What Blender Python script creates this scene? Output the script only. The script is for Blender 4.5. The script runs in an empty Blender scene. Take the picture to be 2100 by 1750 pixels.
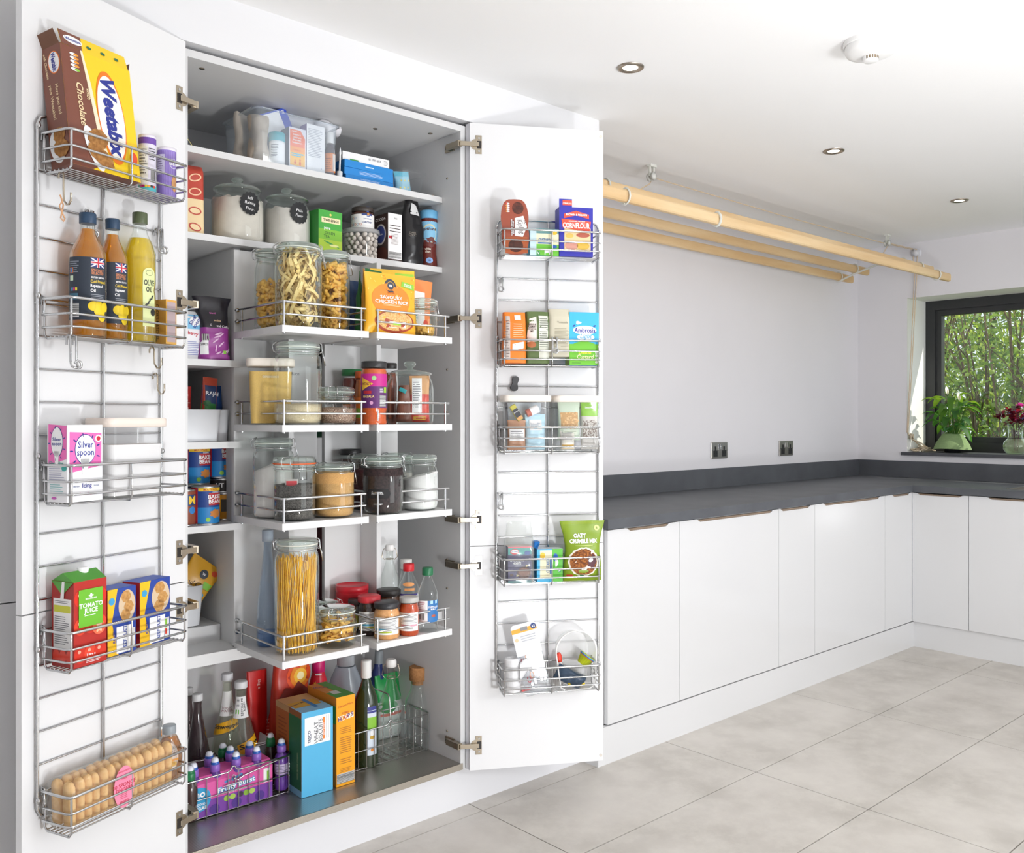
import bpy, math, random
from mathutils import Matrix, Vector, noise
R = math.radians
S = bpy.context.scene
COL = S.collection
rnd = random.Random(7)

# ------------------------------------------------------------------ camera, world, lights, exposure
HC, FP, AY, HOR = 1.28, 1850.0, R(47.8), 858.0
cam = bpy.data.cameras.new('camera'); co = bpy.data.objects.new('camera', cam); COL.objects.link(co)
co.location = (0, 0, HC); co.rotation_euler = (R(90), 0, AY - R(90))
cam.sensor_width = 36; cam.lens = FP / 2100 * 36; cam.shift_y = -(875 - HOR) / 2100; cam.clip_start = .02
S.camera = co
S.view_settings.view_transform = 'Standard'; S.view_settings.look = 'None'
S.view_settings.gamma = 1; S.view_settings.use_curve_mapping = False
S.view_settings.exposure = -0.36
S.cycles.use_denoising = True
S.cycles.max_bounces = 10; S.cycles.diffuse_bounces = 5; S.cycles.glossy_bounces = 5
S.cycles.transmission_bounces = 10; S.cycles.transparent_max_bounces = 40
S.cycles.caustics_reflective = False; S.cycles.caustics_refractive = False
S.cycles.sample_clamp_indirect = 4
wd = bpy.data.worlds.new('sky'); S.world = wd; wd.use_nodes = True
wd.node_tree.nodes['Background'].inputs[0].default_value = (.85, .93, 1, 1)
wd.node_tree.nodes['Background'].inputs[1].default_value = 1.6
def lamp(name, kind, loc, energy, col=(1, 1, 1), target=None, **kw):
    l = bpy.data.lights.new(name, kind); l.energy = energy; l.color = col
    for k, v in kw.items(): setattr(l, k, v)
    o = bpy.data.objects.new(name, l); o.location = loc; COL.objects.link(o)
    if target is not None:
        o.rotation_euler = (Vector(target) - Vector(loc)).to_track_quat('-Z', 'Y').to_euler()
    return o
# added low key light in front of the cupboard: it throws every shadow upwards
lamp('added_low_key', 'POINT', (1.15, -.35, .28), 122, (.965, .98, 1), shadow_soft_size=.11)
# added daylight fill just inside the closed wall behind the camera
lamp('added_daylight_fill', 'AREA', (3.7, -3.05, 1.3), 84, (.92, .965, 1), (4.3, 2, 1.3), shape='RECTANGLE', size=3.6, size_y=2.2)
lamp('added_ceiling_fill', 'AREA', (2.0, -.5, 1.35), 35, (.97, .985, 1), (3.1, .8, 2.385), shape='DISK', size=.5)  # added fill aimed upwards to brighten the ceiling
lamp('sun', 'SUN', (8, -3, 6), 7.5, (1, .93, .8), None, angle=R(.6)).rotation_euler = Vector((-.30, .62, -.62)).to_track_quat('-Z', 'Y').to_euler()

# ------------------------------------------------------------------ measuring: a pixel ray met with a real plane
FW = (math.cos(AY), math.sin(AY)); RT = (math.sin(AY), -math.cos(AY))
def ray(x, y):
    u = (x - 1050) / FP
    return (FW[0] + u * RT[0], FW[1] + u * RT[1], (HOR - y) / FP)
def onY(x, y, Y):
    r = ray(x, y); t = Y / r[1]; return Vector((r[0] * t, Y, HC + r[2] * t))
def onX(x, y, X):
    r = ray(x, y); t = X / r[0]; return Vector((X, r[1] * t, HC + r[2] * t))
def onZ(x, y, Z):
    r = ray(x, y); t = (Z - HC) / r[2]; return Vector((r[0] * t, r[1] * t, Z))
def dep(p): return p[0] * FW[0] + p[1] * FW[1]
def zat(y, d): return HC + (HOR - y) * d / FP

# ------------------------------------------------------------------ materials
_m = {}
def lin(h):
    h = h.lstrip('#'); c = [int(h[i:i + 2], 16) / 255 for i in (0, 2, 4)]
    return tuple(((v + .055) / 1.055) ** 2.4 if v > .04045 else v / 12.92 for v in c) + (1,)
def mk(h, rough=.5, metal=0, spec=None, coat=0, noisy=0, scale=60, bump=0, h2=None, emit=0, sub=0, name=None, stretch=None, contrast=(.3, .7), trans=0, alpha=1):
    key = (h, rough, metal, spec, coat, noisy, scale, bump, h2, emit, sub, stretch, contrast, trans, alpha)
    if key in _m: return _m[key]
    m = bpy.data.materials.new(name or 'm_' + h.lstrip('#')); m.use_nodes = True
    nt = m.node_tree; b = nt.nodes['Principled BSDF']
    b.inputs['Base Color'].default_value = lin(h); b.inputs['Roughness'].default_value = rough; b.inputs['Metallic'].default_value = metal
    if spec is not None: b.inputs['Specular IOR Level'].default_value = spec
    if coat: b.inputs['Coat Weight'].default_value = coat; b.inputs['Coat Roughness'].default_value = .05
    if sub: b.inputs['Subsurface Weight'].default_value = sub; b.inputs['Subsurface Radius'].default_value = (.01, .008, .005)
    if trans: b.inputs['Transmission Weight'].default_value = trans
    if alpha < 1: b.inputs['Alpha'].default_value = alpha
    if emit: b.inputs['Emission Color'].default_value = lin(h); b.inputs['Emission Strength'].default_value = emit
    if noisy or bump:
        tc = nt.nodes.new('ShaderNodeTexCoord'); mp = nt.nodes.new('ShaderNodeMapping'); n = nt.nodes.new('ShaderNodeTexNoise')
        nt.links.new(tc.outputs['Object'], mp.inputs[0]); nt.links.new(mp.outputs[0], n.inputs['Vector'])
        if stretch: mp.inputs['Scale'].default_value = stretch
        n.inputs['Scale'].default_value = scale; n.inputs['Detail'].default_value = 5
        if noisy or h2:
            cr = nt.nodes.new('ShaderNodeValToRGB'); c = lin(h)
            cr.color_ramp.elements[0].position = contrast[0]; cr.color_ramp.elements[1].position = contrast[1]
            cr.color_ramp.elements[0].color = lin(h2) if h2 else tuple(max(0, v * (1 - noisy)) for v in c[:3]) + (1,)
            cr.color_ramp.elements[1].color = c if h2 else tuple(min(1, v * (1 + noisy)) for v in c[:3]) + (1,)
            nt.links.new(n.outputs[0], cr.inputs[0]); nt.links.new(cr.outputs[0], b.inputs['Base Color'])
        if bump:
            bp = nt.nodes.new('ShaderNodeBump'); bp.inputs['Strength'].default_value = bump; bp.inputs['Distance'].default_value = .002
            nt.links.new(n.outputs[0], bp.inputs['Height']); nt.links.new(bp.outputs[0], b.inputs['Normal'])
    _m[key] = m; return m
def glassmat(name, tint=(.975, .985, .98), edge=.35, body=0, bodycol=(1, 1, 1), rough=.02):
    """thin clear wall: mostly see-through, a mirror-like sheen that grows towards grazing angles"""
    if name in _m: return _m[name]
    m = bpy.data.materials.new(name); m.use_nodes = True; nt = m.node_tree
    for n in list(nt.nodes): nt.nodes.remove(n)
    o = nt.nodes.new('ShaderNodeOutputMaterial'); t = nt.nodes.new('ShaderNodeBsdfTransparent'); g = nt.nodes.new('ShaderNodeBsdfGlossy')
    t.inputs[0].default_value = tint + (1,); g.inputs[0].default_value = (.95, .98, .96, 1); g.inputs['Roughness'].default_value = rough
    lw = nt.nodes.new('ShaderNodeLayerWeight'); lw.inputs[0].default_value = .5
    pw_ = nt.nodes.new('ShaderNodeMath'); pw_.operation = 'POWER'; pw_.inputs[1].default_value = 2.6
    ma = nt.nodes.new('ShaderNodeMath'); ma.operation = 'MULTIPLY_ADD'; ma.inputs[1].default_value = edge * 2.5; ma.inputs[2].default_value = .035
    mx = nt.nodes.new('ShaderNodeMixShader'); last = t.outputs[0]
    if body:
        d = nt.nodes.new('ShaderNodeBsdfDiffuse'); d.inputs[0].default_value = bodycol + (1,); m2 = nt.nodes.new('ShaderNodeMixShader')
        m2.inputs[0].default_value = body; nt.links.new(t.outputs[0], m2.inputs[1]); nt.links.new(d.outputs[0], m2.inputs[2]); last = m2.outputs[0]
    nt.links.new(lw.outputs['Facing'], pw_.inputs[0]); nt.links.new(pw_.outputs[0], ma.inputs[0]); nt.links.new(ma.outputs[0], mx.inputs[0]); nt.links.new(last, mx.inputs[1]); nt.links.new(g.outputs[0], mx.inputs[2])
    nt.links.new(mx.outputs[0], o.inputs[0]); _m[name] = m; return m
GLASS = glassmat('clear_glass', (.955, .975, .965), .42)
RIM = glassmat('thick_glass', (.86, .92, .89), .75, .10, (.86, .93, .89), .06)
WHITE = mk('ffffff', .35); PAPER = mk('f4f3f1', .6)
CHROME = mk('c9cacb', .16, 1, name='chrome'); NICKEL = mk('b9ae9c', .25, 1, name='nickel'); DARK = mk('2a2523', .5)
LACQ = mk('e9e9ea', .38, name='white_melamine'); GLOSS = mk('dededf', .10, coat=.6, name='white_gloss')
INNER = mk('dadada', .45, name='white_carcass')

# ------------------------------------------------------------------ mesh builder
class Flat:
    """a flat printable face: x to the right, y up, from origin"""
    curved = False
    def __init__(s, o, U=(1, 0, 0), V=(0, 0, 1)):
        s.o = Vector(o); s.U = Vector(U).normalized(); s.V = Vector(V).normalized(); s.N = s.U.cross(s.V)
    def p(s, x, y, e): return s.o + s.U * x + s.V * y + s.N * e
class Round:
    """printable side of a turned body facing -Y; rad may be a number or a function of height"""
    curved = True
    def __init__(s, rad, z0=0, ang=0, sy=1): s.r = rad if callable(rad) else (lambda z: rad); s.z = z0; s.a = ang; s.R0 = s.r(z0 + .03); s.sy = sy
    def p(s, x, y, e):
        r = s.r(s.z + y) + e; a = x / s.R0 + s.a
        return Vector((r * math.sin(a), -r * math.cos(a) * s.sy, s.z + y))
class Func:
    curved = True
    def __init__(s, f): s.f = f
    def p(s, x, y, e): return Vector(s.f(x, y, e))
_g = {}
def glyph(t, bold, font_shear):
    k = (t, bold, font_shear)
    if k in _g: return _g[k]
    c = bpy.data.curves.new('t', 'FONT'); c.body = t; c.resolution_u = 2; c.size = 1; c.offset = .022 * bold; c.shear = font_shear
    c.space_line = .85; c.align_x = 'CENTER'
    o = bpy.data.objects.new('t', c); me = bpy.data.meshes.new_from_object(o)
    vs = [(v.co.x, v.co.y) for v in me.vertices]; fs = [tuple(p.vertices) for p in me.polygons]
    bpy.data.objects.remove(o); bpy.data.curves.remove(c); bpy.data.meshes.remove(me)
    if not vs: vs = [(0, 0)]
    x0 = min(v[0] for v in vs); x1 = max(v[0] for v in vs); y0 = min(v[1] for v in vs); y1 = max(v[1] for v in vs)
    r = ([(v[0] - (x0 + x1) / 2, v[1] - (y0 + y1) / 2) for v in vs], fs, x1 - x0, y1 - y0); _g[k] = r; return r
class B:
    def __init__(s): s.v = []; s.f = []; s.m = []; s.sm = []; s.mats = []; s.T = None
    def add(s, vs, fs, mat, smooth=False):
        k = len(s.v)
        s.v += [tuple(s.T @ Vector(v)) if s.T else tuple(v) for v in vs]
        if mat not in s.mats: s.mats.append(mat)
        i = s.mats.index(mat)
        for f in fs: s.f.append([k + a for a in f]); s.m.append(i); s.sm.append(smooth)
        return s
    def box(s, x0, y0, z0, x1, y1, z1, mat, bev=0, mats=None):
        if bev:
            return s.rbox(x0, y0, z0, x1, y1, z1, mat, bev)
        v = [(x, y, z) for z in (z0, z1) for y in (y0, y1) for x in (x0, x1)]
        F = {'bottom': (0, 2, 3, 1), 'top': (4, 5, 7, 6), 'front': (0, 1, 5, 4), 'back': (2, 6, 7, 3), 'left': (0, 4, 6, 2), 'right': (1, 3, 7, 5)}
        if not mats: return s.add(v, list(F.values()), mat)
        for k, f in F.items(): s.add(v, [f], mats.get(k, mat))
        return s
    def rbox(s, x0, y0, z0, x1, y1, z1, mat, b, n=3, smooth=True):
        """box with rounded upright edges and a small chamfer top and bottom"""
        def ring(z, i):
            o = []
            for cx, cy, a0 in ((x1 - b, y0 + b, -90), (x1 - b, y1 - b, 0), (x0 + b, y1 - b, 90), (x0 + b, y0 + b, 180)):
                for k in range(n + 1):
                    a = R(a0 + 90 * k / n); rr = b - i; o.append((cx + rr * math.cos(a), cy + rr * math.sin(a), z))
            return o
        c = min(b * .35, (z1 - z0) * .3)
        return s.loft([ring(z0, c), ring(z0 + c, 0), ring(z1 - c, 0), ring(z1, c)], mat, True, True, smooth=False)
    def loft(s, rings, mat, cap0=True, cap1=True, smooth=True, closed=True):
        n = len(rings[0]); vs = [p for r in rings for p in r]; fs = []
        for i in range(len(rings) - 1):
            for j in range(n if closed else n - 1):
                k = (j + 1) % n; fs.append((i * n + j, i * n + k, (i + 1) * n + k, (i + 1) * n + j))
        s.add(vs, fs, mat, smooth)
        if cap0: s.add(rings[0], [tuple(reversed(range(n)))], mat)
        if cap1: s.add(rings[-1], [tuple(range(n))], mat)
        return s
    def lathe(s, prof, mat, seg=28, c=(0, 0), sy=1, a0=0, cap0=True, cap1=True, smooth=True, scallop=None):
        rings = []
        for r, z in prof:
            rings.append([(c[0] + (r * (1 + (scallop[1] * math.cos(scallop[0] * a) if scallop else 0))) * math.sin(a), c[1] - (r * (1 + (scallop[1] * math.cos(scallop[0] * a) if scallop else 0))) * math.cos(a) * sy, z) for a in (2 * math.pi * k / seg + a0 for k in range(seg))])
        return s.loft(rings, mat, cap0, cap1, smooth)
    def tube(s, pts, r, mat, seg=6, closed=False, cap=True):
        pts = [Vector(p) for p in pts]; n = len(pts); rings = []; up = None
        for i, p in enumerate(pts):
            if closed: t = (pts[(i + 1) % n] - pts[i - 1])
            else: t = (pts[min(i + 1, n - 1)] - pts[max(i - 1, 0)])
            if t.length < 1e-9: t = Vector((0, 0, 1))
            t.normalize()
            if up is None: up = t.orthogonal().normalized()
            up = (up - t * up.dot(t)); up = up.normalized() if up.length > 1e-6 else t.orthogonal().normalized()
            w = t.cross(up); rr = r(i / (n - 1)) if callable(r) else r
            rings.append([tuple(p + (up * math.cos(a) + w * math.sin(a)) * rr) for a in (2 * math.pi * k / seg for k in range(seg))])
        if closed: rings.append(rings[0]); cap = False
        return s.loft(rings, mat, cap, cap)
    def prism(s, poly, y0, y1, mat, side=None, smooth=False):
        """outline (x,z) given a thickness from y0 to y1"""
        n = len(poly); a = [(x, y0, z) for x, z in poly]; b = [(x, y1, z) for x, z in poly]
        s.add(a, [tuple(range(n))], mat); s.add(b, [tuple(reversed(range(n)))], mat)
        return s.add(a + b, [(i, i + n, (i + 1) % n + n, (i + 1) % n) for i in range(n)], side or mat, smooth)
    # ---- flat print
    def rect(s, f, x0, y0, x1, y1, mat, l=1):
        nx = max(1, int(abs(x1 - x0) / .006)) if f.curved else 1; ny = max(1, int(abs(y1 - y0) / .012)) if f.curved else 1
        vs = [f.p(x0 + (x1 - x0) * i / nx, y0 + (y1 - y0) * j / ny, .00035 * l) for j in range(ny + 1) for i in range(nx + 1)]
        return s.add(vs, [(j * (nx + 1) + i, j * (nx + 1) + i + 1, (j + 1) * (nx + 1) + i + 1, (j + 1) * (nx + 1) + i) for j in range(ny) for i in range(nx)], mat, f.curved)
    def ell(s, f, cx, cy, rx, ry, mat, l=1, n=22, rot=0, wav=None):
        ca, sa = math.cos(rot), math.sin(rot); rings = (0, .5, 1) if f.curved else (0, 1); vs = []
        for q in rings[1:]:
            for k in range(n):
                a = 2 * math.pi * k / n; w = q * (1 + (wav[1] * math.cos(a * wav[0]) if wav else 0))
                x, y = rx * w * math.cos(a), ry * w * math.sin(a); vs.append(f.p(cx + x * ca - y * sa, cy + x * sa + y * ca, .00035 * l))
        vs.append(f.p(cx, cy, .00035 * l)); c = len(vs) - 1; fs = [(c, k, (k + 1) % n) for k in range(n)]
        if len(rings) == 3: fs += [(k, n + k, n + (k + 1) % n, (k + 1) % n) for k in range(n)]
        return s.add(vs, fs, mat, f.curved)
    def poly(s, f, pts, mat, l=1):
        if not f.curved: return s.add([f.p(x, y, .00035 * l) for x, y in pts], [tuple(range(len(pts)))], mat)
        xa, xb = min(p[0] for p in pts), max(p[0] for p in pts); n = max(2, int((xb - xa) / .004)); e = (xb - xa) * 1e-4; cols = []
        for i in range(n + 1):     # upright strips that follow the curve
            x = min(max(xa + (xb - xa) * i / n, xa + e), xb - e); ys = []
            for (x0, y0), (x1, y1) in zip(pts, pts[1:] + pts[:1]):
                if (x0 - x) * (x1 - x) <= 0 and x0 != x1: ys.append(y0 + (y1 - y0) * (x - x0) / (x1 - x0))
            if not ys: ys = [0]
            m = 4; cols.append([f.p(x, min(ys) + (max(ys) - min(ys)) * j / m, .00035 * l) for j in range(m + 1)])
        return s.loft([[tuple(v) for v in c] for c in cols], mat, False, False, True, closed=False)
    def text(s, f, t, cx, cy, h, mat, l=2, rot=0, w=None, bold=1, shear=0):
        vs, fs, W, Hh = glyph(t, bold, shear); nl = t.count('\n') + 1
        k = h / .70 if nl == 1 else h / .70
        kx = (w / W) if (w and W > 0) else k
        ca, sa = math.cos(rot), math.sin(rot)
        return s.add([f.p(cx + x * kx * ca - y * k * sa, cy + x * kx * sa + y * k * ca, .00035 * l) for x, y in vs], fs, mat)
    def lines(s, f, x0, y0, x1, y1, n, mat, l=2, th=.35, rag=.3):
        r = random.Random(int(abs(x0 * 9999 + y0 * 777 + n)))
        for i in range(n):
            y = y1 - (y1 - y0) * (i + .5) / n; hh = (y1 - y0) / n * th / 2
            s.rect(f, x0, y - hh, x1 - (x1 - x0) * rag * r.random(), y + hh, mat, l)
        return s
    def bars(s, f, x0, y0, x1, y1, n=14, l=2, vertical=True):
        s.rect(f, x0, y0, x1, y1, PAPER, l); r = random.Random(n); k = mk('222222', .6)
        for i in range(n):
            if vertical:
                a = x0 + (x1 - x0) * (i + .2) / n; s.rect(f, a, y0, a + (x1 - x0) / n * (.25 + .5 * r.random()), y1, k, l + 1)
            else:
                a = y0 + (y1 - y0) * (i + .2) / n; s.rect(f, x0, a, x1, a + (y1 - y0) / n * (.25 + .5 * r.random()), k, l + 1)
        return s
    def build(s, name, parent=None, world=False, kind=None):
        if world and parent is not None:
            inv = WM[parent.name].inverted(); s.v = [tuple(inv @ Vector(v)) for v in s.v]
        me = bpy.data.meshes.new(name); me.from_pydata(s.v, [], s.f)
        for m in s.mats: me.materials.append(m)
        me.polygons.foreach_set('material_index', s.m); me.polygons.foreach_set('use_smooth', s.sm); me.update()
        o = bpy.data.objects.new(name, me); COL.objects.link(o)
        if parent is not None: o.parent = parent; WM[o.name] = WM[parent.name]
        else: WM[o.name] = Matrix.Identity(4)
        if kind: o['kind'] = kind
        return o
WM = {}
def tag(o, label=None, cat=None, group=None, kind=None):
    if label: o['label'] = label
    if cat: o['category'] = cat
    if group: o['group'] = group
    if kind: o['kind'] = kind
    return o
def thing(name, label, cat, loc=(0, 0, 0), rz=0, group=None, rx=0, ry=0):
    o = bpy.data.objects.new(name, None); o.empty_display_size = .02; COL.objects.link(o)
    o.location = loc; o.rotation_euler = (rx, ry, rz)
    WM[o.name] = Matrix.Translation(Vector(loc)) @ o.rotation_euler.to_matrix().to_4x4()
    return tag(o, label, cat, group)
def struct(name, b): return tag(b.build(name), kind='structure')
def child(name, b, parent, label=None):
    o = b.build(name, parent)
    if label: o['label'] = label
    return o
def dup(root, loc, rz=None, label=None, group=None):
    r = root.copy(); COL.objects.link(r); r.location = loc
    if rz is not None: r.rotation_euler = (r.rotation_euler[0], r.rotation_euler[1], rz)
    if label: r['label'] = label
    if group: r['group'] = group
    for c in list(root.children):
        d = c.copy(); COL.objects.link(d); d.parent = r
        for g in list(c.children):
            e = g.copy(); COL.objects.link(e); e.parent = d
    return r
def arc(cx, cz, r, a0, a1, n, y=0): return [(cx + r * math.cos(R(a0 + (a1 - a0) * i / n)), y, cz + r * math.sin(R(a0 + (a1 - a0) * i / n))) for i in range(n + 1)]
# ------------------------------------------------------------------ room shell
CEIL, YW, XW, XL, YF = 2.385, 2.88, 5.695, -1.35, -3.2
wallm = mk('e3e1e4', .85, noisy=.012, scale=3, name='lilac_white_emulsion')
ceilm = mk('fbfbfb', .9, noisy=.01, scale=2, name='white_ceiling')
b = B(); b.box(XL - .2, YF - .2, -.12, XW + .3, YW + .15, -.009, mk('7b6a5e', .9)); floor = struct('floor', b)
tile_m = mk('d3cdc6', .42, h2='bdb7af', noisy=.1, scale=3.2, bump=.12, contrast=(.34, .66), name='stone_effect_tile')
def ramp_tile(m):
    nt = m.node_tree; bs = nt.nodes['Principled BSDF']; col = bs.inputs['Base Color'].links[0].from_socket
    oi = nt.nodes.new('ShaderNodeObjectInfo'); geo = nt.nodes.new('ShaderNodeTexCoord'); mp = nt.nodes.new('ShaderNodeMapping')
    va = nt.nodes.new('ShaderNodeVectorMath'); va.operation = 'ADD'
    nt.links.new(geo.outputs['Object'], va.inputs[0]); nt.links.new(oi.outputs['Location'], va.inputs[1])
    n2 = nt.nodes.new('ShaderNodeTexNoise'); n2.inputs['Scale'].default_value = 9; n2.inputs['Detail'].default_value = 8; n2.inputs['Roughness'].default_value = .7
    nt.links.new(va.outputs[0], n2.inputs['Vector'])
    cr = nt.nodes.new('ShaderNodeValToRGB'); cr.color_ramp.elements[0].position = .42; cr.color_ramp.elements[1].position = .68
    cr.color_ramp.elements[0].color = (0, 0, 0, 1); cr.color_ramp.elements[1].color = (.55, .55, .55, 1)
    nt.links.new(n2.outputs[0], cr.inputs[0]); mx = nt.nodes.new('ShaderNodeMixRGB'); mx.inputs[2].default_value = lin('ddd8d0')
    nt.links.new(cr.outputs[0], mx.inputs[0]); nt.links.new(col, mx.inputs[1]); nt.links.new(mx.outputs[0], bs.inputs['Base Color'])
    for n in nt.nodes:
        if n.type == 'MAPPING' and n.inputs[0].links: nt.links.new(va.outputs[0], n.inputs[0])
ramp_tile(tile_m)
g = .0019
b = B(); b.box(g, g, -.009, .94 - g, .42 - g, 0, tile_m); t0 = None
for i in range(-3, 5):
    for j in range(-13, 2):
        x, y = 1.905 + .94 * i, 1.823 + .42 * j
        if x < XL - .4 or x + .9 > XW + .2: continue
        if t0 is None: t0 = b.build('tile', floor)
        t = t0 if t0.location.x == 0 and t0.location.y == 0 else t0.copy()
        if t is not t0: COL.objects.link(t); t.parent = floor
        t.location = (x, y, 0)
def add_wall(name, boxes, m=wallm):
    b = B()
    for q in boxes: b.box(*q, m)
    return struct(name, b)
DL = [(2.183, 1.853), (3.487, 1.868), (4.753, 1.864)]
add_wall('ceiling', [(XL - .2, YF - .2, CEIL, XW + .3, YW + .15, CEIL + .15)], ceilm)
add_wall('wall_back', [(XL - .2, YW, -.1, XW + .3, YW + .15, CEIL)])
WY0, WY1, WZ0, WZ1 = .55, 2.553, 1.066, 2.04
WX = 6.02
revm = mk('f1f1ee', .8)
b = B()
for q in ((XW, YF, -.1, WX, WY0, CEIL), (XW, WY1, -.1, WX, YW, CEIL), (XW, WY0, WZ1, WX, WY1, CEIL), (XW, WY0, -.1, WX, WY1, WZ0 - .02)):
    b.box(*q, wallm, mats={'front': revm, 'bottom': revm})
struct('wall_right', b)
add_wall('wall_left', [(XL - .15, YF, -.1, XL, YW, CEIL)])
add_wall('wall_front', [(XL, YF - .15, -.1, XW, YF, CEIL)])
# bulkhead over the tall cupboards
b = B(); b.box(XL, 2.262, 2.243, 2.487, YW, CEIL, mk('e9e9eb', .6)); struct('trim_1', b)
# plinths
b = B(); b.box(2.452, 2.235, 0, 5.07, 2.253, .139, GLOSS); b.box(2.453, 2.2532, 0, 2.47, 2.36, .1385, GLOSS); struct('baseboard_back', b)
b = B(); b.box(5.07, .3, 0, 5.088, 2.253, .139, GLOSS); struct('baseboard_right', b)
b = B(); b.box(XL, 2.315, 0, 2.452, 2.333, .139, mk('e2e2e5', .25, coat=.3)); struct('baseboard_left', b)
# ------------------------------------------------------------------ window, sill, outside
anth = mk('2c2d2f', .45, noisy=.05, scale=90, name='anthracite_frame')
b = B(); fx0, fx1 = 5.965, 6.03; w = .06
for q in ((fx0, WY0, WZ0, fx1, WY0 + w, WZ1), (fx0, WY1 - w, WZ0, fx1, WY1, WZ1), (fx0, WY0 + w, WZ1 - w, fx1, WY1 - w, WZ1), (fx0, WY0 + w, WZ0, fx1, WY1 - w, WZ0 + w)): b.box(*q, anth)
a0, a1, c0, c1 = WY0 + w, WY1 - w, WZ0 + w, WZ1 - w; w2 = .035
for q in ((fx0 + .014, a0, c0, fx1, a0 + w2, c1), (fx0 + .014, a1 - w2, c0, fx1, a1, c1), (fx0 + .014, a0 + w2, c1 - w2, fx1, a1 - w2, c1), (fx0 + .014, a0 + w2, c0, fx1, a1 - w2, c0 + w2)): b.box(*q, anth)
win = struct('window_1', b)
b = B(); b.box(6.0, a0 + w2, c0 + w2, 6.006, a1 - w2, c1 - w2, glassmat('window_pane', (.97, .985, .975), .12)); child('pane', b, win)
sillm = mk('4a4b50', .5, noisy=.06, scale=40, name='grey_sill')
b = B(); b.box(XW - .022, WY0 - .03, WZ0 - .02, fx0 + .01, WY1 + .0, WZ0, sillm); b.box(XW - .022, WY1, WZ0 - .02, XW, WY1 + .03, WZ0, sillm); struct('trim_2', b)
b = B(); b.box(6.05, -14, -.35, 26, 18, -.3, mk('7d8a4a', .9, h2='55632f', noisy=.2, scale=4)); struct('ground', b)

def leafcloud(rng, n, c, rad, size, mats, elong=1.8):
    b = B()
    for i in range(n):
        d = Vector((rng.gauss(0, 1), rng.gauss(0, 1), rng.gauss(0, 1))); d.normalize()
        p = Vector(c) + Vector((d.x * rad[0], d.y * rad[1], d.z * rad[2])) * (rng.random() ** .45)
        u = Vector((rng.uniform(-1, 1), rng.uniform(-1, 1), rng.uniform(-1, 1))).normalized(); w = u.orthogonal().normalized(); s = size * rng.uniform(.6, 1.3)
        q = [p - u * s * elong / 2, p + w * s * .45, p + u * s * elong / 2, p - w * s * .45]
        b.add([tuple(x) for x in q], [(0, 1, 2, 3)], mats[rng.randrange(len(mats))])
    return b
def leafmat(h, tr):
    k = 'leaf' + h
    if k in _m: return _m[k]
    m = mk(h, .55, name=k, noisy=.12, scale=20); m = m.copy(); nt = m.node_tree; o = nt.nodes['Material Output']; bs = nt.nodes['Principled BSDF']
    t = nt.nodes.new('ShaderNodeBsdfTranslucent'); t.inputs[0].default_value = lin(tr); mx = nt.nodes.new('ShaderNodeMixShader'); mx.inputs[0].default_value = .45
    nt.links.new(bs.outputs[0], mx.inputs[1]); nt.links.new(t.outputs[0], mx.inputs[2]); nt.links.new(mx.outputs[0], o.inputs[0]); _m[k] = m; return m
LM = [leafmat('6f8f3c', 'b5cf45'), leafmat('58793a', '96b83f'), leafmat('87a24c', 'd3df62'), leafmat('47662f', '7fa03a')]
bark = mk('76654f', .9, h2='4f4234', noisy=.2, scale=14, stretch=(1, 1, .15), name='bark')
names = ['slender many-stemmed shrub close outside the window with sunlit yellow-green leaves', 'leafy shrub outside behind the potted peace lily',
         'shrub outside behind the flower vase with brown leaning stems', 'tall backlit tree beyond the shrubs showing sky through its crown',
         'dense green bush low outside under the trees', 'pale-barked sapling thicket further back outside the window']
spots = [(8.6, 3.9, 2.0, 3.3), (8.4, 2.9, 1.7, 3.0), (8.3, 2.0, 1.7, 3.1), (10.5, 3.6, 2.6, 4.4), (7.6, 2.5, .5, 1.3), (10.8, 5.2, 2.4, 4.2)]
for i, (x, y, cz, top) in enumerate(spots):
    rg = random.Random(40 + i); t = thing('shrub' if i not in (3, 5) else 'garden_tree', names[i], 'shrub' if i not in (3, 5) else 'tree', (x, y, -.3), group='trees and shrubs beyond the window')
    n = 5600 if i != 4 else 3200
    wide = 1.15 if i in (3, 5) else .85
    fo = leafcloud(rg, n, (0, 0, cz * .75 + .3), (wide, wide, top * .52 if i != 4 else .6), .036 if i not in (3, 5) else .05, LM).build('foliage', t); fo['kind'] = 'stuff'
    for k in range(16 if i != 4 else 5):
        b = B(); a = rg.uniform(0, 6.28); l = rg.uniform(.15, .8); hgt = top * rg.uniform(.65, 1.0)
        pts = [(math.cos(a) * (.08 + l * q ** 1.3) + .05 * math.sin(5 * q + k), math.sin(a) * (.08 + l * q ** 1.3) + .05 * math.cos(4 * q + k), hgt * q) for q in (0, .2, .4, .6, .8, 1)]
        rr = rg.uniform(.012, .03); b.tube(pts, lambda q, rr=rr: rr * (1 - .75 * q), bark, 5)
        for z in range(5):
            q = rg.uniform(.3, .9); o = Vector(pts[int(q * 5)]); e = o + Vector((rg.uniform(-.4, .4), rg.uniform(-.4, .4), rg.uniform(.2, .6))); b.tube([o, (o + e) / 2 + Vector((.02, 0, .04)), e], lambda q, rr=rr: rr * .35 * (1 - .7 * q), bark, 4)
        child('branch', b, t)

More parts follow.
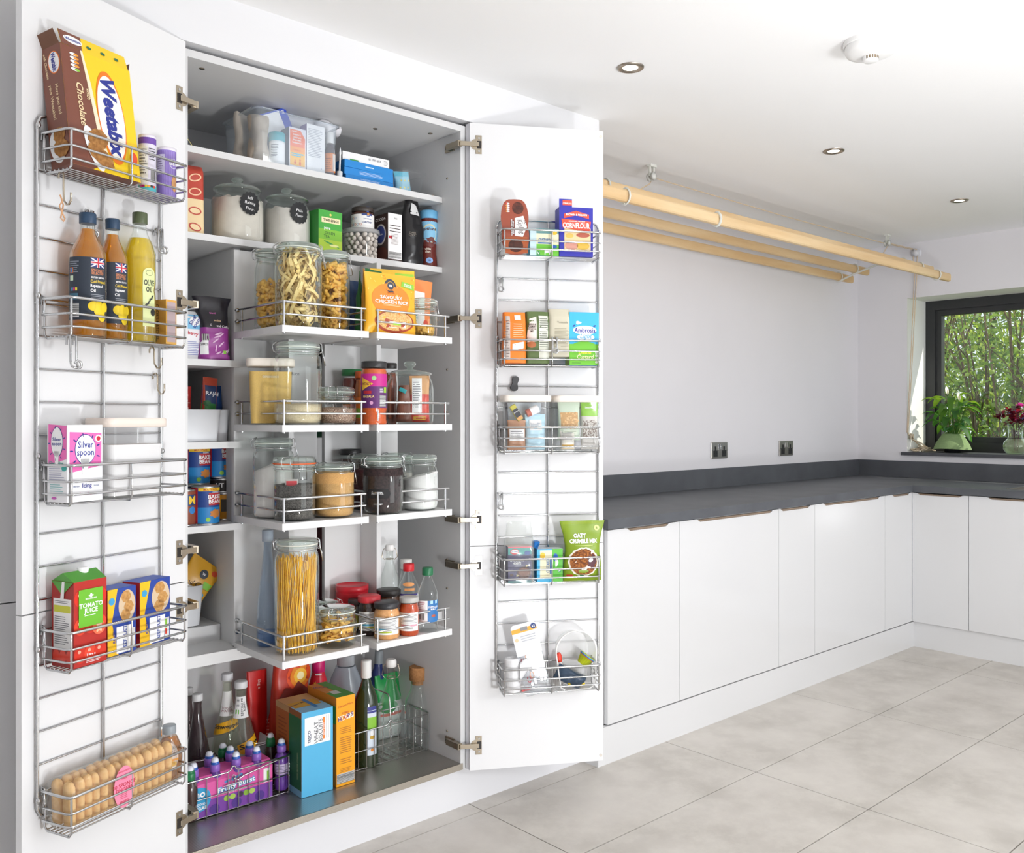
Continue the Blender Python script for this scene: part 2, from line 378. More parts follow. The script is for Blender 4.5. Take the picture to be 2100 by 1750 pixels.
# ------------------------------------------------------------------ base units
tanm = mk('97836f', .4, .3, name='bronze_grip')
def door_outline(x0, x1, z0, z1, d0, d1, dip=.012, run=.03):
    p = [(x0, z0), (x1, z0), (x1, z1)]
    if d1 is not None:
        if d1 < x1 - .002: p += [(d1 + run, z1), (d1 + run * .6, z1 - dip * .15), (d1 + run * .35, z1 - dip * .6), (d1, z1 - dip)]
        else: p[-1] = (x1, z1 - dip)
        if d0 > x0 + .002: p += [(d0, z1 - dip), (d0 - run * .35, z1 - dip * .6), (d0 - run * .6, z1 - dip * .15), (d0 - run, z1)]
    p.append((x0, z1)); return p
WT = .906; WB = .868
def base_unit(x0, x1, dips, label, M=None, depth=.58):
    t = thing('base_cabinet', label, 'cabinet', (x0, 2.237, 0), group='white handleless base cabinets')
    W = x1 - x0; b = B(); b.box(.002, .021, .14, W - .002, depth, WB - .002, mk('efeff0', .5)); child('carcass', b, t)
    if dips is not None:
        d0, d1 = dips[0] - x0, dips[1] - x0
        b = B(); b.prism(door_outline(.0015, W - .0015, .143, WB - .004, d0, d1), 0, .019, GLOSS); d = child('door', b, t)
        b = B(); b.box(max(.004, d0 - .03), .004, WB - .024, min(W - .004, d1 + .03), .016, WB - .0075, tanm); child('handle', b, d)
    else:
        b = B(); b.box(.0015, 0, .143, W - .0015, .019, WB - .004, GLOSS); child('filler_panel', b, t)
    return t
def bx(px): return onY(px, 900, 2.237)[0]
base_unit(2.505, bx(1393), (bx(1293), bx(1366)), 'white gloss base cabinet beside the far open pantry door')
base_unit(bx(1393), bx(1597), (bx(1436), bx(1580)), 'widest white gloss base cabinet under the first double socket')
base_unit(bx(1597), bx(1671), (bx(1606), bx(1657)), 'narrow white gloss base cabinet between two wide ones')
base_unit(bx(1671), bx(1815), (bx(1694), bx(1800)), 'wide white gloss base cabinet under the second double socket')
base_unit(bx(1815), 5.052, (bx(1834), bx(1862)), 'slim white gloss base cabinet in the inner corner of the run')
def right_unit(y0, y1, dips, label):
    t = thing('base_cabinet', label, 'cabinet', (5.052, y0, 0), R(-90), group='white handleless base cabinets'); W = y0 - y1
    b = B(); b.box(.002, .021, .14, W - .002, .6, .7, mk('efeff0', .5)); child('carcass', b, t)
    b = B(); b.prism(door_outline(.0015, W - .0015, .143, WB - .004, y0 - dips[0], y0 - dips[1]), 0, .019, GLOSS); d = child('door', b, t)
    b = B(); b.box(max(.004, y0 - dips[0] - .03), .004, WB - .024, min(W - .004, y0 - dips[1] + .03), .016, WB - .0075, tanm); child('handle', b, d)
def by(px): return onX(px, 900, 5.052)[1]
right_unit(2.237, by(1986.5), (by(1888), by(1966)), 'white gloss base cabinet under the window beside the corner')
right_unit(by(1986.5), 1.2, (by(2034), 1.33), 'white gloss base cabinet under the sink')
# end panel of the run
b = B(); b.box(2.487, 2.255, .139, 2.504, 2.86, WB, GLOSS); tag(b.build('end_panel'), 'white panel closing the end of the base cabinet run', 'panel')
# worktop
wtm = mk('5a5d62', .5, h2='4e5055', noisy=.1, scale=7, bump=.05, name='dark_grey_worktop')
SK = (5.13, 5.50, 1.28, by(2050) - .02)   # sink cut-out
b = B(); XF = 5.036
for q in ((2.497, 2.226, WB, XW, YW, WT), (XF, SK[3], WB, XW, 2.226, WT), (XF, SK[2], WB, SK[0], SK[3], WT), (SK[1], SK[2], WB, XW, SK[3], WT), (XF, .3, WB, XW, SK[2], WT)): b.box(*q, wtm)
tag(b.build('worktop'), 'dark grey L-shaped worktop over the white base cabinets', 'worktop')
b = B(); b.box(2.51, YW - .014, WT, XW, YW, 1.009, wtm); b.box(XW - .014, .3, WT, XW, YW - .014, 1.009, wtm)
tag(b.build('upstand'), 'dark grey upstand along the wall behind the worktop', 'upstand')
steel = mk('b5b1aa', .28, 1, noisy=.05, scale=60, name='brushed_steel')
t = thing('sink', 'stainless steel sink let into the dark worktop under the window', 'sink', (SK[0], SK[2], WT))
w_, l_ = SK[1] - SK[0], SK[3] - SK[2]
b = B()
for q in ((-.012, -.012, .0, w_ + .012, .008, .003), (-.012, l_ - .008, 0, w_ + .012, l_ + .012, .003), (-.012, .008, 0, .008, l_ - .008, .003), (w_ - .008, .008, 0, w_ + .012, l_ - .008, .003)): b.box(*q, steel)
child('rim', b, t)
b = B()
for q in ((.001, .001, -.17, .006, l_ - .001, 0), (w_ - .006, .001, -.17, w_ - .001, l_ - .001, 0), (.006, .001, -.17, w_ - .006, .006, 0), (.006, l_ - .006, -.17, w_ - .006, l_ - .001, 0), (.006, .006, -.17, w_ - .006, l_ - .006, -.165)): b.box(*q, steel)
child('bowl', b, t)
# sockets
def socket(cx, cz, label):
    t = thing('double_socket', label, 'socket', (cx, YW, cz)); w, h = .148, .088
    b = B(); b.rbox(-w / 2, -.008, -h / 2, w / 2, 0, h / 2, steel, .003); child('face_plate', b, t)
    for s in (-1, 1):
        b = B(); x = s * .04; k = mk('1d1d1e', .4); f = Flat((0, -.008, 0))
        b.box(x - .018, -.0095, -.034, x + .018, -.008, .0, k); b.box(x - .006, -.0095, 0, x + .006, -.008, .022, k)
        for dx, dz, ww, hh in ((0, .013, .0035, .008), (-.011, -.014, .006, .003), (.011, -.014, .006, .003)): b.box(x + dx - ww / 2, -.0098, dz - hh / 2, x + dx + ww / 2, -.0094, dz + hh / 2, mk('000000', .8))
        child('outlet', b, t)
        b = B(); b.rbox(s * .0115 - .0065, -.0115, .006, s * .0115 + .0065, -.008, .034, CHROME, .001); child('switch', b, t)
        b = B(); b.lathe([(.0028, 0), (.0028, .001)], CHROME, 10); b.v = [(q[0] + s * .066, -.0081 - q[2], q[1]) for q in b.v]; child('screw', b, t)
socket((4.049 + 4.207) / 2, 1.105, 'brushed steel double socket nearer the pantry door on the back wall')
socket((4.726 + 4.883) / 2, 1.102, 'brushed steel double socket nearer the window corner on the back wall')
# ceiling lights and alarm
for i, (x, y) in enumerate(DL):
    t = thing('downlight', ['recessed ceiling downlight closest to the pantry', 'middle recessed ceiling downlight above the worktop run', 'recessed ceiling downlight closest to the window'][i], 'downlight', (x, y, CEIL), group='ceiling downlights')
    b = B(); b.lathe([(.024, -.001), (.026, -.004), (.036, -.006), (.042, -.004), (.043, 0)], mk('a89f94', .3, 1), 32, cap0=False, cap1=False); child('rim', b, t)
    b = B(); b.lathe([(.001, -.002), (.024, -.002), (.025, 0)], mk('fff1dc', .5, emit=9), 24); child('bulb', b, t)
    lamp('downlight_beam', 'SPOT', (x, y, CEIL - .02), 5, (1, .9, .78), (x, y, 0), spot_size=R(110), spot_blend=.8, shadow_soft_size=.03)
pw = mk('f5f5f4', .4)
t = thing('smoke_alarm', 'round white smoke alarm on the ceiling', 'smoke alarm', (2.555, 1.253, CEIL))
b = B(); b.lathe([(.0765, 0), (.0765, -.012), (.0755, -.013)], pw, 44, cap0=False); child('base', b, t)
b = B(); b.lathe([(.070, -.011), (.072, -.026), (.066, -.037), (.05, -.042), (.03, -.044)], pw, 44, cap0=False, cap1=True); cap = child('cover', b, t)
b = B(); b.lathe([(.022, -.044), (.022, -.057), (.018, -.06), (.001, -.0605)], pw, 30, cap0=False); child('sensor_chamber', b, t)
for k in range(9):
    a = R(180 + k * 20); b = B(); x, y = .0222 * math.cos(a), .0222 * math.sin(a); dx, dy = -math.sin(a) * .0022, math.cos(a) * .0022
    b.add([(x - dx, y - dy, -.046), (x + dx, y + dy, -.046), (x + dx, y + dy, -.055), (x - dx, y - dy, -.055)], [(0, 1, 2, 3)], mk('7c6a50', .6)); child('slot', b, cap)
# ------------------------------------------------------------------ pulley clothes airer
wood = mk('e8cda2', .5, h2='d6b281', noisy=.2, scale=16, stretch=(.12, 1, 1), bump=.05, name='pine')
iron = mk('dcddd6', .5)
t = thing('clothes_airer', 'wooden pulley clothes airer hanging under the ceiling', 'clothes airer', (3.9, 2.5, 2.15))
rails = [(2.172, 2.094), (2.268, 2.148), (2.366, 2.186), (2.66, 2.186), (2.762, 2.150), (2.47, 2.197)]
X0, X1 = 2.50, 5.38
for i, (y, z) in enumerate(rails[:5]):
    b = B(); hx = .0165; poly = []
    for k in range(12):
        a = 2 * math.pi * k / 12; poly.append((math.copysign(abs(math.cos(a)) ** .6, math.cos(a)) * .015, math.copysign(abs(math.sin(a)) ** .6, math.sin(a)) * .0235))
    b.loft([[(x - 3.9, y - 2.5 + p[0], z - 2.15 + p[1]) for p in poly] for x in ((2.30 if i == 0 else X0), X1)], wood, smooth=False); child('rail', b, t)
for x in (2.53, 5.22):
    b = B(); pts = [(x - 3.9, y - 2.5, z - 2.15 - .028) for y, z in (rails[0], rails[1], rails[2])] + [(x - 3.9, 0.015, .045)] + [(x - 3.9, y - 2.5, z - 2.15 - .028) for y, z in (rails[3], rails[4])]
    b.tube(pts, .006, iron, 6)
    for y, z in rails[:5]:
        b.tube([(x - 3.9, y - 2.5 + .024 * math.cos(R(a)), z - 2.15 + .03 * math.sin(R(a))) for a in range(0, 360, 30)], .004, iron, 5, closed=True)
    b.tube([(x - 3.9, 0.015, .045), (x - 3.9, .015, .075)], .006, iron, 6)
    child('end_bracket', b, t)
b = B(); xx = 3.10
y, z = rails[0]
b.tube([(xx - 3.9, y - 2.5 + .021 * math.cos(R(a)), z - 2.15 + .028 * math.sin(R(a))) for a in range(0, 360, 30)], .006, iron, 6, closed=True); child('clip', b, t)
cordm = mk('d8c3a6', .8)
def pulley(x, y, z, label, wall=False):
    t = thing('pulley', label, 'pulley', (x, y, z), 0 if not wall else R(90)); b = B(); 
    b.box(-.02, -.012, -.01, .02, .012, 0, iron); b.box(-.018, -.004, -.05, -.008, .004, -.008, iron) ; b.box(.008, -.004, -.05, .018, .004, -.008, iron); child('bracket', b, t)
    for dy in (-.012, .012):
        b = B(); b.lathe([(.001, -.004), (.018, -.004), (.014, 0), (.018, .004), (.001, .004)], mk('e9eae6', .4), 20); b.v = [(q[0], q[2] + dy, q[1] - .052) for q in b.v]; child('wheel', b, t)
    return t
pulley(3.093, 2.505, CEIL, 'cream ceiling pulley at the pantry end of the airer')
pulley(5.32, 2.505, CEIL, 'cream ceiling pulley at the window end of the airer')
t = thing('pulley', 'white twin pulley fixed to the wall above the window', 'pulley', (XW, 2.49, 2.318))
b = B(); b.lathe([(.001, -.03), (.026, -.028), (.02, -.022), (.026, -.015), (.02, -.008), (.028, 0)], mk('e4e4e8', .4), 26); b.v = [(q[2], q[0], q[1]) for q in b.v]; child('wheel', b, t)
b = B(); zc = CEIL - .06
b.tube([(2.9, 2.515, 2.2), (3.093, 2.515, zc - .02), (3.12, 2.52, zc + .012), (4.2, 2.52, zc + .004), (5.32, 2.52, zc + .01), (XW - .02, 2.51, 2.34), (XW - .012, 2.5, 2.2), (XW - .006, 2.53, 1.6), (XW - .003, 2.552, 1.19)], .0028, cordm, 5)
b.tube([(5.22, 2.515, 2.21), (5.31, 2.505, zc - .02), (5.34, 2.50, zc + .01), (XW - .02, 2.48, 2.335), (XW - .014, 2.485, 2.2), (XW - .006, 2.52, 1.6), (XW - .003, 2.545, 1.19)], .0028, cordm, 5)
tag(b.build('cord'), 'beige airer cord running along the ceiling and down beside the window', 'cord')
rg = random.Random(5)
b = B(); ctr = Vector((5.80, 2.50, WZ0 + .02))
pts = [(XW - .002, 2.548, 1.19), (XW + .01, 2.53, 1.15)]
for k in range(70):
    a = k * .55; r_ = .035 + .012 * math.sin(k * 1.7); pts.append((ctr.x + .06 * math.cos(a) + .03 * math.sin(k * .21), min(2.545, ctr.y + r_ * math.sin(a * 1.13)), WZ0 + .006 + .034 * abs(math.sin(k * .37)) * (1 - k / 90)))
b.tube(pts, .0042, mk('c9b9a0', .85), 6)
b.tube([(XW + .01, 2.53, 1.15), (5.76, 2.49, 1.12), (5.84, 2.46, WZ0 + .008), (5.80, 2.48, WZ0 + .006)], .0042, mk('c9b9a0', .85), 6)
for q in range(3): b.tube([(XW + .012 + .014 * math.cos(k), 2.53 + .010 * math.sin(k), 1.165 + .016 * math.sin(k * 1.7 + q)) for k in range(8)], .0042, mk('c9b9a0', .85), 6)
tag(b.build('rope_coil'), 'loose coil of beige airer rope knotted on the window sill', 'rope')
# ------------------------------------------------------------------ plant and flowers on the sill
def blade(b, base, tip, w, mat, droop=.3, n=7, side=None):
    base, tip = Vector(base), Vector(tip); d = tip - base; hor = Vector((d.x, d.y, 0)); sd = Vector((-d.y, d.x, 0)); sd = sd.normalized() if sd.length > 1e-5 else Vector((1, 0, 0))
    L = []; 
    for i in range(n + 1):
        q = i / n; c = base + d * q + Vector((0, 0, 1)) * d.length * droop * math.sin(math.pi * q); ww = w * (math.sin(math.pi * min(1, q * 1.0) ** .8) ** .75) * .5 if 0 < i < n else .0005
        L.append([tuple(c + sd * ww + Vector((0, 0, ww * .35))), tuple(c), tuple(c - sd * ww + Vector((0, 0, ww * .35)))])
    b.loft(L, mat, False, False, True, closed=False)
PX, PY = 5.82, 2.325
t = thing('potted_plant', 'peace lily with arching green leaves in a pot wrapped in green felt', 'plant', (PX, PY, WZ0))
b = B(); b.lathe([(.04, 0), (.046, .002), (.054, .075), (.05, .076), (.045, .06), (.001, .06)], mk('242628', .3), 26); child('pot', b, t)
felt = mk('7f9668', .95, noisy=.08, scale=120, bump=.4, name='green_felt')
b = B(); ring = lambda r, z, w: [((r + w * math.sin(3 * a + .5)) * math.cos(a), (r + w * math.sin(3 * a + .5)) * math.sin(a), z + w * .6 * math.cos(2 * a)) for a in (2 * math.pi * k / 36 for k in range(36))]
b.loft([ring(.108, .022, .006), ring(.098, .05, .004), ring(.078, .085, .003), ring(.058, .112, .002), ring(.052, .118, .002), ring(.048, .112, .002)], felt, False, False); child('felt_wrap', b, t)
rg = random.Random(11); lf = [leafmat('4a7a2f', '98bf35'), leafmat('38662f', '6a9f2c'), leafmat('2f6238', '5c9a35')]
for i in range(40):
    a = i * 2.4 + rg.uniform(-.3, .3); l = rg.uniform(.07, .17); hh = rg.uniform(.13, .29) if i % 3 else rg.uniform(.24, .36)
    b = B(); r0 = .02; st = (r0 * math.cos(a), r0 * math.sin(a), .09); knee = (math.cos(a) * l * .5, math.sin(a) * l * .5, hh)
    e = Vector((math.cos(a) * (l * .5 + rg.uniform(.07, .13)), math.sin(a) * (l * .5 + rg.uniform(.07, .12)), hh - rg.uniform(-.02, .10)))
    if PX + e.x > 5.95: e.x = 5.95 - PX
    if PY + e.y > 2.54: e.y = 2.54 - PY
    m = lf[i % 3]; b.tube([st, ((st[0] + knee[0]) / 2, (st[1] + knee[1]) / 2, hh * .6 + .02), knee], .0018, lf[0], 4); blade(b, knee, e, rg.uniform(.040, .060), m, .22); child('leaf', b, t)
for (dx, dy, z) in ((-.0, .03, .37), (-.02, -.05, .33)):
    b = B(); b.tube([(0, 0, .09), (dx * .5, dy * .5, z * .6), (dx, dy, z)], .0018, lf[0], 4); child('flower_stalk', b, t)
    b = B(); blade(b, (dx, dy, z - .01), (dx + .01, dy + .012, z + .045), .022, mk('f3f0e4', .5), .05); b.tube([(dx, dy, z), (dx - .003, dy - .003, z + .02)], .0025, mk('d8cf9a', .6), 6); child('flower', b, t)
VX, VY = 5.80, 1.955
t = thing('flower_vase', 'round clear glass vase of magenta and blue flowers on the window sill', 'vase', (VX, VY, WZ0))
b = B(); vp = [(.03, 0), (.05, .006), (.066, .03), (.070, .05), (.062, .075), (.044, .092), (.038, .105), (.040, .15), (.047, .178)]
b.lathe(vp, GLASS, 30, cap1=False); child('glass', b, t)
b = B(); b.lathe([(r - .003, max(z, .003)) for r, z in vp[:6]], glassmat('water', (.88, .94, .82), .15, .18, (.75, .85, .55)), 30); child('water', b, t)
red = [leafmat('5d1626', '8b1c2c'), leafmat('7a1f33', 'b02a3a'), leafmat('431022', '6d1a2c')]; pink = leafmat('d83aa6', 'f05ac0'); blue = leafmat('8fa0dd', 'a9b8ee'); grn = leafmat('55702f', '8aa53c')
for i in range(46):
    a = rg.uniform(0, 6.28); rr = rg.uniform(.0, .095); z = .165 + rg.uniform(0, .10) * (1.2 - rr * 6); p0 = Vector((rr * math.cos(a), rr * math.sin(a), z)); 
    b = B(); 
    if i % 7 == 0: b.tube([(.01 * math.cos(a), .01 * math.sin(a), .02), (.02 * math.cos(a), .02 * math.sin(a), .15), p0], .0016, red[2], 4)
    for k in range(4):
        aa = a + rg.uniform(-1.2, 1.2); blade(b, p0, p0 + Vector((math.cos(aa) * .04, math.sin(aa) * .04, rg.uniform(-.015, .03))), .019, red[(i + k) % 3], .1, 4)
    child('leaf', b, t)
for (x, y, z, m, s_) in ((.0, -.03, .285, pink, .034), (-.02, -.075, .22, pink, .036), (.01, -.095, .225, pink, .03), (-.03, -.02, .25, blue, .02), (.0, .03, .235, blue, .018), (-.03, -.05, .21, blue, .02), (-.02, .005, .205, pink, .02)):
    b = B()
    for k in range(14):
        a = k * 2.4; e = Vector((x + math.cos(a) * s_, y + math.sin(a) * s_, z + rg.uniform(-.2, .6) * s_)); blade(b, (x, y, z), e, s_ * .6, m, .15, 3)
    child('flower', b, t)
# ------------------------------------------------------------------ pantry cupboard
CX0, CX1, CY, CB, CT = .921, 1.857, 2.275, .16, 2.229
th = .019; IX0, IX1 = CX0 + .018, CX1 - .019
BK = 2.845
pan = thing('pantry_cabinet', 'tall white pantry cupboard standing open with both pairs of doors folded back', 'cabinet', (CX0, CY, 0)); P = pan
def pc(name, boxes, m=INNER, parent=None, label=None):
    b = B()
    for q in boxes: b.box(*q, m)
    o = b.build(name, parent or P, world=True)
    if label: o['label'] = label
    return o
pc('side_panel', [(CX0, CY, CB - .018, IX0, BK, CT)]); pc('side_panel', [(IX1, CY, CB - .018, CX1, BK, CT)])
pc('top_panel', [(IX0, CY, CT - .0195, IX1, BK, CT)]); pc('back_panel', [(IX0, BK - .006, CB, IX1, BK, CT - .02)]); pc('base_panel', [(IX0, CY, CB - .018, IX1, BK - .006, CB)])
SH = [2.012, 1.780, 1.440, 1.215, .988, .640]; SY = 2.37
for i, z in enumerate(SH):
    tk = .018 if i < 5 else .032
    x1 = IX1 if i < 2 else (1.13 if i < 5 else IX1); y0 = SY if i < 5 else SY + .0
    pc('shelf', [(IX0 + .001, y0, z - tk, x1 - .001, BK - .008, z)])
pc('divider', [(1.13, 2.415, SH[5], 1.148, BK - .008, SH[1] - .018)])
pc('step', [(IX0 + .001, 2.50, SH[5], 1.128, BK - .008, SH[5] + .045)])
# metal floor liner with its fine raised pattern
traym = mk('bdb9b2', .34, .9, name='patterned_steel'); nt = traym.node_tree; bs = nt.nodes['Principled BSDF']
w1 = nt.nodes.new('ShaderNodeTexVoronoi'); w1.inputs['Scale'].default_value = 150; w1.inputs['Randomness'].default_value = 0; tc = nt.nodes.new('ShaderNodeTexCoord'); bp = nt.nodes.new('ShaderNodeBump'); bp.inputs['Strength'].default_value = .6; bp.inputs['Distance'].default_value = .001
nt.links.new(tc.outputs['Object'], w1.inputs['Vector']); nt.links.new(w1.outputs['Distance'], bp.inputs['Height']); nt.links.new(bp.outputs[0], bs.inputs['Normal'])
b = B(); b.box(IX0 + .001, CY - .003, CB, IX1 - .001, BK - .008, CB + .002, traym); b.box(CX0 + .004, CY - .004, CB - .018, CX1 - .012, CY - .001, CB + .002, mk('b9b2a6', .35, .9, bump=.5, scale=400, name='tray_lip')); b.build('floor_liner', P, world=True)
FZ = CB + .003
for (x, z) in ((IX1, 2.07), (IX1, 1.44), (IX1, .815), (IX1, .25), (IX1, 1.30), (IX1, .72)):
    b = B(); b.lathe([(.0045, 0), (.003, .002)], NICKEL, 10); b.v = [(x - q[2], CY + .07 + q[0], z + q[1]) for q in b.v]; b.build('peg', P, world=True)
for (x, y) in ((1.0, 2.33), (1.78, 2.36), (1.62, 2.44)):
    b = B(); b.lathe([(.008, 0), (.0065, -.0015), (.001, -.0015)], NICKEL, 14, c=(x, y)); b.v = [(q[0], q[1], q[2] + CT - .0195) for q in b.v]; b.build('cam_screw', P, world=True)
# ------------------------------------------------------------------ doors
class Side: pass
Lf, Rg = Side(), Side()
Lf.o = Vector((.507, 2.085, 0)); Lf.a = math.atan2(.165, .416); Lf.L = .4475
Rg.o = Vector((1.856, 2.25, 0)); Rg.a = math.atan2(-.23, .385); Rg.L = .4485
for s in (Lf, Rg):
    s.M = Matrix.Translation(s.o) @ Matrix.Rotation(s.a, 4, 'Z'); s.ux = (math.cos(s.a), math.sin(s.a)); s.n = (math.sin(s.a), -math.cos(s.a))
def dl(s, px, py, d):
    """pixel -> (x along the door, height) on the plane d in front of the open door"""
    r = ray(px, py); A = (s.o.x + s.n[0] * d, s.o.y + s.n[1] * d); dx, dy = s.ux
    t = (A[0] * dy - A[1] * dx) / (r[0] * dy - r[1] * dx)
    return ((r[0] * t - A[0]) * dx + (r[1] * t - A[1]) * dy, HC + r[2] * t)
DZ0, DZ1, DS = .141, 2.235, .866
for s in (Lf, Rg):
    for (z0, z1) in ((DS + .0015, DZ1), (DZ0, DS - .0015)):
        b = B(); b.T = s.M; b.box(0, .0, z0, s.L, .0185, z1, LACQ, mats={'back': GLOSS}); d = b.build('door', P, world=True)
        b = B(); b.T = s.M
        for zz in (z0 + .018, z1 - .018):
            if (z1 > 2 and zz > 2) or (z1 < 1 and zz < .3):
                xx = s.L - .008 if s is Rg else .008
                b.tube([(xx, 0, zz), (xx, -.0015, zz)], .005, mk('d9d2c8', .6), 12)
                b.build('bumper', d, world=True)
        d['label'] = 'white door leaf folded right back on its hinges'
        hz = {(Lf, True): [2.06, 1.57, .935], (Lf, False): [.80, .243], (Rg, True): [2.16, 1.617, .955], (Rg, False): [.80, .228]}
def hinge(s, z):
    """wide-angle hinge: cup plate on the leaf, jointed arm, mounting plate on the carcass side"""
    b = B(); b.T = s.M; xh = s.L - .022 if s is Lf else .030
    b.box(xh - .011 if s is Rg else xh - .009, -.0018, z - .030, xh + .009 if s is Rg else xh + .011, 0, z + .030, NICKEL)
    b.tube([(xh + (.010 if s is Lf else -.010), 0, z), (xh + (.010 if s is Lf else -.010), -.0015, z)], .0175, NICKEL, 22)
    for dz in (-.021, .021): b.tube([(xh, -.0018, z + dz), (xh, -.003, z + dz)], .0035, CHROME, 10)
    b.box(xh - .006, -.003, z - .012, xh + .008, -.0017, z + .012, DARK)
    h = b.build('hinge', P, world=True)
    p0 = s.M @ Vector((xh, -.004, z)); 
    X = IX1 if s is Rg else IX0; sg = -1 if s is Rg else 1
    p2 = Vector((X + sg * .010, CY + .025, z)); p1 = Vector((X + sg * .012, CY - .012, z)) if s is Rg else Vector((X + .014, CY - .018, z))
    def bar(a, c, w, hgt, m=NICKEL):
        d = (c - a); d.z = 0; L = d.length; ang = math.atan2(d.y, d.x); bb = B(); bb.T = Matrix.Translation(a) @ Matrix.Rotation(ang, 4, 'Z'); bb.rbox(0, -w / 2, -hgt / 2, L, w / 2, hgt / 2, m, .0015); return bb
    bb = bar(p0, p1, .009, .014); bb.build('hinge_arm', h, world=True)
    bb = bar(p1, p2 + Vector((0, .03, 0)), .016, .019); bb.box(.004, -.0085, -.004, .012, -.0078, .004, DARK); bb.box(.02, -.0085, -.006, .024, -.0078, .006, mk('dcd6cc', .2, 1)); bb.build('hinge_body', h, world=True)
    bb = B(); bb.box(X + (sg * .0 if sg > 0 else -.006), CY + .03, z - .012, X + (.006 if sg > 0 else 0), CY + .075, z + .012, NICKEL); bb.tube([(X + sg * .006, CY + .065, z), (X + sg * .009, CY + .065, z)], .005, DARK, 10); bb.build('mounting_plate', h, world=True)
for s, zs in ((Lf, (2.085, 1.572, .943, .80, .262)), (Rg, (2.165, 1.602, .952, .803, .222))):
    for z in zs: hinge(s, z)
# ------------------------------------------------------------------ closed neighbours
t = thing('tall_cabinet', 'closed tall white cupboard in shade beyond the near open pantry door', 'cabinet', (XL + .03, CY - .02, 0))
b = B(); b.box(XL + .03, CY, .14, CX0 - .002, BK, CT, INNER); b.build('carcass', t, world=True)
for x0, x1 in ((XL + .03, -.235), (-.232, .343), (.346, CX0 - .0015)):
    for z0, z1 in ((DS + .0015, DZ1), (DZ0, DS - .0015)): b = B(); b.box(x0, CY - .022, z0, x1, CY - .003, z1, mk('dededf', .4)); b.build('door', t, world=True)
t = thing('tall_cabinet', 'closed tall white cupboard between the pantry and the base units', 'cabinet', (CX1, CY - .02, 0))
b = B(); b.box(CX1 + .002, CY + .0, .14, 2.487, BK, CT, INNER); b.build('carcass', t, world=True)
b = B(); b.box(CX1 + .0015, CY - .020, DZ0, CX1 + .012, CY - .001, DZ1, mk('dadadf', .35)); b.build('door_edge', t, world=True)
nz = [(1.985, 2.21), (1.35, 1.51), (.69, .90)]
zz = [DZ0] + [v for q in sorted(nz) for v in q] + [DZ1]
for i in range(0, len(zz), 2): b = B(); b.box(CX1 + .012, CY - .020, zz[i], CX1 + .055, CY - .001, zz[i + 1], GLOSS); b.build('door', t, world=True)
b = B(); b.box(CX1 + .055, CY - .020, DZ0, 2.485, CY - .001, DZ1, GLOSS); b.build('door', t, world=True)
b = B()
for z0, z1 in nz: b.box(CX1 + .013, CY - .004, z0, CX1 + .055, CY - .001, z1, mk('85827f', .5))
b.build('handle_recess', t, world=True)

# ------------------------------------------------------------------ wire racks on the doors
TOPS = {id(Lf): (1.884, 1.533, 1.181, .831, .488), id(Rg): (1.876, 1.528, 1.251, .834, .487)}
FLR = {k: [z - .083 for z in v] for k, v in TOPS.items()}
def wire_rack(s, label, xr, xb):
    t = thing('door_rack', label, 'rack', (s.o.x, s.o.y, 0), s.a, group='chrome wire racks on the pantry doors')
    x0, x1 = xr; xm = (x0 + x1) / 2; y = -.008
    b = B(); zb, zt = .43, 1.925; r = .0035
    b.tube([(x0, y, zb + .02)] + [(x0, y, z) for z in (.6, 1.2, 1.8)] + [(x0, y, zt - .022), (x0 + .007, y, zt - .006), (x0 + .022, y, zt), (x1 - .022, y, zt), (x1 - .007, y, zt - .006), (x1, y, zt - .022), (x1, y, 1.2), (x1, y, zb + .022), (x1 - .007, y, zb + .006), (x1 - .022, y, zb), (x0 + .022, y, zb), (x0 + .007, y, zb + .006), (x0, y, zb + .022)], r, CHROME, 7)
    b.tube([(xm, y, zb), (xm, y, zt)], .0028, CHROME, 6)
    for z in (1.90, 1.54, 1.20, .79, .47): 
        for x in (x0, x1):
            b.lathe([(.001, -.007), (.0045, -.005), (.0058, 0), (.0045, .005), (.001, .007)], CHROME, 10); n_ = 50; b.v[-n_ - 20:] = b.v[-n_ - 20:]
            for k in range(-(50 + 20), 0): q = b.v[k]; b.v[k] = (q[0] + x, q[1] + y - .003, q[2] + z)
    child('frame', b, t)
    for k in range(19):
        b = B(); z = .543 + .0701 * k; b.tube([(x0 - .003, y + .004, z), (x1 + .003, y + .004, z)], .0021, CHROME, 5); child('rung', b, t)
    a0, a1 = xb
    for z in TOPS[id(s)]:
        b = B(); f, k_ = -.10, -.014; d = .084
        for dz, rr in ((0, .0034), (-.034, .0026), (-.061, .0026)):
            e = 0 if dz == 0 else .0
            b.tube([(a0, k_, z + dz), (a0, f + .012, z + dz), (a0 + .003, f + .003, z + dz), (a0 + .012, f, z + dz), (a1 - .012, f, z + dz), (a1 - .003, f + .003, z + dz), (a1, f + .012, z + dz), (a1, k_, z + dz)], rr, CHROME, 6)
        b.tube([(a0, k_, z), (a1, k_, z)], .0026, CHROME, 6)
        for x in (a0 + .006, (a0 + a1) / 2, a1 - .006): b.tube([(x, f + .003, z), (x, f + .003, z - d + .008), (x, f + .010, z - d), (x, k_ - .008, z - d), (x, k_, z - d + .008), (x, k_, z)], .0026, CHROME, 6)
        for q in range(6): yy = f + .014 + (k_ - f - .022) * q / 5; b.tube([(a0 + .004, yy, z - d + .003), (a1 - .004, yy, z - d + .003)], .0019, CHROME, 5)
        for x in (a0 + .004, a1 - .004): b.tube([(x, k_ + .002, z - .03), (x, k_ - .002, z + .004), (x, k_ + .006, z + .008), (x, k_ + .008, z - .012)], .0026, CHROME, 5)
        child('basket', b, t)
    return t
wire_rack(Lf, 'chrome wire rack with five baskets on the near pantry door', (.0305, .3625), (.0375, .357))
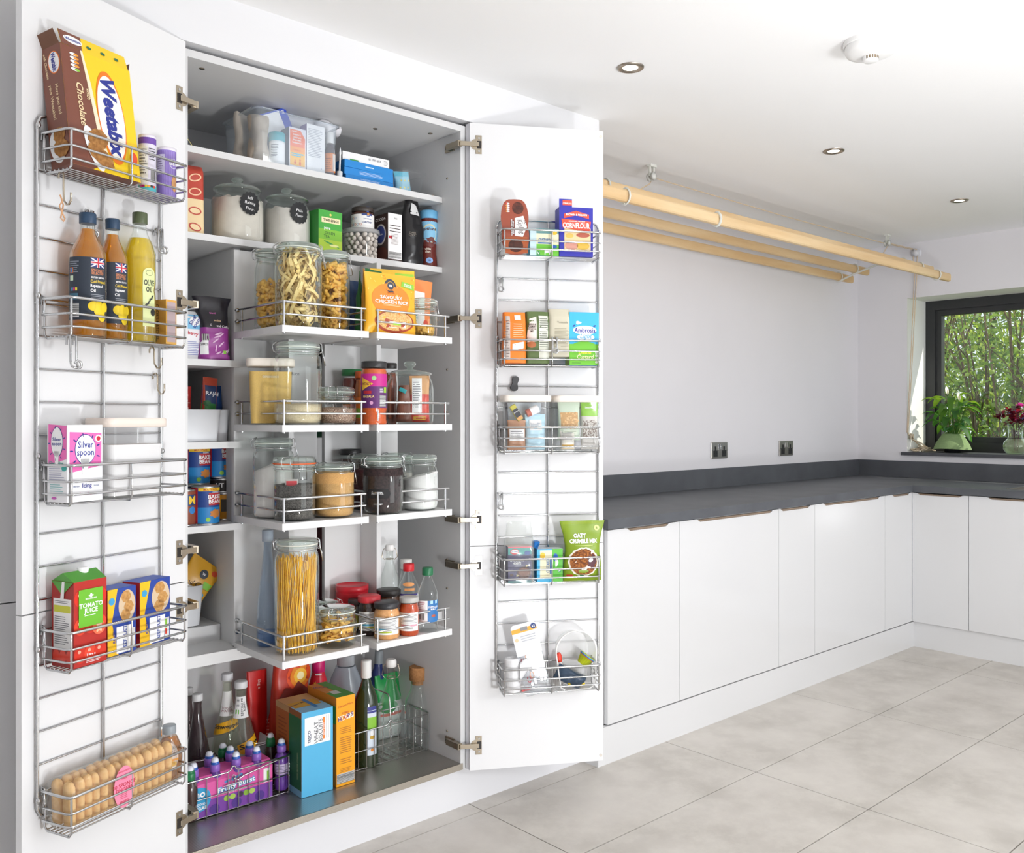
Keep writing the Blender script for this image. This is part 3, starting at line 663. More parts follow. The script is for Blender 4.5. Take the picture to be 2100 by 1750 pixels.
wire_rack(Rg, 'chrome wire rack with five baskets on the far pantry door', (.087, .430), (.090, .410))
def hook(s, px, py, d, h, label, kind=0, w=.0022):
    x, z = dl(s, px, py, d); t = thing('metal_hook', label, 'hook', tuple(s.M @ Vector((x, -d, z))), s.a, group='spare metal hooks on the door racks')
    b = B()
    if kind == 0:    # flat S hook
        pts = [(0, .010, -.008), (0, .010, .0), (0, .006, .006), (0, 0, .006), (0, -.005, 0), (0, -.005, -h * .4), (0, -.006, -h + .016), (0, -.014, -h + .006), (0, -.022, -h + .006), (0, -.028, -h + .014), (0, -.028, -h + .03)]
        b.tube(pts, w, NICKEL, 6)
    else:            # double wire hook with a curled end
        for dx in (0, .014): b.tube([(dx, .008, -.014), (dx, .008, 0), (dx, .003, .006), (dx, -.003, .004), (dx, -.004, -h * .5), (dx, -.004, -h + .012)], w, CHROME, 6)
        b.tube([(0, -.004, -h + .012), (0, -.008, -h + .002), (.007, -.014, -h - .001), (.014, -.008, -h + .002), (.014, -.004, -h + .012)], w, CHROME, 6)
        b.tube([(.007 + .008 * math.cos(R(a)), -.018, -h + .006 + .008 * math.sin(R(a))) for a in range(-90, 190, 28)], w, CHROME, 6)
    child('wire', b, t); return t
h1 = hook(Lf, 127, 357, .06, .072, 'flat steel hook under the top basket carrying a tan leather loop')
x, z = dl(Lf, 120, 412, .08); b = B(); b.T = Lf.M @ Matrix.Translation((x, -.085, z)); tn = mk('d2a178', .7)
pts = [(0, .0, .012), (.004, -.002, .0), (-.003, -.002, -.012), (.004, -.003, -.028), (.009, -.003, -.036), (.006, -.003, -.042), (-.001, -.003, -.036), (.003, -.003, -.020), (.006, -.002, -.008), (0, 0, .012)]
b.tube(pts, .0016, tn, 5); tag(b.build('leather_loop'), 'thin tan leather loop hanging from a hook on the near door rack', 'loop')
hook(Lf, 142, 693, .095, .062, 'double wire hook hanging in front of the second basket floor', 1, .0026)
hook(Lf, 313, 717, .06, .05, 'flat steel hook below the matchbox basket')
hook(Lf, 320, 771, .012, .05, 'flat steel hook on the frame just under the second basket')
hook(Lf, 322, 472, .016, .055, 'curled wire hook beside the olive oil bottle', 1, .0026)
hook(Lf, 178, 435, .016, .055, 'curled wire hook half hidden behind the rapeseed oil bottles', 1, .0026)
hook(Rg, 1022, 572, .016, .042, 'double wire hook on the far rack below its top basket', 1)
hook(Rg, 1133, 695, .103, .045, 'double wire hook over the rim of the far rack second basket', 1)
hook(Rg, 1022, 1015, .016, .046, 'double wire hook on the far rack between third and fourth baskets', 1)
x, z = dl(Rg, 1056, 787, .01); t = thing('bag_clip', 'dark grey waisted plastic clip stuck on the far pantry door', 'clip', tuple(Rg.M @ Vector((x, -.001, z))), Rg.a, ry=R(10))
b = B(); o = []
for k in range(28):
    a = 2 * math.pi * k / 28; q = math.sin(a); o.append(((.0125 - .0045 * math.cos(2 * q * 1.5) * (1 if abs(q) < .9 else 1)) * math.cos(a) * (1.15 if q < 0 else 1), .0245 * q))
b.prism(o, -.012, -.001, mk('47484b', .6)); child('body', b, t)

# ------------------------------------------------------------------ the two swing-out shelf racks inside
TZ = [1.520, 1.2625, 1.009, .653]; RYB, RYF = 2.39, 2.11
def tower(x0, x1, xd, label, pz0=.643, ptop=1.752):
    t = thing('swing_out_rack', label, 'rack', (x0, RYB, pz0), group='two swing-out shelf racks in the pantry')
    def pb(n, q, m=INNER): b = B(); b.box(*q, m); return b.build(n, t, world=True)
    pb('back_panel', (x0, RYB, pz0, x1, RYB + .016, ptop)); pb('upright', (xd, RYB - .09, pz0 + .01, xd + .016, RYB - .001, ptop))
    for z in TZ:
        sh = pb('shelf', (x0, RYF, z - .018, x1, RYB - .001, z))
        b = B()
        for dz, rr in ((.062, .0034), (.03, .0028)):
            b.tube([(x0 + .007, RYB - .006, z + dz), (x0 + .007, RYF + .02, z + dz), (x0 + .009, RYF + .009, z + dz), (x0 + .02, RYF + .007, z + dz), (x1 - .006, RYF + .007, z + dz)], rr, CHROME, 7)
            b.tube([(x0 + .007, RYB - .010, z + dz), (x0 + .007, RYB - .001, z + dz)], .006, CHROME, 8)
        for (x, y) in ((x0 + .007, RYB - .035), (x0 + .009, RYF + .009), (x1 - .02, RYF + .007)): b.tube([(x, y, z), (x, y, z + .065)], .0032, CHROME, 7); b.tube([(x, y, z - .0215), (x, y, z - .018)], .0045, CHROME, 8)
        b.build('rail', sh, world=True)
    return t
tower(1.118, 1.380, 1.238, 'white swing-out rack with four railed shelves on the pasta jar side')
tower(1.406, 1.672, 1.532, 'white swing-out rack with four railed shelves on the sauce jar side')
# ------------------------------------------------------------------ placing and builders for the groceries
def face(x, y): return math.atan2(-x, y)
class Pl: pass
def atY(cx, Y, z, w, ytop, rz=None):
    """upright round thing whose axis stands on the plane Y"""
    q = Pl(); P = onY(cx, HOR, Y); d = dep(P); q.r = w / 2 * d / FP; q.loc = (P.x, P.y, z); q.h = zat(ytop, d - q.r * .0) - z; q.rz = face(P.x, P.y) if rz is None else rz; q.k = d / FP; return q
def atB(cx, yb, z, w, ytop):
    """the same, found from the visible foot of the thing"""
    P = onZ(cx, yb, z); r = w / 2 * dep(P) / FP; n = math.hypot(P.x, P.y); c = (P.x + P.x / n * r, P.y + P.y / n * r)
    return atY(cx, c[1], z, w, ytop)
def atD(s, cx, d, z, w, ytop, rz=None):
    x, _ = dl(s, cx, HOR, d); P = s.M @ Vector((x, -d, 0)); q = Pl(); dd = dep(P); q.r = w / 2 * dd / FP; q.loc = (P.x, P.y, z); q.h = zat(ytop, dd) - z; q.rz = face(P.x, P.y) if rz is None else rz; q.k = dd / FP; return q
def boxY(pl, pr, Y, z, ytop, depth, rz=0):
    q = Pl(); a = onY(pl, HOR, Y); c = onY(pr, HOR, Y); q.w = c.x - a.x; q.h = zat(ytop, dep(a)) - z; q.d = depth; q.loc = ((a.x + c.x) / 2, Y + depth / 2, z); q.rz = rz; return q
def boxD(s, pl, pr, d, z, ytop, depth, rz=0):
    q = Pl(); a, _ = dl(s, pl, HOR, d); c, _ = dl(s, pr, HOR, d); P = s.M @ Vector(((a + c) / 2, -(d - depth / 2), 0)); F0 = s.M @ Vector((a, -d, 0))
    q.w = c - a; q.h = zat(ytop, dep(F0)) - z; q.d = depth; q.loc = (P.x, P.y, z); q.rz = s.a + rz; return q
def faces(w, d, h):
    return Flat((-w / 2, -d / 2, 0)), Flat((-w / 2, d / 2, 0), (0, -1, 0)), Flat((-w / 2, -d / 2, h), (1, 0, 0), (0, 1, 0))
def carton(name, label, cat, q, cols, pr=None, group=None, rx=0, ry=0, lid=None):
    t = thing(name, label, cat, q.loc, q.rz, group, rx, ry); w, d, h = q.w, q.d, q.h; b = B(); base = cols.get('body', 'ffffff')
    mats = {k: mk(v, .45) for k, v in cols.items() if k != 'body'}
    b.box(-w / 2, -d / 2, 0, w / 2, d / 2, h, mk(base, .45), mats=mats); child('carton', b, t)
    if pr:
        b = B(); F, L, T = faces(w, d, h); pr(b, F, L, T, w, d, h)
        if b.v: child('printed_face', b, t)
    return t
def m_(h, r=.5): return mk(h, r)
def can_(name, label, cat, q, col, capcol=None, pr=None, group=None, caph=.006, metal=True, rimr=1.02):
    t = thing(name, label, cat, q.loc, q.rz, group); r, h = q.r, q.h; b = B(); b.lathe([(r * .96, 0), (r, .003), (r, h - .004)], mk(col, .4), 30, cap1=False); child('body', b, t)
    b = B(); cm = mk(capcol or 'c9c9c9', .3, 1 if (metal and not capcol) else 0); b.lathe([(r, h - caph), (r * rimr, h - caph + .001), (r * rimr, h), (r * .93, h), (r * .92, h - .003), (.001, h - .003)], cm, 30, cap0=False, cap1=False); child('lid', b, t)
    if metal and not capcol: b = B(); b.lathe([(r * rimr, 0), (r * rimr, .0025), (r, .003)], cm, 30, cap1=False); child('rim', b, t)
    if pr: b = B(); pr(b, Round(r, 0), r, h); child('printed_label', b, t)
    return t
def jarprof(r, h, rn, sh=.045, top=.024):
    return [(r * .82, .0), (r * .93, .004), (r * .985, .014), (r, .035), (r, h - top - sh - .012), (r * .985, h - top - sh * .75), ((r + rn) / 2, h - top - sh * .35), (rn, h - top - .014), (rn, h - top)]
def fill_powder(b, r, h, mat, slope=0, lump=.004, seed=0):
    n = 26; rr = [(r * .80, .004), (r * .92, .008), (r * .975, .018), (r * .985, .038)]; rings = []
    for q, z in rr: rings.append([(q * math.sin(2 * math.pi * k / n), -q * math.cos(2 * math.pi * k / n), z) for k in range(n)])
    def tz(x, y): return h + slope * x / r + lump * noise.noise(Vector((x * 60, y * 60, seed)))
    for q in (.985, .7, .35, .02): rings.append([(r * q * math.sin(2 * math.pi * k / n), -r * q * math.cos(2 * math.pi * k / n), tz(r * q * math.sin(2 * math.pi * k / n), -r * q * math.cos(2 * math.pi * k / n)) + (1 - q) * lump) for k in range(n)])
    b.loft(rings, mat)
def ridged(b, c, ax, L, r, mat, n=5):
    ax = ax.normalized(); pts = [c + ax * L * (i / (2 * n) - .5) for i in range(2 * n + 1)]; b.tube(pts, lambda q: r * (.72 + .45 * abs(math.sin(q * math.pi * n))), mat, 7)
def rv(rg): return Vector((rg.gauss(0, 1), rg.gauss(0, 1), rg.gauss(0, 1))).normalized()
def fill_pasta(b, kind, r, h, mat, rg, z0=.006):
    if kind == 'spaghetti':
        for i in range(190):
            a = rg.uniform(0, 6.283); q = r * .93 * rg.uniform(.55, 1) ; a2 = a + rg.uniform(-.5, .9); q2 = r * .93 * rg.uniform(.5, 1)
            b.tube([(q * math.cos(a), q * math.sin(a), z0), ((q * math.cos(a) + q2 * math.cos(a2)) / 2, (q * math.sin(a) + q2 * math.sin(a2)) / 2, h * .5), (q2 * math.cos(a2), q2 * math.sin(a2), h - rg.uniform(0, .018))], .0011, mat, 4)
    elif kind == 'tagliatelle':
        for i in range(210):
            R_ = rg.uniform(.014, r * .8); c = Vector((rg.uniform(-1, 1) * (r - R_) * .7, rg.uniform(-1, 1) * (r - R_) * .7, rg.uniform(z0 + .014, h - .012)))
            u = rv(rg); u.z *= .45; u.normalize(); w = u.orthogonal().normalized(); k = u.cross(w); a0 = rg.uniform(0, 6.28); n = 12; L = []
            for j in range(n):
                a = a0 + j * rg.uniform(.30, .42); p = c + (w * math.cos(a) + k * math.sin(a)) * R_ * (1 + .1 * math.sin(j * 1.3))
                q = math.hypot(p.x, p.y); 
                if q > r * .955: p.x *= r * .955 / q; p.y *= r * .955 / q
                p.z = min(max(p.z, z0), h); wd_ = u * .0042; pp = [p + wd_, p - wd_]
                for s_ in pp:
                    q = math.hypot(s_.x, s_.y)
                    if q > r * .965: s_.x *= r * .965 / q; s_.y *= r * .965 / q
                    s_.z = max(s_.z, .003)
                L.append([tuple(pp[0]), tuple(pp[1])])
            b.loft(L, mat, False, False, True, closed=False)
    else:
        n = {'fusilli': 250, 'penne': 130, 'mixed': 190, 'noodle': 70}[kind] if h > .12 else 75
        for i in range(n):
            a = rg.uniform(0, 6.283); L = .026 if kind != 'penne' else .034; q = (r - .012) * rg.uniform(.45, 1) ; ax = rv(rg); ax.z *= .6
            t_ = Vector((-math.sin(a), math.cos(a), rg.uniform(-.8, .8))); ax = (t_ + ax * .35).normalized()
            c = Vector((q * math.cos(a), q * math.sin(a), rg.uniform(z0 + .012, h - .006)))
            e = L / 2 * math.hypot(ax.x, ax.y)
            lim = r * .95 - .006
            far = max(math.hypot(c.x + s_ * ax.x * L / 2, c.y + s_ * ax.y * L / 2) for s_ in (-1, 1))
            if far > lim: c.x *= lim / far; c.y *= lim / far
            if kind == 'penne': b.tube([c - ax * L / 2, c + ax * L / 2], .0048, mat, 8, cap=False); b.tube([c - ax * L / 2, c + ax * L / 2], .0034, mat, 6, cap=False)
            else: ridged(b, c, ax, L, .0062, mat, 4)
PASTA = mk('fbc35a', .5, noisy=.10, scale=90, name='dry_pasta'); PASTA2 = mk('ffe29a', .5, noisy=.05, scale=70, name='egg_pasta'); SPAG = mk('ffc838', .45, name='spaghetti')
def clip_jar(label, q, fill, frac, mat=None, neck=.86, seal=None, clip_a=None, slope=0, label_pr=None, sq=False, group='clip-top glass jars on the swing-out racks', top=.024, sh=.045, fname=None):
    t = thing('clip_jar', label, 'jar', q.loc, q.rz, group); r, h = q.r, q.h; rn = r * neck; pr = jarprof(r, h, rn, sh, top)
    b = B(); b.lathe(pr, GLASS, 34, cap1=False)
    b.lathe([(rn, h - top - .002), (rn + .004, h - top), (rn + .0042, h - top + .005), (rn, h - top + .007)], RIM, 34, cap0=False, cap1=False); b.lathe([(rn + .0005, h - top - .012), (rn + .002, h - top - .010), (rn + .0005, h - top - .008)], RIM, 34, cap0=False, cap1=False); child('glass', b, t)
    b = B(); z = h - top + .009; b.lathe([(rn - .003, z - .001), (rn + .004, z), (rn + .0045, z + .005), (rn + .001, h - .004), (rn - .012, h - .001), (rn * .4, h)], RIM, 34, cap0=False); child('lid', b, t)
    b = B(); b.lathe([(rn + .001, h - top + .0065), (rn + .0045, h - top + .007), (rn + .0045, h - top + .009), (rn + .001, h - top + .0095)], mk(seal or 'dfe6dc', .5), 34, cap0=False, cap1=False); child('seal', b, t)
    b = B(); wz = h - top - .006; b.tube([((rn + .0025) * math.cos(R(a)), (rn + .0025) * math.sin(R(a)), wz) for a in range(0, 360, 15)], .0011, CHROME, 5, closed=True)
    ca = R(200 if clip_a is None else clip_a); ux, uy = math.cos(ca), math.sin(ca); vx, vy = -uy, ux
    def P_(o, s_, z): return (ux * (rn + o) + vx * s_, uy * (rn + o) + vy * s_, z)
    b.tube([P_(.003, -.012, wz), P_(.010, -.012, wz + .004), P_(.012, -.012, h - top + .014), P_(.004, -.012, h - .003), P_(-.004, 0, h - .001), P_(.004, .012, h - .003), P_(.012, .012, h - top + .014), P_(.010, .012, wz + .004), P_(.003, .012, wz)], .0012, CHROME, 5)
    cb = ca + math.pi; ux, uy = math.cos(cb), math.sin(cb); vx, vy = -uy, ux
    b.tube([P_(.002, -.010, h - .003), P_(.008, -.010, h - .006), P_(.010, -.011, wz + .002), P_(.004, -.012, wz)], .0012, CHROME, 5)
    b.tube([P_(.002, .010, h - .003), P_(.008, .010, h - .006), P_(.010, .011, wz + .002), P_(.004, .012, wz)], .0012, CHROME, 5)
    b.tube([P_(.009, -.010, wz + .006), P_(.013, -.010, wz - .008), P_(.018, -.009, wz - .034), P_(.018, .009, wz - .034), P_(.013, .010, wz - .008), P_(.009, .010, wz + .006)], .0012, CHROME, 5); child('wire_clip', b, t)
    rg = random.Random(len(label) * 7); b = B()
    if fill == 'powder': fill_powder(b, r, h * frac, mat, slope, seed=len(label)); o = child(fname or 'contents', b, t)
    elif fill: fill_pasta(b, fill, r, h * frac, mat or PASTA, rg); o = child(fname or 'pasta', b, t); o['kind'] = 'stuff'
    if label_pr: b = B(); label_pr(b, Round(r, 0), r, h); child('printed_label', b, t)
    return t
def bottle(name, label, cat, q, prof, col, capcol, caph, capr=None, liquid=None, pr=None, group=None, sy=1, seg=26, capm=0, cr=.4, rx=0, ry=0, capprof=None):
    """prof: list of (radius fraction, height fraction) up to the cap"""
    t = thing(name, label, cat, q.loc, q.rz, group, rx, ry); r, h = q.r, q.h
    pp = [(a * r, z * h) for a, z in prof]; gm = col if not isinstance(col, str) else mk(col, .25)
    b = B(); b.lathe(pp, gm, seg, sy=sy, cap1=True); child('bottle_body' if name != 'jar' else 'glass', b, t)
    if liquid:
        f, lm = liquid; lp = [(a * .955, max(z, .003)) for a, z in pp if z <= f * h]
        if lp:
            hi = [p for p in pp if p[1] > f * h]
            if hi: a0, z0 = pp[len(lp) - 1]; a1, z1 = hi[0]; k = (f * h - z0) / max(1e-6, z1 - z0); lp.append(((a0 + (a1 - a0) * k) * .955, f * h))
            b = B(); b.lathe(lp, lm, seg, sy=sy); child('contents', b, t)
    if capcol:
        cr_ = capr * r if capr else pp[-1][0] * 1.15; z = pp[-1][1]; cm = mk(capcol, cr, capm); b = B()
        b.lathe([(cr_ * .98, h - caph), (cr_, h - caph + .001), (cr_, h - .002), (cr_ * .93, h), (.001, h)] if not capprof else [(a * r, h - caph + zz * caph) for a, zz in capprof], cm, 24, cap0=True, scallop=None); child('cap', b, t)
    if pr:
        def rad(z):
            z = max(0, min(z, pp[-1][1]))
            for (a0, z0), (a1, z1) in zip(pp, pp[1:]):
                if z0 <= z <= z1: return a0 + (a1 - a0) * (z - z0) / max(1e-6, z1 - z0)
            return r
        b = B(); f = Round(rad, 0, sy=sy); f.R0 = r; pr(b, f, r, h); child('printed_label', b, t)
    return t
def bag(name, label, cat, loc, rz, w, d, h, col, expo=2.2, wp=None, dp=None, crump=.003, freq=28, pr=None, group=None, rough=.35, rx=0, ry=0, mat=None, seed=0, lean=0, twocol=None):
    """soft packet: superellipse sections with crumples; wp/dp give width and depth along the height"""
    t = thing(name, label, cat, loc, rz, group, rx, ry)
    wp = wp or (lambda v: 1 - .06 * math.sin(math.pi * v)); dp = dp or (lambda v: min(1, (v / .1 + .25)) ** .6 * max(.03, 1 - max(0, (v - .55) / .45) ** 1.4))
    def nz(x, z): return crump * noise.noise(Vector((x * freq, z * freq, seed * 3.1))) * 1.6 + crump * .5 * noise.noise(Vector((x * freq * 2.3, z * freq * 2.3, seed + 9)))
    def fr(x, z):
        v = max(0, min(1, z / h)); a, c = w / 2 * wp(v), d / 2 * dp(v); q = min(1, abs(x) / a); return -c * (1 - q ** expo) ** (1 / expo) + nz(x, z) * (1 - q ** 4) - lean * v
    n = 22; m = 26; rings = []
    for j in range(n + 1):
        v = j / n; z = h * v; a, c = w / 2 * wp(v), d / 2 * dp(v); ring = []
        for k in range(m):
            th_ = 2 * math.pi * k / m; cx, sx = math.cos(th_), math.sin(th_); x = a * math.copysign(abs(cx) ** (2 / expo), cx); q = min(1, abs(x) / a)
            y = c * math.copysign(abs(sx) ** (2 / expo), sx); y += nz(x, z) * (1 - q ** 4) - lean * v if sx < 0 else nz(x + .5, z) * (1 - q ** 4) - lean * v
            ring.append((x, y, z + .35 * nz(x + 2, z) * (1 if 0 < j < n else (.8 if j == n else 0))))
        rings.append(ring)
    mt = mat or mk(col, rough); b = B()
    if twocol:
        zc, m2 = twocol; k = int(n * zc); b.loft(rings[:k + 1], mt, True, False); b.loft(rings[k:], m2, False, True)
    else: b.loft(rings, mt)
    child('packet', b, t)
    if pr:
        f = Func(lambda x, y, e: (x - w / 2, fr(x - w / 2, y) - e - .0006, y)); b = B(); pr(b, f, w, h); child('printed_front', b, t)
    return t
def bagY(pl, pr_, Y, z, ytop): q = boxY(pl, pr_, Y, z, ytop, 0); return q.loc, q.rz, q.w, q.h
def bagD(s, pl, pr_, d, z, ytop): q = boxD(s, pl, pr_, d, z, ytop, 0); return q.loc, q.rz, q.w, q.h
K = lambda: mk('25242a', .55)
W_ = lambda: mk('fbfbfb', .5)
# ------------------------------------------------------------------ top shelf
z1 = SH[0]
t = thing('folder', 'dark folder with a yellow edge leaning at the end of the top shelf', 'folder', (1.005, 2.50, z1), ry=R(-38)); b = B(); b.box(-.003, -.1, .002, .003, .1, .085, mk('3a3b3e', .5)); b.box(.003, -.1, .002, .0045, .1, .085, mk('e8d98a', .6)); b.box(.0045, -.1, .002, .0065, .1, .085, mk('2c2c2e', .5)); child('cover', b, t)
# clear tub
tx0, tx1, ty0, ty1, thh = 1.182, 1.452, 2.385, 2.60, .155
tub = thing('storage_tub', 'large clear plastic tub packed with medicines on the top shelf', 'tub', ((tx0 + tx1) / 2, (ty0 + ty1) / 2, z1))
pla = glassmat('clear_plastic', (.975, .98, .985), .16, .02, (.9, .92, .94), .08); tubm = glassmat('milky_tub', (.93, .96, .99), .4, .17, (.78, .87, .96), .1)
w2, d2 = (tx1 - tx0) / 2, (ty1 - ty0) / 2
def rr_ring(a, c, z, r=.018):
    o = []
    for sx, sy, a0 in ((1, -1, -90), (1, 1, 0), (-1, 1, 90), (-1, -1, 180)):
        for k in range(5): th_ = R(a0 + 22.5 * k); o.append((sx * (a - r) + r * math.cos(th_), sy * (c - r) + r * math.sin(th_), z))
    return o
b = B(); b.loft([rr_ring(w2 * .93, d2 * .93, .001), rr_ring(w2 * .95, d2 * .95, .006), rr_ring(w2, d2, thh)], tubm, True, False); child('wall', b, tub)
b = B(); b.loft([rr_ring(w2, d2, thh - .004), rr_ring(w2 + .006, d2 + .006, thh - .003), rr_ring(w2 + .006, d2 + .006, thh + .001), rr_ring(w2, d2, thh + .001)], tubm, False, False); child('rim', b, tub)
zi = z1 + .008
def P3(px, Y): return onY(px, HOR, Y)[0]
for i, (px, Y, h, c) in enumerate(((487, 2.50, .155, 'cfc6ba'), (516, 2.43, .135, 'b8a998'))):
    bag('paper_bag', ['crumpled pale paper bag at the shaded end of the clear tub', 'folded brown paper bag standing in the clear tub'][i], 'bag', (P3(px, Y) + .02, Y, zi), 0, .055, .05, h, c, 3, lambda v: 1 + .1 * math.sin(9 * v), lambda v: 1 - .4 * v, .016, 30, rough=.8, seed=i + 3)
q = Pl(); q.loc = (P3(568, 2.50) + .012, 2.495, z1 + .088); q.rz = R(4); q.w, q.d, q.h = .095, .05, .105
def pr(b, F, L, T, w, d, h):
    b.rect(F, w * .05, h * .42, w * .72, h * .96, W_(), 1); b.text(F, 'EY', w * .86, h * .9, .008, W_(), 2, R(-90)); b.rect(F, w * .35, h * .22, w * .8, h * .32, mk('f08a50'), 2); b.ell(F, w * .3, h * .14, .006, .006, mk('f07050'), 2)
carton('medicine_box', 'blue and white medicine box tilted on top of the clear tub', 'box', q, {'body': '2f4fc4', 'left': '26307c'}, pr, ry=R(-26))
t = thing('rolled_cloth', 'rolled white cloth poking out of the clear tub', 'cloth', (1.40, 2.52, z1 + .155), R(-12))
b = B(); cl = mk('e9e8ec', .9, noisy=.03, scale=40); pts = []
L = [[(x, (.034 - .0016 * k * .5) * math.cos(k * .62), .022 + (.034 - .0016 * k * .5) * math.sin(k * .62) * (1 - .45 * (x + .07) / .19)) for k in range(22)] for x in (-.07, -.03, .02, .07, .12)]
b.loft(L, cl, False, False, True, closed=False); b.lathe([(.001, 0), (.028, .008), (.03, .03), (.012, .04)], cl, 16, c=(.06, -.035), sy=.7); child('fabric', b, t)
zt = zi
q = atY(568, 2.415, zt, 32, 274)
def pr(b, f, r, h): b.rect(f, -r * 1.2, h * .08, r * 1.2, h * .66, W_(), 1); b.lines(f, -r * .8, h * .2, r * .2, h * .6, 8, mk('777d88'), 2)
bottle('pill_bottle', 'white pill tub with a teal lid inside the clear tub', 'bottle', q, [(.95, 0), (1, .04), (1, .70), (.9, .74)], 'f3f5f6', '3aa9b8', q.h * .28, 1.03, pr=pr)
q = boxY(593, 627, 2.40, zt, 259, .05)
def pr(b, F, L, T, w, d, h):
    b.poly(F, [(w * .05, h * .5), (w * .95, h * .5), (w * .95, h * .76), (w * .68, h * .95), (w * .05, h * .95)], mk('f27a52'), 1); b.rect(F, w * .05, h * .05, w * .95, h * .5, mk('fbc04a'), 1); b.rect(F, w * .05, h * .38, w * .95, h * .52, mk('f9a04c'), 2)
    b.text(F, 'ASDA+', w * .3, h * .9, .004, W_(), 3)
    for i, s_ in enumerate(("Infant's &", "Children's", 'Ibuprofen', 'Suspension')): b.text(F, s_, w * .46, h * (.83 - .07 * i), .0048, W_(), 3)
    b.text(F, '3 Months+', w * .45, h * .44, .004, mk('e0552f'), 3); b.rect(F, w * .12, h * .33, w * .85, h * .36, mk('58b6d8'), 2); b.rect(F, w * .12, h * .28, w * .7, h * .31, mk('58b6d8'), 2)
    for x, s_ in ((.35, .7), (.65, 1)): b.ell(F, w * x, h * (.13 + .07 * s_), .0028 * s_, .0028 * s_, mk('e5602f'), 2); b.ell(F, w * x, h * .12, .0035, .006 * s_, mk('e5602f'), 2)
carton('medicine_box', "orange and yellow children's medicine carton inside the clear tub", 'box', q, {'body': 'e7e6f0', 'left': '3d4a72'}, pr)
q = boxY(629, 666, 2.40, zt, 253, .04)
def pr(b, F, L, T, w, d, h): b.lines(F, w * .08, h * .3, w * .9, h * .92, 18, mk('b9bcc6'), 2); b.text(F, '=', w * .8, h * .08, .004, mk('4250a8'), 2)
carton('medicine_box', 'tall white carton of fine print inside the clear tub', 'box', q, {'body': 'fafafa', 'left': '8f78b0'}, pr)
q = atY(677, 2.415, zt, 21, 272)
def pr(b, f, r, h): b.rect(f, -r * 1.4, h * .06, r * 1.3, h * .50, mk('e8893a'), 1); b.rect(f, r * .5, h * .1, r * 1.3, h * .48, mk('e9e2da'), 2); b.lines(f, -r, h * .12, r * .3, h * .4, 6, mk('a85a20'), 2)
bottle('medicine_bottle', 'dark medicine bottle with white cap and orange label in the clear tub', 'bottle', q, [(.95, 0), (1, .03), (1, .55), (.75, .66), (.6, .70), (.6, .72)], '473a40', 'f2f2f0', q.h * .26, .72, pr=pr)
t = thing('oral_syringe', 'white oral syringe standing in the corner of the clear tub', 'syringe', (P3(696, 2.41), 2.41, zt), ry=R(2)); b = B(); b.lathe([(.009, 0), (.009, .018), (.003, .02), (.0028, .07), (.004, .075), (.001, .092)], mk('eef0f2', .4), 14); child('barrel', b, t)
# blue boxes
bh = .0225; bx0, bx1 = P3(708, 2.405), P3(808, 2.405)
for i in range(3):
    q = Pl(); q.w, q.d, q.h = bx1 - bx0 - .004 * (2 - i) * .6, .12, bh - .0005; q.rz = R((0, -1.0, .8)[i]); q.loc = ((bx0 + bx1) / 2 - .002 * i, 2.405 + .06, z1 + .0005 + i * bh)
    def pr(b, F, L, T, w, d, h, i=i): b.lines(F, w * (.3, .3, .42)[i], h * .25, w * (.78, .8, .6)[i], h * .75, (4, 3, 1)[i], mk('cfe3f5'), 2, rag=.2, th=.3 if i < 2 else .3)
    carton('flat_blue_box', ['flat blue box at the bottom of the stack on the top shelf', 'flat blue box in the middle of the stack on the top shelf', 'flat blue box just under the white one on the top shelf'][i], 'box', q, {'body': '1583cf', 'left': '1173b8'}, pr, group='blue boxes stacked on the top shelf')
q = Pl(); q.w, q.d, q.h = (bx1 - bx0) * .92, .11, .026; q.rz = R(-3); q.loc = ((bx0 + bx1) / 2 - .008, 2.405 + .06, z1 + 3 * bh + .001)
def pr(b, F, L, T, w, d, h): b.text(F, 'EXP 2023 10', w * .68, h * .6, .006, mk('7c7c84'), 2, R(180)); b.rect(F, w * .15, 0, w * .33, h * .22, mk('3f9a4a'), 2); b.lines(F, w * .88, h * .2, w * .97, h * .8, 4, mk('999999'), 2)
carton('white_box', 'thin white box lying on the blue boxes on the top shelf', 'box', q, {'body': 'f2f2f2'}, pr)
t = thing('small_tub', 'small clear tub holding a pale blue packet on the top shelf', 'tub', (P3(834, 2.44), 2.46, z1)); b = B()
b.loft([rr_ring(.042, .045, .001, .01), rr_ring(.050, .055, .075, .012)], pla, True, False); b.loft([rr_ring(.050, .055, .073, .012), rr_ring(.056, .061, .074, .012), rr_ring(.056, .061, .078, .012)], pla, False, False); child('wall', b, t)
def pr(b, f, w, h): 
    for k in range(6): b.ell(f, w * (.2 + .12 * k), h * (.3 + .3 * (k % 2)), .003, .003, mk('f1e27a'), 1)
bag('tissue_packet', 'pale blue packet with yellow spots inside the small clear tub', 'packet', (P3(834, 2.44) - .006, 2.45, z1 + .004), 0, .062, .03, .078, '9ed2e6', 2.5, pr=pr, ry=R(-8), twocol=(.8, mk('6cc3dc', .4)))
t = thing('cocktail_sticks', 'spilled bunch of wooden cocktail sticks on the top shelf', 'sticks', (P3(882, 2.43), 2.43, z1)); b = B(); rg = random.Random(3)
for k in range(60):
    a = rg.gauss(.15, .25); L = .028; c = Vector((rg.uniform(-.008, .008), rg.uniform(-.008, .012), rg.uniform(.002, .014))); v = Vector((math.cos(a), rg.gauss(0, .3), rg.gauss(.08, .12))).normalized() * L
    p0, p1 = c - v, c + v; p0.z = max(.001, p0.z); p1.z = max(.001, p1.z); b.tube([p0, p1], .0009, mk('d9b27c', .7), 4)
child('stick', b, t)['kind'] = 'stuff'
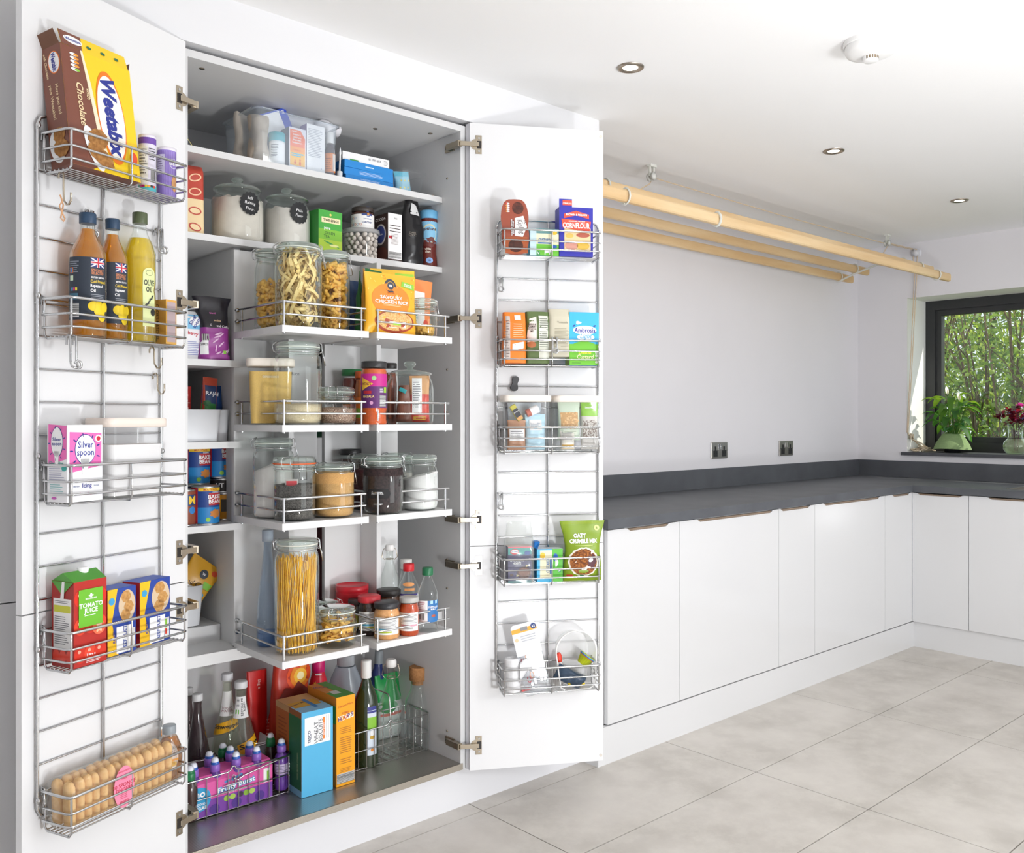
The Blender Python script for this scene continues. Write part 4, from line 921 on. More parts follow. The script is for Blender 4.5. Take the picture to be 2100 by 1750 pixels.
# ------------------------------------------------------------------ second shelf
z2 = SH[1]; YS2 = 2.39
def pr(b, f, w, h):
    o = mk('f3c9a0'); r_ = mk('b9402f')
    for k, (v, m) in enumerate(((.80, o), (.60, o), (.33, r_), (.10, r_))): b.ell(f, w * .55, h * v, w * .28, h * .055, m, 1, rot=.3 - .2 * k); b.ell(f, w * .55, h * v, w * .22, h * .038, mk('b8402f' if k < 2 else 'ecd2a4'), 2, rot=.3 - .2 * k)
loc, rz, w, h = bagY(372, 408, 2.43, z2, 338)
bag('bread_flour_bag', 'red and cream paper bag with drawn pastries at the end of the second shelf', 'bag', loc, R(-8), w * 1.25, .075, h, 'ecd2a4', 5, lambda v: 1 - .05 * v, lambda v: 1 if v < .9 else 1 - (v - .9) * 7, .002, pr=pr, rough=.6, twocol=(.50, mk('b8402f', .6)))
def scallop_label(txts, f0=.0):
    def pr(b, f, r, h):
        R_ = h * .16; cy = h * .56; cx = r * (.5 if len(txts) == 3 else .55)
        b.ell(f, cx, cy, R_, R_ * 1.05, mk('1e1f21', .7), 1, 64, wav=(16, .05))
        for i, s_ in enumerate(txts): b.text(f, s_, cx - .001, cy + R_ * (.5 - .5 * i if len(txts) == 3 else .22 - .5 * i), R_ * .27, W_(), 2, R(-4), bold=0, shear=.1)
    return pr
def big_jar(label, q, mat, frac, txts):
    t = thing('flour_jar', label, 'jar', q.loc, q.rz); r, h = q.r, q.h; hb = h * .80
    pr = [(r * .86, 0), (r * .96, .005), (r, .02), (r, hb * .66), (r * .97, hb * .78), (r * .88, hb * .88), (r * .80, hb * .93), (r * .78, hb * .97), (r * .84, hb * .995), (r * .84, hb)]
    b = B(); b.lathe(pr, GLASS, 40, cap1=False); child('glass', b, t)
    b = B(); b.lathe([(r * .80, hb), (r * .90, hb + .001), (r * .90, hb + .005), (r * .78, hb + h * .055), (r * .35, hb + h * .10), (r * .16, hb + h * .105)], RIM, 40, cap0=False); l = child('lid', b, t)
    b = B(); z = hb + h * .10; b.lathe([(r * .14, z), (r * .13, z + h * .02), (r * .22, z + h * .05), (r * .24, z + h * .075), (r * .17, h)], RIM, 20); child('knob', b, l)
    b = B(); fill_powder(b, r * .97, hb * frac, mat, .0, .012, len(label)); child('flour', b, t)
    pf = scallop_label(txts); b = B(); pf(b, Round(r, 0), r, hb / .8); child('chalk_label', b, t)
flour = mk('ece3d8', .95, noisy=.03, scale=60)
q = atY(487, 2.46, z2, 106, 366); big_jar('large glass jar of self raising flour with a black chalk label', q, flour, .80, ['Self', 'Raising', 'Flour.'])
q = atY(588, 2.46, z2, 98, 388); big_jar('large glass jar of plain flour with a black chalk label', q, mk('e6dfd8', .95, noisy=.03, scale=60), .77, ['Plain', 'Flour'])
q = boxY(650, 701, 2.385, z2, 428, .075, R(5))
def pr(b, F, L, T, w, d, h):
    b.rect(F, 0, h * .55, w, h, mk('42a43c'), 1); b.rect(F, 0, h * .3, w, h * .55, mk('7dbb35'), 1); b.rect(F, 0, 0, w, h * .3, mk('a9c935'), 1)
    b.rect(F, w * .12, h * .70, w * .92, h * .83, mk('efe2b5'), 2); b.text(F, 'TWININGS', w * .52, h * .765, .0075, mk('3a3a22'), 3, w=w * .66); b.ell(F, w * .5, h * .9, .004, .004, mk('d8cf6a'), 2)
    b.text(F, 'pure', w * .36, h * .56, .0085, W_(), 2); b.text(F, 'GREEN', w * .47, h * .46, .0085, mk('17472a'), 2, bold=0); b.text(F, 'TEA', w * .34, h * .375, .0085, mk('17472a'), 2, bold=0)
    b.ell(F, w * .55, h * .2, w * .35, h * .02, mk('2e8f3f'), 2, rot=-.3); b.ell(F, w * .65, h * .17, w * .2, h * .03, mk('e6e79a'), 3); b.text(F, '20', w * .87, h * .05, .005, mk('4d8a2a'), 2)
    b.rect(T, w * .15, .0, w * .45, d * .6, mk('dce04a'), 1)
carton('tea_box', 'bright green box of green tea standing on the second shelf', 'box', q, {'body': '3fa13a', 'left': '2e8a34'}, pr)
q = atY(740, 2.44, z2, 72, 474); tb = thing('bead_tub', 'clear plastic tub of round ceramic baking beans on the second shelf', 'tub', q.loc, q.rz); r, h = q.r, q.h
b = B(); b.lathe([(r * .86, 0), (r * .88, .003), (r, h * .93)], pla, 32, cap1=False); child('wall', b, tb)
b = B(); b.lathe([(r, h * .86), (r * 1.07, h * .87), (r * 1.07, h), (r * .98, h), (.001, h * .985)], glassmat('cloudy_plastic', (.9, .9, .9), .2, .35, (.85, .85, .85), .2), 32, cap0=False, cap1=False); child('lid', b, tb)
bm = mk('dcd3c9', .6); rg = random.Random(4); b = B(); k = 0
for z in [.008 + .0135 * i for i in range(int((h * .74) / .0135) + 1)]:
    for ring_, n in ((r * .80 - .001, 14), (r * .5, 8), (r * .2, 3)):
        for j in range(n):
            a = 2 * math.pi * (j + .5 * (k % 2) + rg.uniform(-.12, .12)) / n; c = (ring_ * (1 + .1 * z / h) * math.sin(a), -ring_ * (1 + .1 * z / h) * math.cos(a)); zz = z + rg.uniform(-.002, .002)
            b.lathe([(.0075 * math.sin(R(u)), zz - .0075 * math.cos(R(u))) for u in (15, 50, 90, 130, 165)], bm, 9, c=c)
    k += 1
child('ceramic_bean', b, tb)['kind'] = 'stuff'
q2 = atY(744, 2.44, z2 + q.h + .001, 46, 428)
def pr(b, f, r, h):
    b.rect(f, -r * 1.5, h * .05, r * 1.5, h * .66, PAPER, 1); b.rect(f, -r * .1, h * .60, r * .9, h * .68, mk('2a3f7c'), 2); b.text(f, 'CHUTNEY', r * .42, h * .3, .0055, mk('2a3f7c'), 3, w=r * 1.0); b.text(f, 'CARAMELISED', r * .45, h * .45, .003, mk('6a7aa8'), 3)
    b.rect(f, r * .35, h * .55, r * .62, h * 1.0, mk('2d4f9c'), 3); b.ell(f, r * .48, h * .66, .004, .004, mk('c9873a'), 4)
    for k in range(8): b.ell(f, -r * (1.2 - .25 * (k % 5)), h * (.2 + .28 * (k // 5)), .004, .004, mk('9fb0d0' if k % 2 else 'e0a080'), 2); b.ell(f, -r * (1.2 - .25 * (k % 5)), h * (.2 + .28 * (k // 5)), .0026, .0026, PAPER, 3)
bottle('jar', 'small chutney jar with dark lid sitting on the tub of baking beans', 'jar', q2, [(.95, 0), (1, .03), (1, .72), (.9, .78)], '4a2a22', '3a332f', q2.h * .2, .98, pr=pr)
q = boxY(796, 824, 2.385, z2, 436, .085)
def pr(b, F, L, T, w, d, h):
    b.text(F, 'FSC', w * .55, h * .9, .005, mk('888888'), 2); 
    for k in range(3): b.rect(F, w * .1, h * (.74 - .06 * k), w * .9, h * (.755 - .06 * k), mk('3b2a26'), 2)
    b.lines(F, w * .2, h * .35, w * .85, h * .58, 9, mk('a59a98'), 2); b.rect(F, w * .05, h * .47, w * .3, h * .53, mk('b8323a'), 2); b.bars(F, w * .05, h * .07, w * .95, h * .2, 12, 2, False)
    b.rect(F, 0, 0, w, h * .05, mk('3c2420'), 2)
    b.text(L, 'COCOA', d * .5, h * .9, .0085, W_(), 2, w=d * .7); b.ell(L, d * .5, h * .58, d * .36, d * .4, mk('d8d4d2'), 2); b.ell(L, d * .5, h * .58, d * .30, d * .33, mk('3a4a8c'), 3); b.text(L, 'COCOA', d * .5, h * .58, .005, W_(), 4)
    b.ell(L, d * .55, h * .15, d * .42, d * .3, mk('5a2a20'), 2)
carton('cocoa_box', 'dark brown and white cocoa carton on the second shelf', 'box', q, {'body': 'f3f1f0', 'left': '3a2622'}, pr)
loc, rz, w, h = bagY(822, 865, 2.42, z2, 404)
def pr(b, f, w, h): b.poly(f, [(w * .3, h * .76), (w * .7, h * .74), (w * .62, h * .9), (w * .34, h * .92)], mk('d9d9d9'), 1); b.text(f, 'DARK\nCHOC', w * .3, h * .45, .006, mk('8d8478'), 1, bold=0)
bag('chocolate_pouch', 'glossy black pouch with a twisted top on the second shelf', 'pouch', loc, 0, w * 1.0, .055, h, '18171a', 2.6, lambda v: 1 if v < .55 else 1 - (v - .55) * 1.05, lambda v: (1 if v < .55 else 1 - (v - .55) * 1.4), .006, 34, pr, rough=.25, seed=4)
q = atY(879, 2.42, z2, 37, 434)
def pr(b, f, r, h):
    b.rect(f, -r * 1.5, h * .42, r * 1.5, h * .86, mk('8cc8ea'), 1); b.ell(f, r * .1, h * .58, r * .9, h * .17, mk('e9ddb0'), 2); b.ell(f, r * .1, h * .58, r * .78, h * .145, mk('8cc8ea'), 3); b.text(f, 'options', r * .05, h * .66, .010, mk('4a2a24'), 4, w=r * 1.7, shear=.1); b.ell(f, r * .1, h * .44, r * 1.0, h * .08, mk('6a2f2a'), 4, wav=(5, .2))
    b.text(f, 'white\nchoc', -r * .1, h * .3, .0075, mk('efe6d8'), 3); b.ell(f, r * .1, h * .12, r * .4, h * .05, mk('8fb4e8'), 3); b.text(f, '44', r * .1, h * .12, .006, mk('33407c'), 4)
bottle('drinking_chocolate_jar', 'waisted brown and sky blue drinking chocolate jar at the end of the second shelf', 'jar', q, [(1, 0), (1.0, .03), (.95, .14), (.82, .3), (.84, .42), (.97, .6), (1, .75), (.98, .84), (.9, .86)], '6a2a24', '6fb4de', q.h * .14, 1.0, pr=pr)
# ------------------------------------------------------------------ racks: first tier
a_, b_, c_, d_ = TZ
clip_jar('middle-height pasta twists jar behind the tagliatelle on the first tier', atY(557, 2.29, a_, 70, 512), 'mixed', .62, clip_a=180)
clip_jar('tall clip-top jar of tagliatelle ribbons at the front of the first tier', atY(612, 2.185, a_, 95, 500), 'tagliatelle', .93, PASTA2, clip_a=185)
clip_jar('clip-top jar full of fusilli beside the tagliatelle jar', atY(683, 2.26, a_, 68, 515), 'fusilli', .86, clip_a=210)
def pouchprint(main, kind):
    def pr(b, f, w, h):
        if kind == 'chicken':
            b.ell(f, w * .47, h * .56, w * .36, h * .28, mk('f08a2c'), 1); b.ell(f, w * .47, h * .80, w * .11, w * .11, mk('3a3f4c'), 2); b.ell(f, w * .47, h * .80, w * .07, w * .07, mk('e8b23a'), 3); b.ell(f, w * .47, h * .80, w * .062, w * .062, mk('3a3f4c'), 4); b.text(f, 'W', w * .47, h * .80, .008, W_(), 5)
            b.text(f, 'SPECIAL', w * .47, h * .68, .005, mk('8a3c1c'), 3, bold=0); b.text(f, 'SAVOURY', w * .47, h * .60, .0095, W_(), 3, w=w * .42); b.text(f, 'CHICKEN RICE', w * .47, h * .525, .0095, W_(), 3, w=w * .62); b.lines(f, w * .3, h * .45, w * .64, h * .49, 2, mk('fbe0b0'), 3, rag=.05)
            b.poly(f, [(w * .68, h * .81), (w * .95, h * .76), (w * .95, h * .86), (w * .70, h * .90)], mk('8cc63f'), 2); b.text(f, 'READY IN\n2 MINUTES', w * .82, h * .83, .0042, W_(), 3, R(-9))
            b.ell(f, w * .52, h * .20, w * .38, h * .185, mk('a8442a'), 2, 30); b.ell(f, w * .52, h * .21, w * .34, h * .16, mk('eccb8c', .6, h2='c98a44', noisy=.2, scale=220), 3, 30); b.rect(f, w * .40, h * .10, w * .72, h * .20, W_(), 4); b.rect(f, w * .46, h * .14, w * .62, h * .19, mk('9ccc3f'), 5)
            rg = random.Random(2)
            for k in range(26): b.ell(f, w * rg.uniform(.04, .96), h * rg.uniform(.5, .97), .003, .0015, mk('f7d86a' if k % 2 else 'e89a2a'), 1, 8, rg.uniform(0, 3))
        elif kind == 'peri':
            b.rect(f, w * .1, h * .25, w * .75, h * .8, PAPER, 1); b.text(f, 'PERI\nPERI', w * .45, h * .6, .012, mk('e0672f'), 2); b.lines(f, w * .15, h * .3, w * .6, h * .42, 3, mk('5fb7c9'), 2); b.ell(f, w * .78, h * .3, .010, .010, mk('d8432f'), 2)
        elif kind == 'yellow': b.rect(f, w * .55, h * .8, w * .97, h * .95, mk('9bcb3c'), 1)
    return pr
def pch(label, pl, pr_, Y, z, yt, col, kind=None, th_=.035, ry=0, rz=0, grp='rice and grain pouches on the swing-out rack'):
    loc, _, w, h = bagY(pl, pr_, Y, z, yt); return bag('food_pouch', label, 'pouch', loc, rz, w, th_, h, col, 2.2, lambda v: 1 - .05 * math.sin(math.pi * v), lambda v: min(1, .35 + v / .2) * max(.06, 1 - max(0, (v - .3) / .7) ** 1.2), .0022, 30, pouchprint(col, kind) if kind else None, ry=ry, group=grp)
pch('narrow dark blue pouch deepest behind the green ones on the first tier', 716, 735, 2.36, a_, 575, '2f4a78')
pch('first green pouch standing behind the savoury chicken rice pouch', 724, 752, 2.30, a_, 556, '2f7a3c', None, .03, rz=R(52))
pch('amber pouch squeezed between two green pouches on the first tier', 732, 770, 2.26, a_, 552, 'e09a2a', None, .03, rz=R(40))
pch('second green pouch directly behind the savoury chicken rice pouch', 742, 790, 2.22, a_, 551, '2c7038', None, .03, rz=R(20))
pch('yellow pouch tilted behind the savoury chicken rice pouch', 764, 856, 2.235, a_ + .004, 548, 'f0c02a', 'yellow', .03, ry=R(-3))
pch('white and orange peri peri pouch on the first tier', 812, 880, 2.27, a_, 567, 'ef8a4a', 'peri', .03, ry=R(4))
pch('yellow and orange savoury chicken rice pouch at the front of the first tier', 746, 852, 2.14, a_, 556, 'f3b32c', 'chicken', .045)
clip_jar('short clip-top jar with a little noodle pasta beside the rice pouch', atY(867, 2.19, a_, 60, 612), 'noodle', .32, PASTA, clip_a=215, sh=.03)
# ------------------------------------------------------------------ second tier
def canister(label, q, lidcol, mat, frac, w=None, sy=.9, deep=None, txt=None, name='canister'):
    t = thing(name, label, 'canister', q.loc, q.rz); hw = w / 2 if w else q.r; hd = deep / 2 if deep else q.r * sy; h = q.h
    b = B(); b.loft([rr_ring(hw * .86, hd * .86, .0, .015), rr_ring(hw * .88, hd * .88, .004, .017), rr_ring(hw * .96, hd * .96, h * .9, .02)], pla, True, False); child('body', b, t)
    b = B(); b.loft([rr_ring(hw * .97, hd * .97, h * .88, .02), rr_ring(hw * 1.03, hd * 1.03, h * .885, .02), rr_ring(hw * 1.03, hd * 1.03, h * .985, .02), rr_ring(hw * .98, hd * .98, h, .02)], mk(lidcol, .45)); child('lid', b, t)
    if mat:
        k = lambda z: .86 + .1 * z; b = B(); b.loft([rr_ring(hw * k(0) * .96, hd * k(0) * .96, .004, .015), rr_ring(hw * k(.1) * .97, hd * k(.1) * .97, .02, .015), rr_ring(hw * k(frac) * .965, hd * k(frac) * .965, h * frac, .015)], mat); child('contents', b, t)
    if txt: b = B(); b.text(Flat((0, -hd * .955, 0)), txt, 0, h * .72, .008, mk('d8cfae'), 1); child('lettering', b, t)
    return t
canister('cream-lidded canister of couscous on the second tier', atY(555, 2.27, b_, 92, 737), 'efe6da', mk('d9b45c', .9, noisy=.08, scale=300), .80, txt='couscous')
def ricep(b, f, r, h): b.text(f, 'Rice', -r * .1, h * .60, .0085, mk('44464a'), 1, bold=0)
clip_jar('tall almost empty clip-top rice jar at the front of the second tier', atY(611, 2.185, b_, 96, 701), 'powder', .24, mk('e6d6b6', .8, h2='c9b890', noisy=.2, scale=500), clip_a=180, label_pr=ricep)
clip_jar('short clip-top jar of speckled grain on the second tier', atY(689, 2.19, b_, 82, 793), 'powder', .42, mk('cdb09a', .8, h2='7d5a4c', noisy=.3, scale=420, contrast=(.42, .55)), clip_a=262, sh=.03)
def sauce(label, cx, w, yt, Y, z, body, lid, pr=None, prof=None, caph=.16, name='jar', cr=.99, grp=None):
    q = atY(cx, Y, z, w, yt); return bottle('jar', label, 'jar', q, prof or [(.9, 0), (1, .04), (1, .66), (.92, .76), (.86, .80), (.86, .84)], mk(body, .18, coat=.6, noisy=.12, scale=160), lid, q.h * caph, cr, pr=pr, group=grp)
def pr(b, f, r, h): b.rect(f, -r * 1.4, h * .1, r * 1.4, h * .5, mk('d8722c'), 1); b.rect(f, -r * 1.4, h * .12, r * .2, h * .3, mk('7aa83c'), 2)
sauce('dark red sauce jar with a green lid at the back of the second tier', 722, 42, 758, 2.34, b_, '6a2a20', '2a7a44', pr, caph=.12)
sauce('orange sauce jar with an orange lid behind the purple labelled jar', 743, 30, 762, 2.29, b_, 'a85a22', 'd8622c', pr, caph=.13)
def pr(b, f, r, h):
    b.rect(f, -r * 1.55, h * .26, r * 1.55, h * .80, mk('5b2466'), 1); b.rect(f, -r * 1.55, h * .60, r * 1.55, h * .80, mk('c01f86'), 2); b.ell(f, 0, h * .73, .0065, .0065, mk('9fd08c'), 3)
    b.poly(f, [(-r * 1.1, h * .75), (-r * .05, h * .64), (-r * 1.1, h * .53)], mk('efbf3c'), 3); b.text(f, "PATAK'S", -r * .65, h * .64, .007, mk('7a1f2a'), 4, w=r * .85); b.text(f, 'MASALA', -r * .45, h * .44, .0065, mk('efd38a'), 3); b.rect(f, -r * .9, h * .485, -r * .2, h * .53, mk('b3202c'), 3)
    b.bars(f, r * .45, h * .28, r * 1.1, h * .46, 12, 3, False); b.lines(f, r * .45, h * .5, r * .8, h * .58, 5, W_(), 3); b.rect(f, r * .85, h * .5, r * 1.15, h * .59, mk('9acb3c'), 3); b.ell(f, -r * .2, h * .34, .005, .005, mk('d8a0c8'), 3)
sauce('tall orange curry sauce jar with purple label and black lid', 767, 52, 742, 2.15, b_, 'c4551f', '2b2a2c', pr, [(.94, 0), (1, .02), (1, .05), (.96, .07), (.96, .22), (1, .24), (1, .84), (.92, .88)], .105)
sauce('brown jar with a dark screw lid half hidden behind the curry sauce', 799, 30, 745, 2.28, b_, '7a3a26', '2a2726', None, caph=.09)
q = atY(841, 2.215, b_, 98, 742); t = thing('cookie_jar', 'glass storage jar with a knobbed lid holding loose packets', 'jar', q.loc, q.rz); r, h = q.r, q.h; hb = h * .78
b = B(); b.lathe([(r * .9, 0), (r * .98, .006), (r, .02), (r, hb * .72), (r * .95, hb * .85), (r * .86, hb * .95), (r * .86, hb)], GLASS, 38, cap1=False); child('glass', b, t)
b = B(); b.lathe([(r * .84, hb), (r * .92, hb + .001), (r * .92, hb + .006), (r * .7, hb + h * .07), (r * .2, hb + h * .1)], RIM, 38, cap0=False); l = child('lid', b, t)
b = B(); z = hb + h * .09; b.lathe([(r * .12, z), (r * .12, z + .006), (r * .24, z + .012), (r * .26, h - .005), (r * .18, h)], RIM, 20); child('knob', b, l)
X, Y = q.loc[0], q.loc[1]
def pr(b, f, w, h): b.rect(f, w * .15, h * .2, w * .62, h * .95, W_(), 1); b.lines(f, w * .2, h * .3, w * .58, h * .88, 12, mk('8a8a90'), 2); b.rect(f, w * .2, h * .05, w * .8, h * .12, mk('f3c33c'), 2)
bag('spice_packet', 'red packet with a white panel inside the glass storage jar', 'packet', (X + .018, Y - .022, b_ + .006), q.rz, .062, .045, h * .74, 'd8432f', 3, pr=pr, seed=2, twocol=(.62, mk('d9a26c', .5)))
t = bag('sugar_packet', 'brown packet sealed with a teal clip inside the glass storage jar', 'packet', (X - .026, Y - .006, b_ + .006), q.rz, .05, .036, h * .58, '7a4a3a', 2.4, lambda v: 1 - .35 * v, crump=.006, seed=6)
b = B(); b.T = Matrix.Translation((-.004, -.022, h * .50)) @ Matrix.Rotation(R(25), 4, 'Y'); b.rbox(-.011, -.004, -.006, .011, .004, .006, mk('1fa0a8', .4), .002); child('clip', b, t)
# ------------------------------------------------------------------ third tier
white = mk('efe9e6', .95, noisy=.02, scale=80); dsug = mk('d9ab6a', .9, h2='c4935a', noisy=.15, scale=400)
clip_jar('tall clip-top jar of white powder standing behind on the third tier', atY(561, 2.27, c_, 84, 897), 'powder', .66, white, clip_a=180, slope=.022)
clip_jar('clip-top jar with an orange seal holding tea and a small packet', atY(604, 2.175, c_, 84, 935), 'powder', .55, mk('6a6560', .9, h2='2f2c2a', noisy=.3, scale=380, contrast=(.4, .6)), seal='e8642a', clip_a=250, neck=.96, top=.028)
clip_jar('clip-top jar filled with light brown sugar on the third tier', atY(684, 2.175, c_, 84, 947), 'powder', .80, dsug, clip_a=205)
q = atY(719, 2.34, c_, 44, 921); sauce('dark jar with a flat black lid at the very back of the third tier', 719, 44, 921, 2.345, c_, '4a332c', '222224', caph=.1)
clip_jar('clip-top jar of dried fruit behind the sultanas jar', atY(746, 2.30, c_, 58, 929), 'powder', .7, mk('5a2a30', .7, noisy=.3, scale=200), clip_a=215)
def sul(b, f, r, h): 
    b.poly(f, [(-r * .85, h * .28), (r * .25, h * .28), (r * .38, h * .36), (r * .25, h * .44), (-r * .75, h * .44), (-r * .9, h * .38)], mk('1b1b1d', .7), 1); b.text(f, 'Sultanas.', -r * .3, h * .37, .0075, W_(), 2, bold=0, shear=.2)
clip_jar('clip-top jar of dark sultanas with a black chalk label', atY(786, 2.16, c_, 82, 934), 'powder', .78, mk('3c2a2a', .7, h2='1f1416', noisy=.4, scale=170, bump=.8, contrast=(.4, .6)), clip_a=200, label_pr=sul)
clip_jar('clip-top jar behind the white sugar on the third tier', atY(815, 2.31, c_, 62, 927), 'powder', .6, mk('d8d0c8', .9), clip_a=215)
clip_jar('clip-top jar of white sugar sloping to one side', atY(860, 2.17, c_, 76, 930), 'powder', .60, mk('f3f1f0', .9, noisy=.02, scale=200), clip_a=235, slope=.014)
t = bag('tea_packet', 'small foil packet standing inside the orange sealed jar', 'packet', (1.166, 2.150, c_ + .006), R(-27), .034, .012, .105, 'b9b4b0', 3, crump=.003, pr=lambda b, f, w, h: (b.rect(f, w * .1, h * .1, w * .9, h * .8, W_(), 1), b.lines(f, w * .2, h * .35, w * .8, h * .78, 9, mk('99999f'), 2), b.bars(f, w * .2, h * .12, w * .85, h * .3, 8, 2, False), b.rect(f, w * .1, h * .82, w * .9, h * .95, mk('c9343f'), 1)))
# ------------------------------------------------------------------ bottom tier
blu = glassmat('blue_glass', (.80, .88, .97), .35, .06, (.5, .65, .85))
q = atY(549, 2.30, d_, 45, 1087)
t = bottle('glass_bottle', 'tall tapering pale blue glass bottle behind the spaghetti jar', 'bottle', q, [(.9, 0), (1, .03), (1, .24), (.9, .38), (.62, .62), (.42, .78), (.36, .84), (.36, .95)], blu, 'aab6c4', q.h * .10, .5, liquid=(.12, glassmat('blue_liquid', (.4, .6, .85), .2, .3, (.25, .45, .75))))
clip_jar('tallest clip-top jar packed with spaghetti at the front of the bottom tier', atB(609, 1347, d_, 90, 1103), 'spaghetti', .86, SPAG, clip_a=185, seal='f0eee0')
clip_jar('squat clip-top jar of tomato penne on the bottom tier', atB(690, 1333, d_, 82, 1241), 'penne', .74, PASTA, clip_a=262, sh=.03)
q = atY(670, 2.30, d_, 56, 1229); clip_jar('short clip-top jar hidden behind the penne jar', q, 'powder', .4, dsug, clip_a=200)
def pr(b, f, r, h): b.rect(f, -r * .9, h * .1, r * 1.0, h * .42, PAPER, 1); b.rect(f, r * .2, h * .46, r * 1.2, h * .6, mk('4a2f86'), 1); b.ell(f, -r * .3, h * .5, .008, .014, mk('e9c93c'), 2); b.ell(f, -r * .25, h * .42, .009, .009, mk('3a3f9c'), 3)
can_('gravy_tub', 'round red drum with a red lid at the back of the bottom tier', 'tub', atY(722, 2.335, d_, 66, 1199), 'c01f2c', 'c8202e', pr, caph=.018)
sauce('low jar with a dark maroon lid beside the red drum', 735, 42, 1228, 2.27, d_, '2f2320', '3a2a2a', lambda b, f, r, h: b.rect(f, -r, h * .15, r, h * .6, mk('b8b43c'), 1))
def jl(c1, c2):
    def pr(b, f, r, h): b.rect(f, -r * 1.1, h * .14, r * 1.1, h * .62, PAPER, 1); b.lines(f, -r * .9, h * .34, r * .9, h * .58, 7, mk('8a8a8a'), 2, rag=.1); b.rect(f, -r * .9, h * .26, r * .9, h * .31, mk(c1), 2); b.rect(f, -r * .9, h * .19, r * .4, h * .235, mk(c2), 2)
    return pr
sauce('dark jam jar with a red lid on the bottom tier', 757, 47, 1221, 2.225, d_, '33201c', 'c9323c', jl('5fb8d8', 'c9c93c'))
sauce('peanut butter jar with a black lid at the front of the bottom tier', 793, 53, 1234, 2.155, d_, 'd9a066', '2c2c30', jl('5fb8d8', 'b8c83c'))
sauce('big dark jar with a black lid and orange dot behind the peanut butter', 797, 50, 1208, 2.27, d_, '54341c', '2b2725', None)
sauce('orange red pesto jar with a silver lid on the bottom tier', 839, 40, 1224, 2.14, d_, 'b0451f', 'b8b6b2', jl('d8a0b0', 'aaaaaa'), caph=.13)
pet = glassmat('clear_bottle_plastic', (.955, .97, .975), .3)
def swing(label, q, gm=GLASS, grp=None):
    t = bottle('swing_top_bottle', label, 'bottle', q, [(.92, 0), (1, .03), (1, .42), (.92, .52), (.5, .70), (.34, .78), (.30, .90), (.36, .92)], gm, None, 0, group=grp); r, h = q.r, q.h
    b = B(); b.lathe([(.30 * r, h * .915), (.42 * r, h * .925), (.42 * r, h * .975), (.34 * r, h)], mk('f1efec', .3), 18); child('stopper', b, t)
    b = B(); k = r * .55; b.tube([(-k * .55, 0, h * .95), (-k, 0, h * .94), (-k * 1.25, 0, h * .84), (-k * .8, 0, h * .80)], .0013, NICKEL, 5); b.tube([(k * .55, 0, h * .95), (k, 0, h * .94), (k * 1.25, 0, h * .84), (k * .8, 0, h * .80)], .0013, NICKEL, 5); b.tube([(r * .36 * math.cos(R(a)), r * .36 * math.sin(R(a)), h * .81) for a in range(0, 360, 24)], .0013, NICKEL, 5, closed=True); child('wire_bail', b, t); return t
swing('clear swing-top bottle standing behind the jars of the bottom tier', atY(799, 2.33, d_, 46, 1117))
bottle('small_bottle', 'small clear bottle with a cloudy cap at the back of the bottom tier', 'bottle', atY(833, 2.36, d_, 26, 1147), [(1, 0), (1, .6), (.9, .7), (.85, .8)], pet, 'd8d6d0', .03, .9)
def pr(b, f, r, h): b.rect(f, -r * 1.1, h * .3, r * 1.1, h * .52, W_(), 1); b.rect(f, -r * 1.1, h * .50, r * .9, h * .53, mk('4a3f8c'), 2); b.ell(f, 0, h * .68, r * .7, .006, mk('e8a060'), 1); b.rect(f, -r * .4, h * .58, r * .6, h * .62, mk('e8a060'), 1)
oilp = [(.9, 0), (1, .03), (1, .55), (.95, .62), (.5, .80), (.36, .86), (.34, .93)]
bottle('vinegar_bottle', 'clear plastic bottle with a red cap on the bottom tier', 'bottle', atY(838, 2.245, d_, 44, 1156), oilp, pet, 'cf2029', .022, .52, pr=pr)
def pr(b, f, r, h):
    b.rect(f, -r * 1.2, h * .16, r * 1.3, h * .50, W_(), 1); b.lines(f, -r * 1.1, h * .32, -r * .2, h * .48, 6, mk('c98a9c'), 2); b.bars(f, -r * 1.1, h * .2, -r * .3, h * .3, 8, 2)
    b.rect(f, .0, h * .16, r * 1.3, h * .50, mk('2a6fae'), 2); 
    for k in range(5):
        if k % 2: b.rect(f, r * .26 * k, h * .45, r * .26 * (k + 1), h * .5, mk('a9d3ee'), 3)
    b.text(f, 'DISTILLED\nMALT', r * .6, h * .38, .005, W_(), 3); b.ell(f, r * .6, h * .26, .007, .004, mk('b0553c'), 3)
bottle('vinegar_bottle', 'clear plastic vinegar bottle with a green cap on the bottom tier', 'bottle', atB(877, 1298, d_, 42, 1164), oilp, pet, '1f6b45', .022, .54, pr=pr)
# packets seen in the gap between the racks
for i, (px, yt, zz, c) in enumerate(((657, 1093, SH[5], '5a2026'), (657, 700, SH[2], '35302e'), (658, 885, SH[3], '2f6f4a'), (826, 1095, SH[5] + .3, 'a05a3c'))):
    if i < 3: bag('packet', ['dark red packet glimpsed through the gap between the racks', 'dark packet with a pale letter glimpsed high between the racks', 'green packet glimpsed through the gap between the racks'][i], 'packet', (onY(px, HOR, 2.60)[0], 2.60, SH[5] + .001 if i == 0 else zz + .001), 0, .09, .05, {0: .33, 1: .26, 2: .05}[i], c, 3, seed=i)
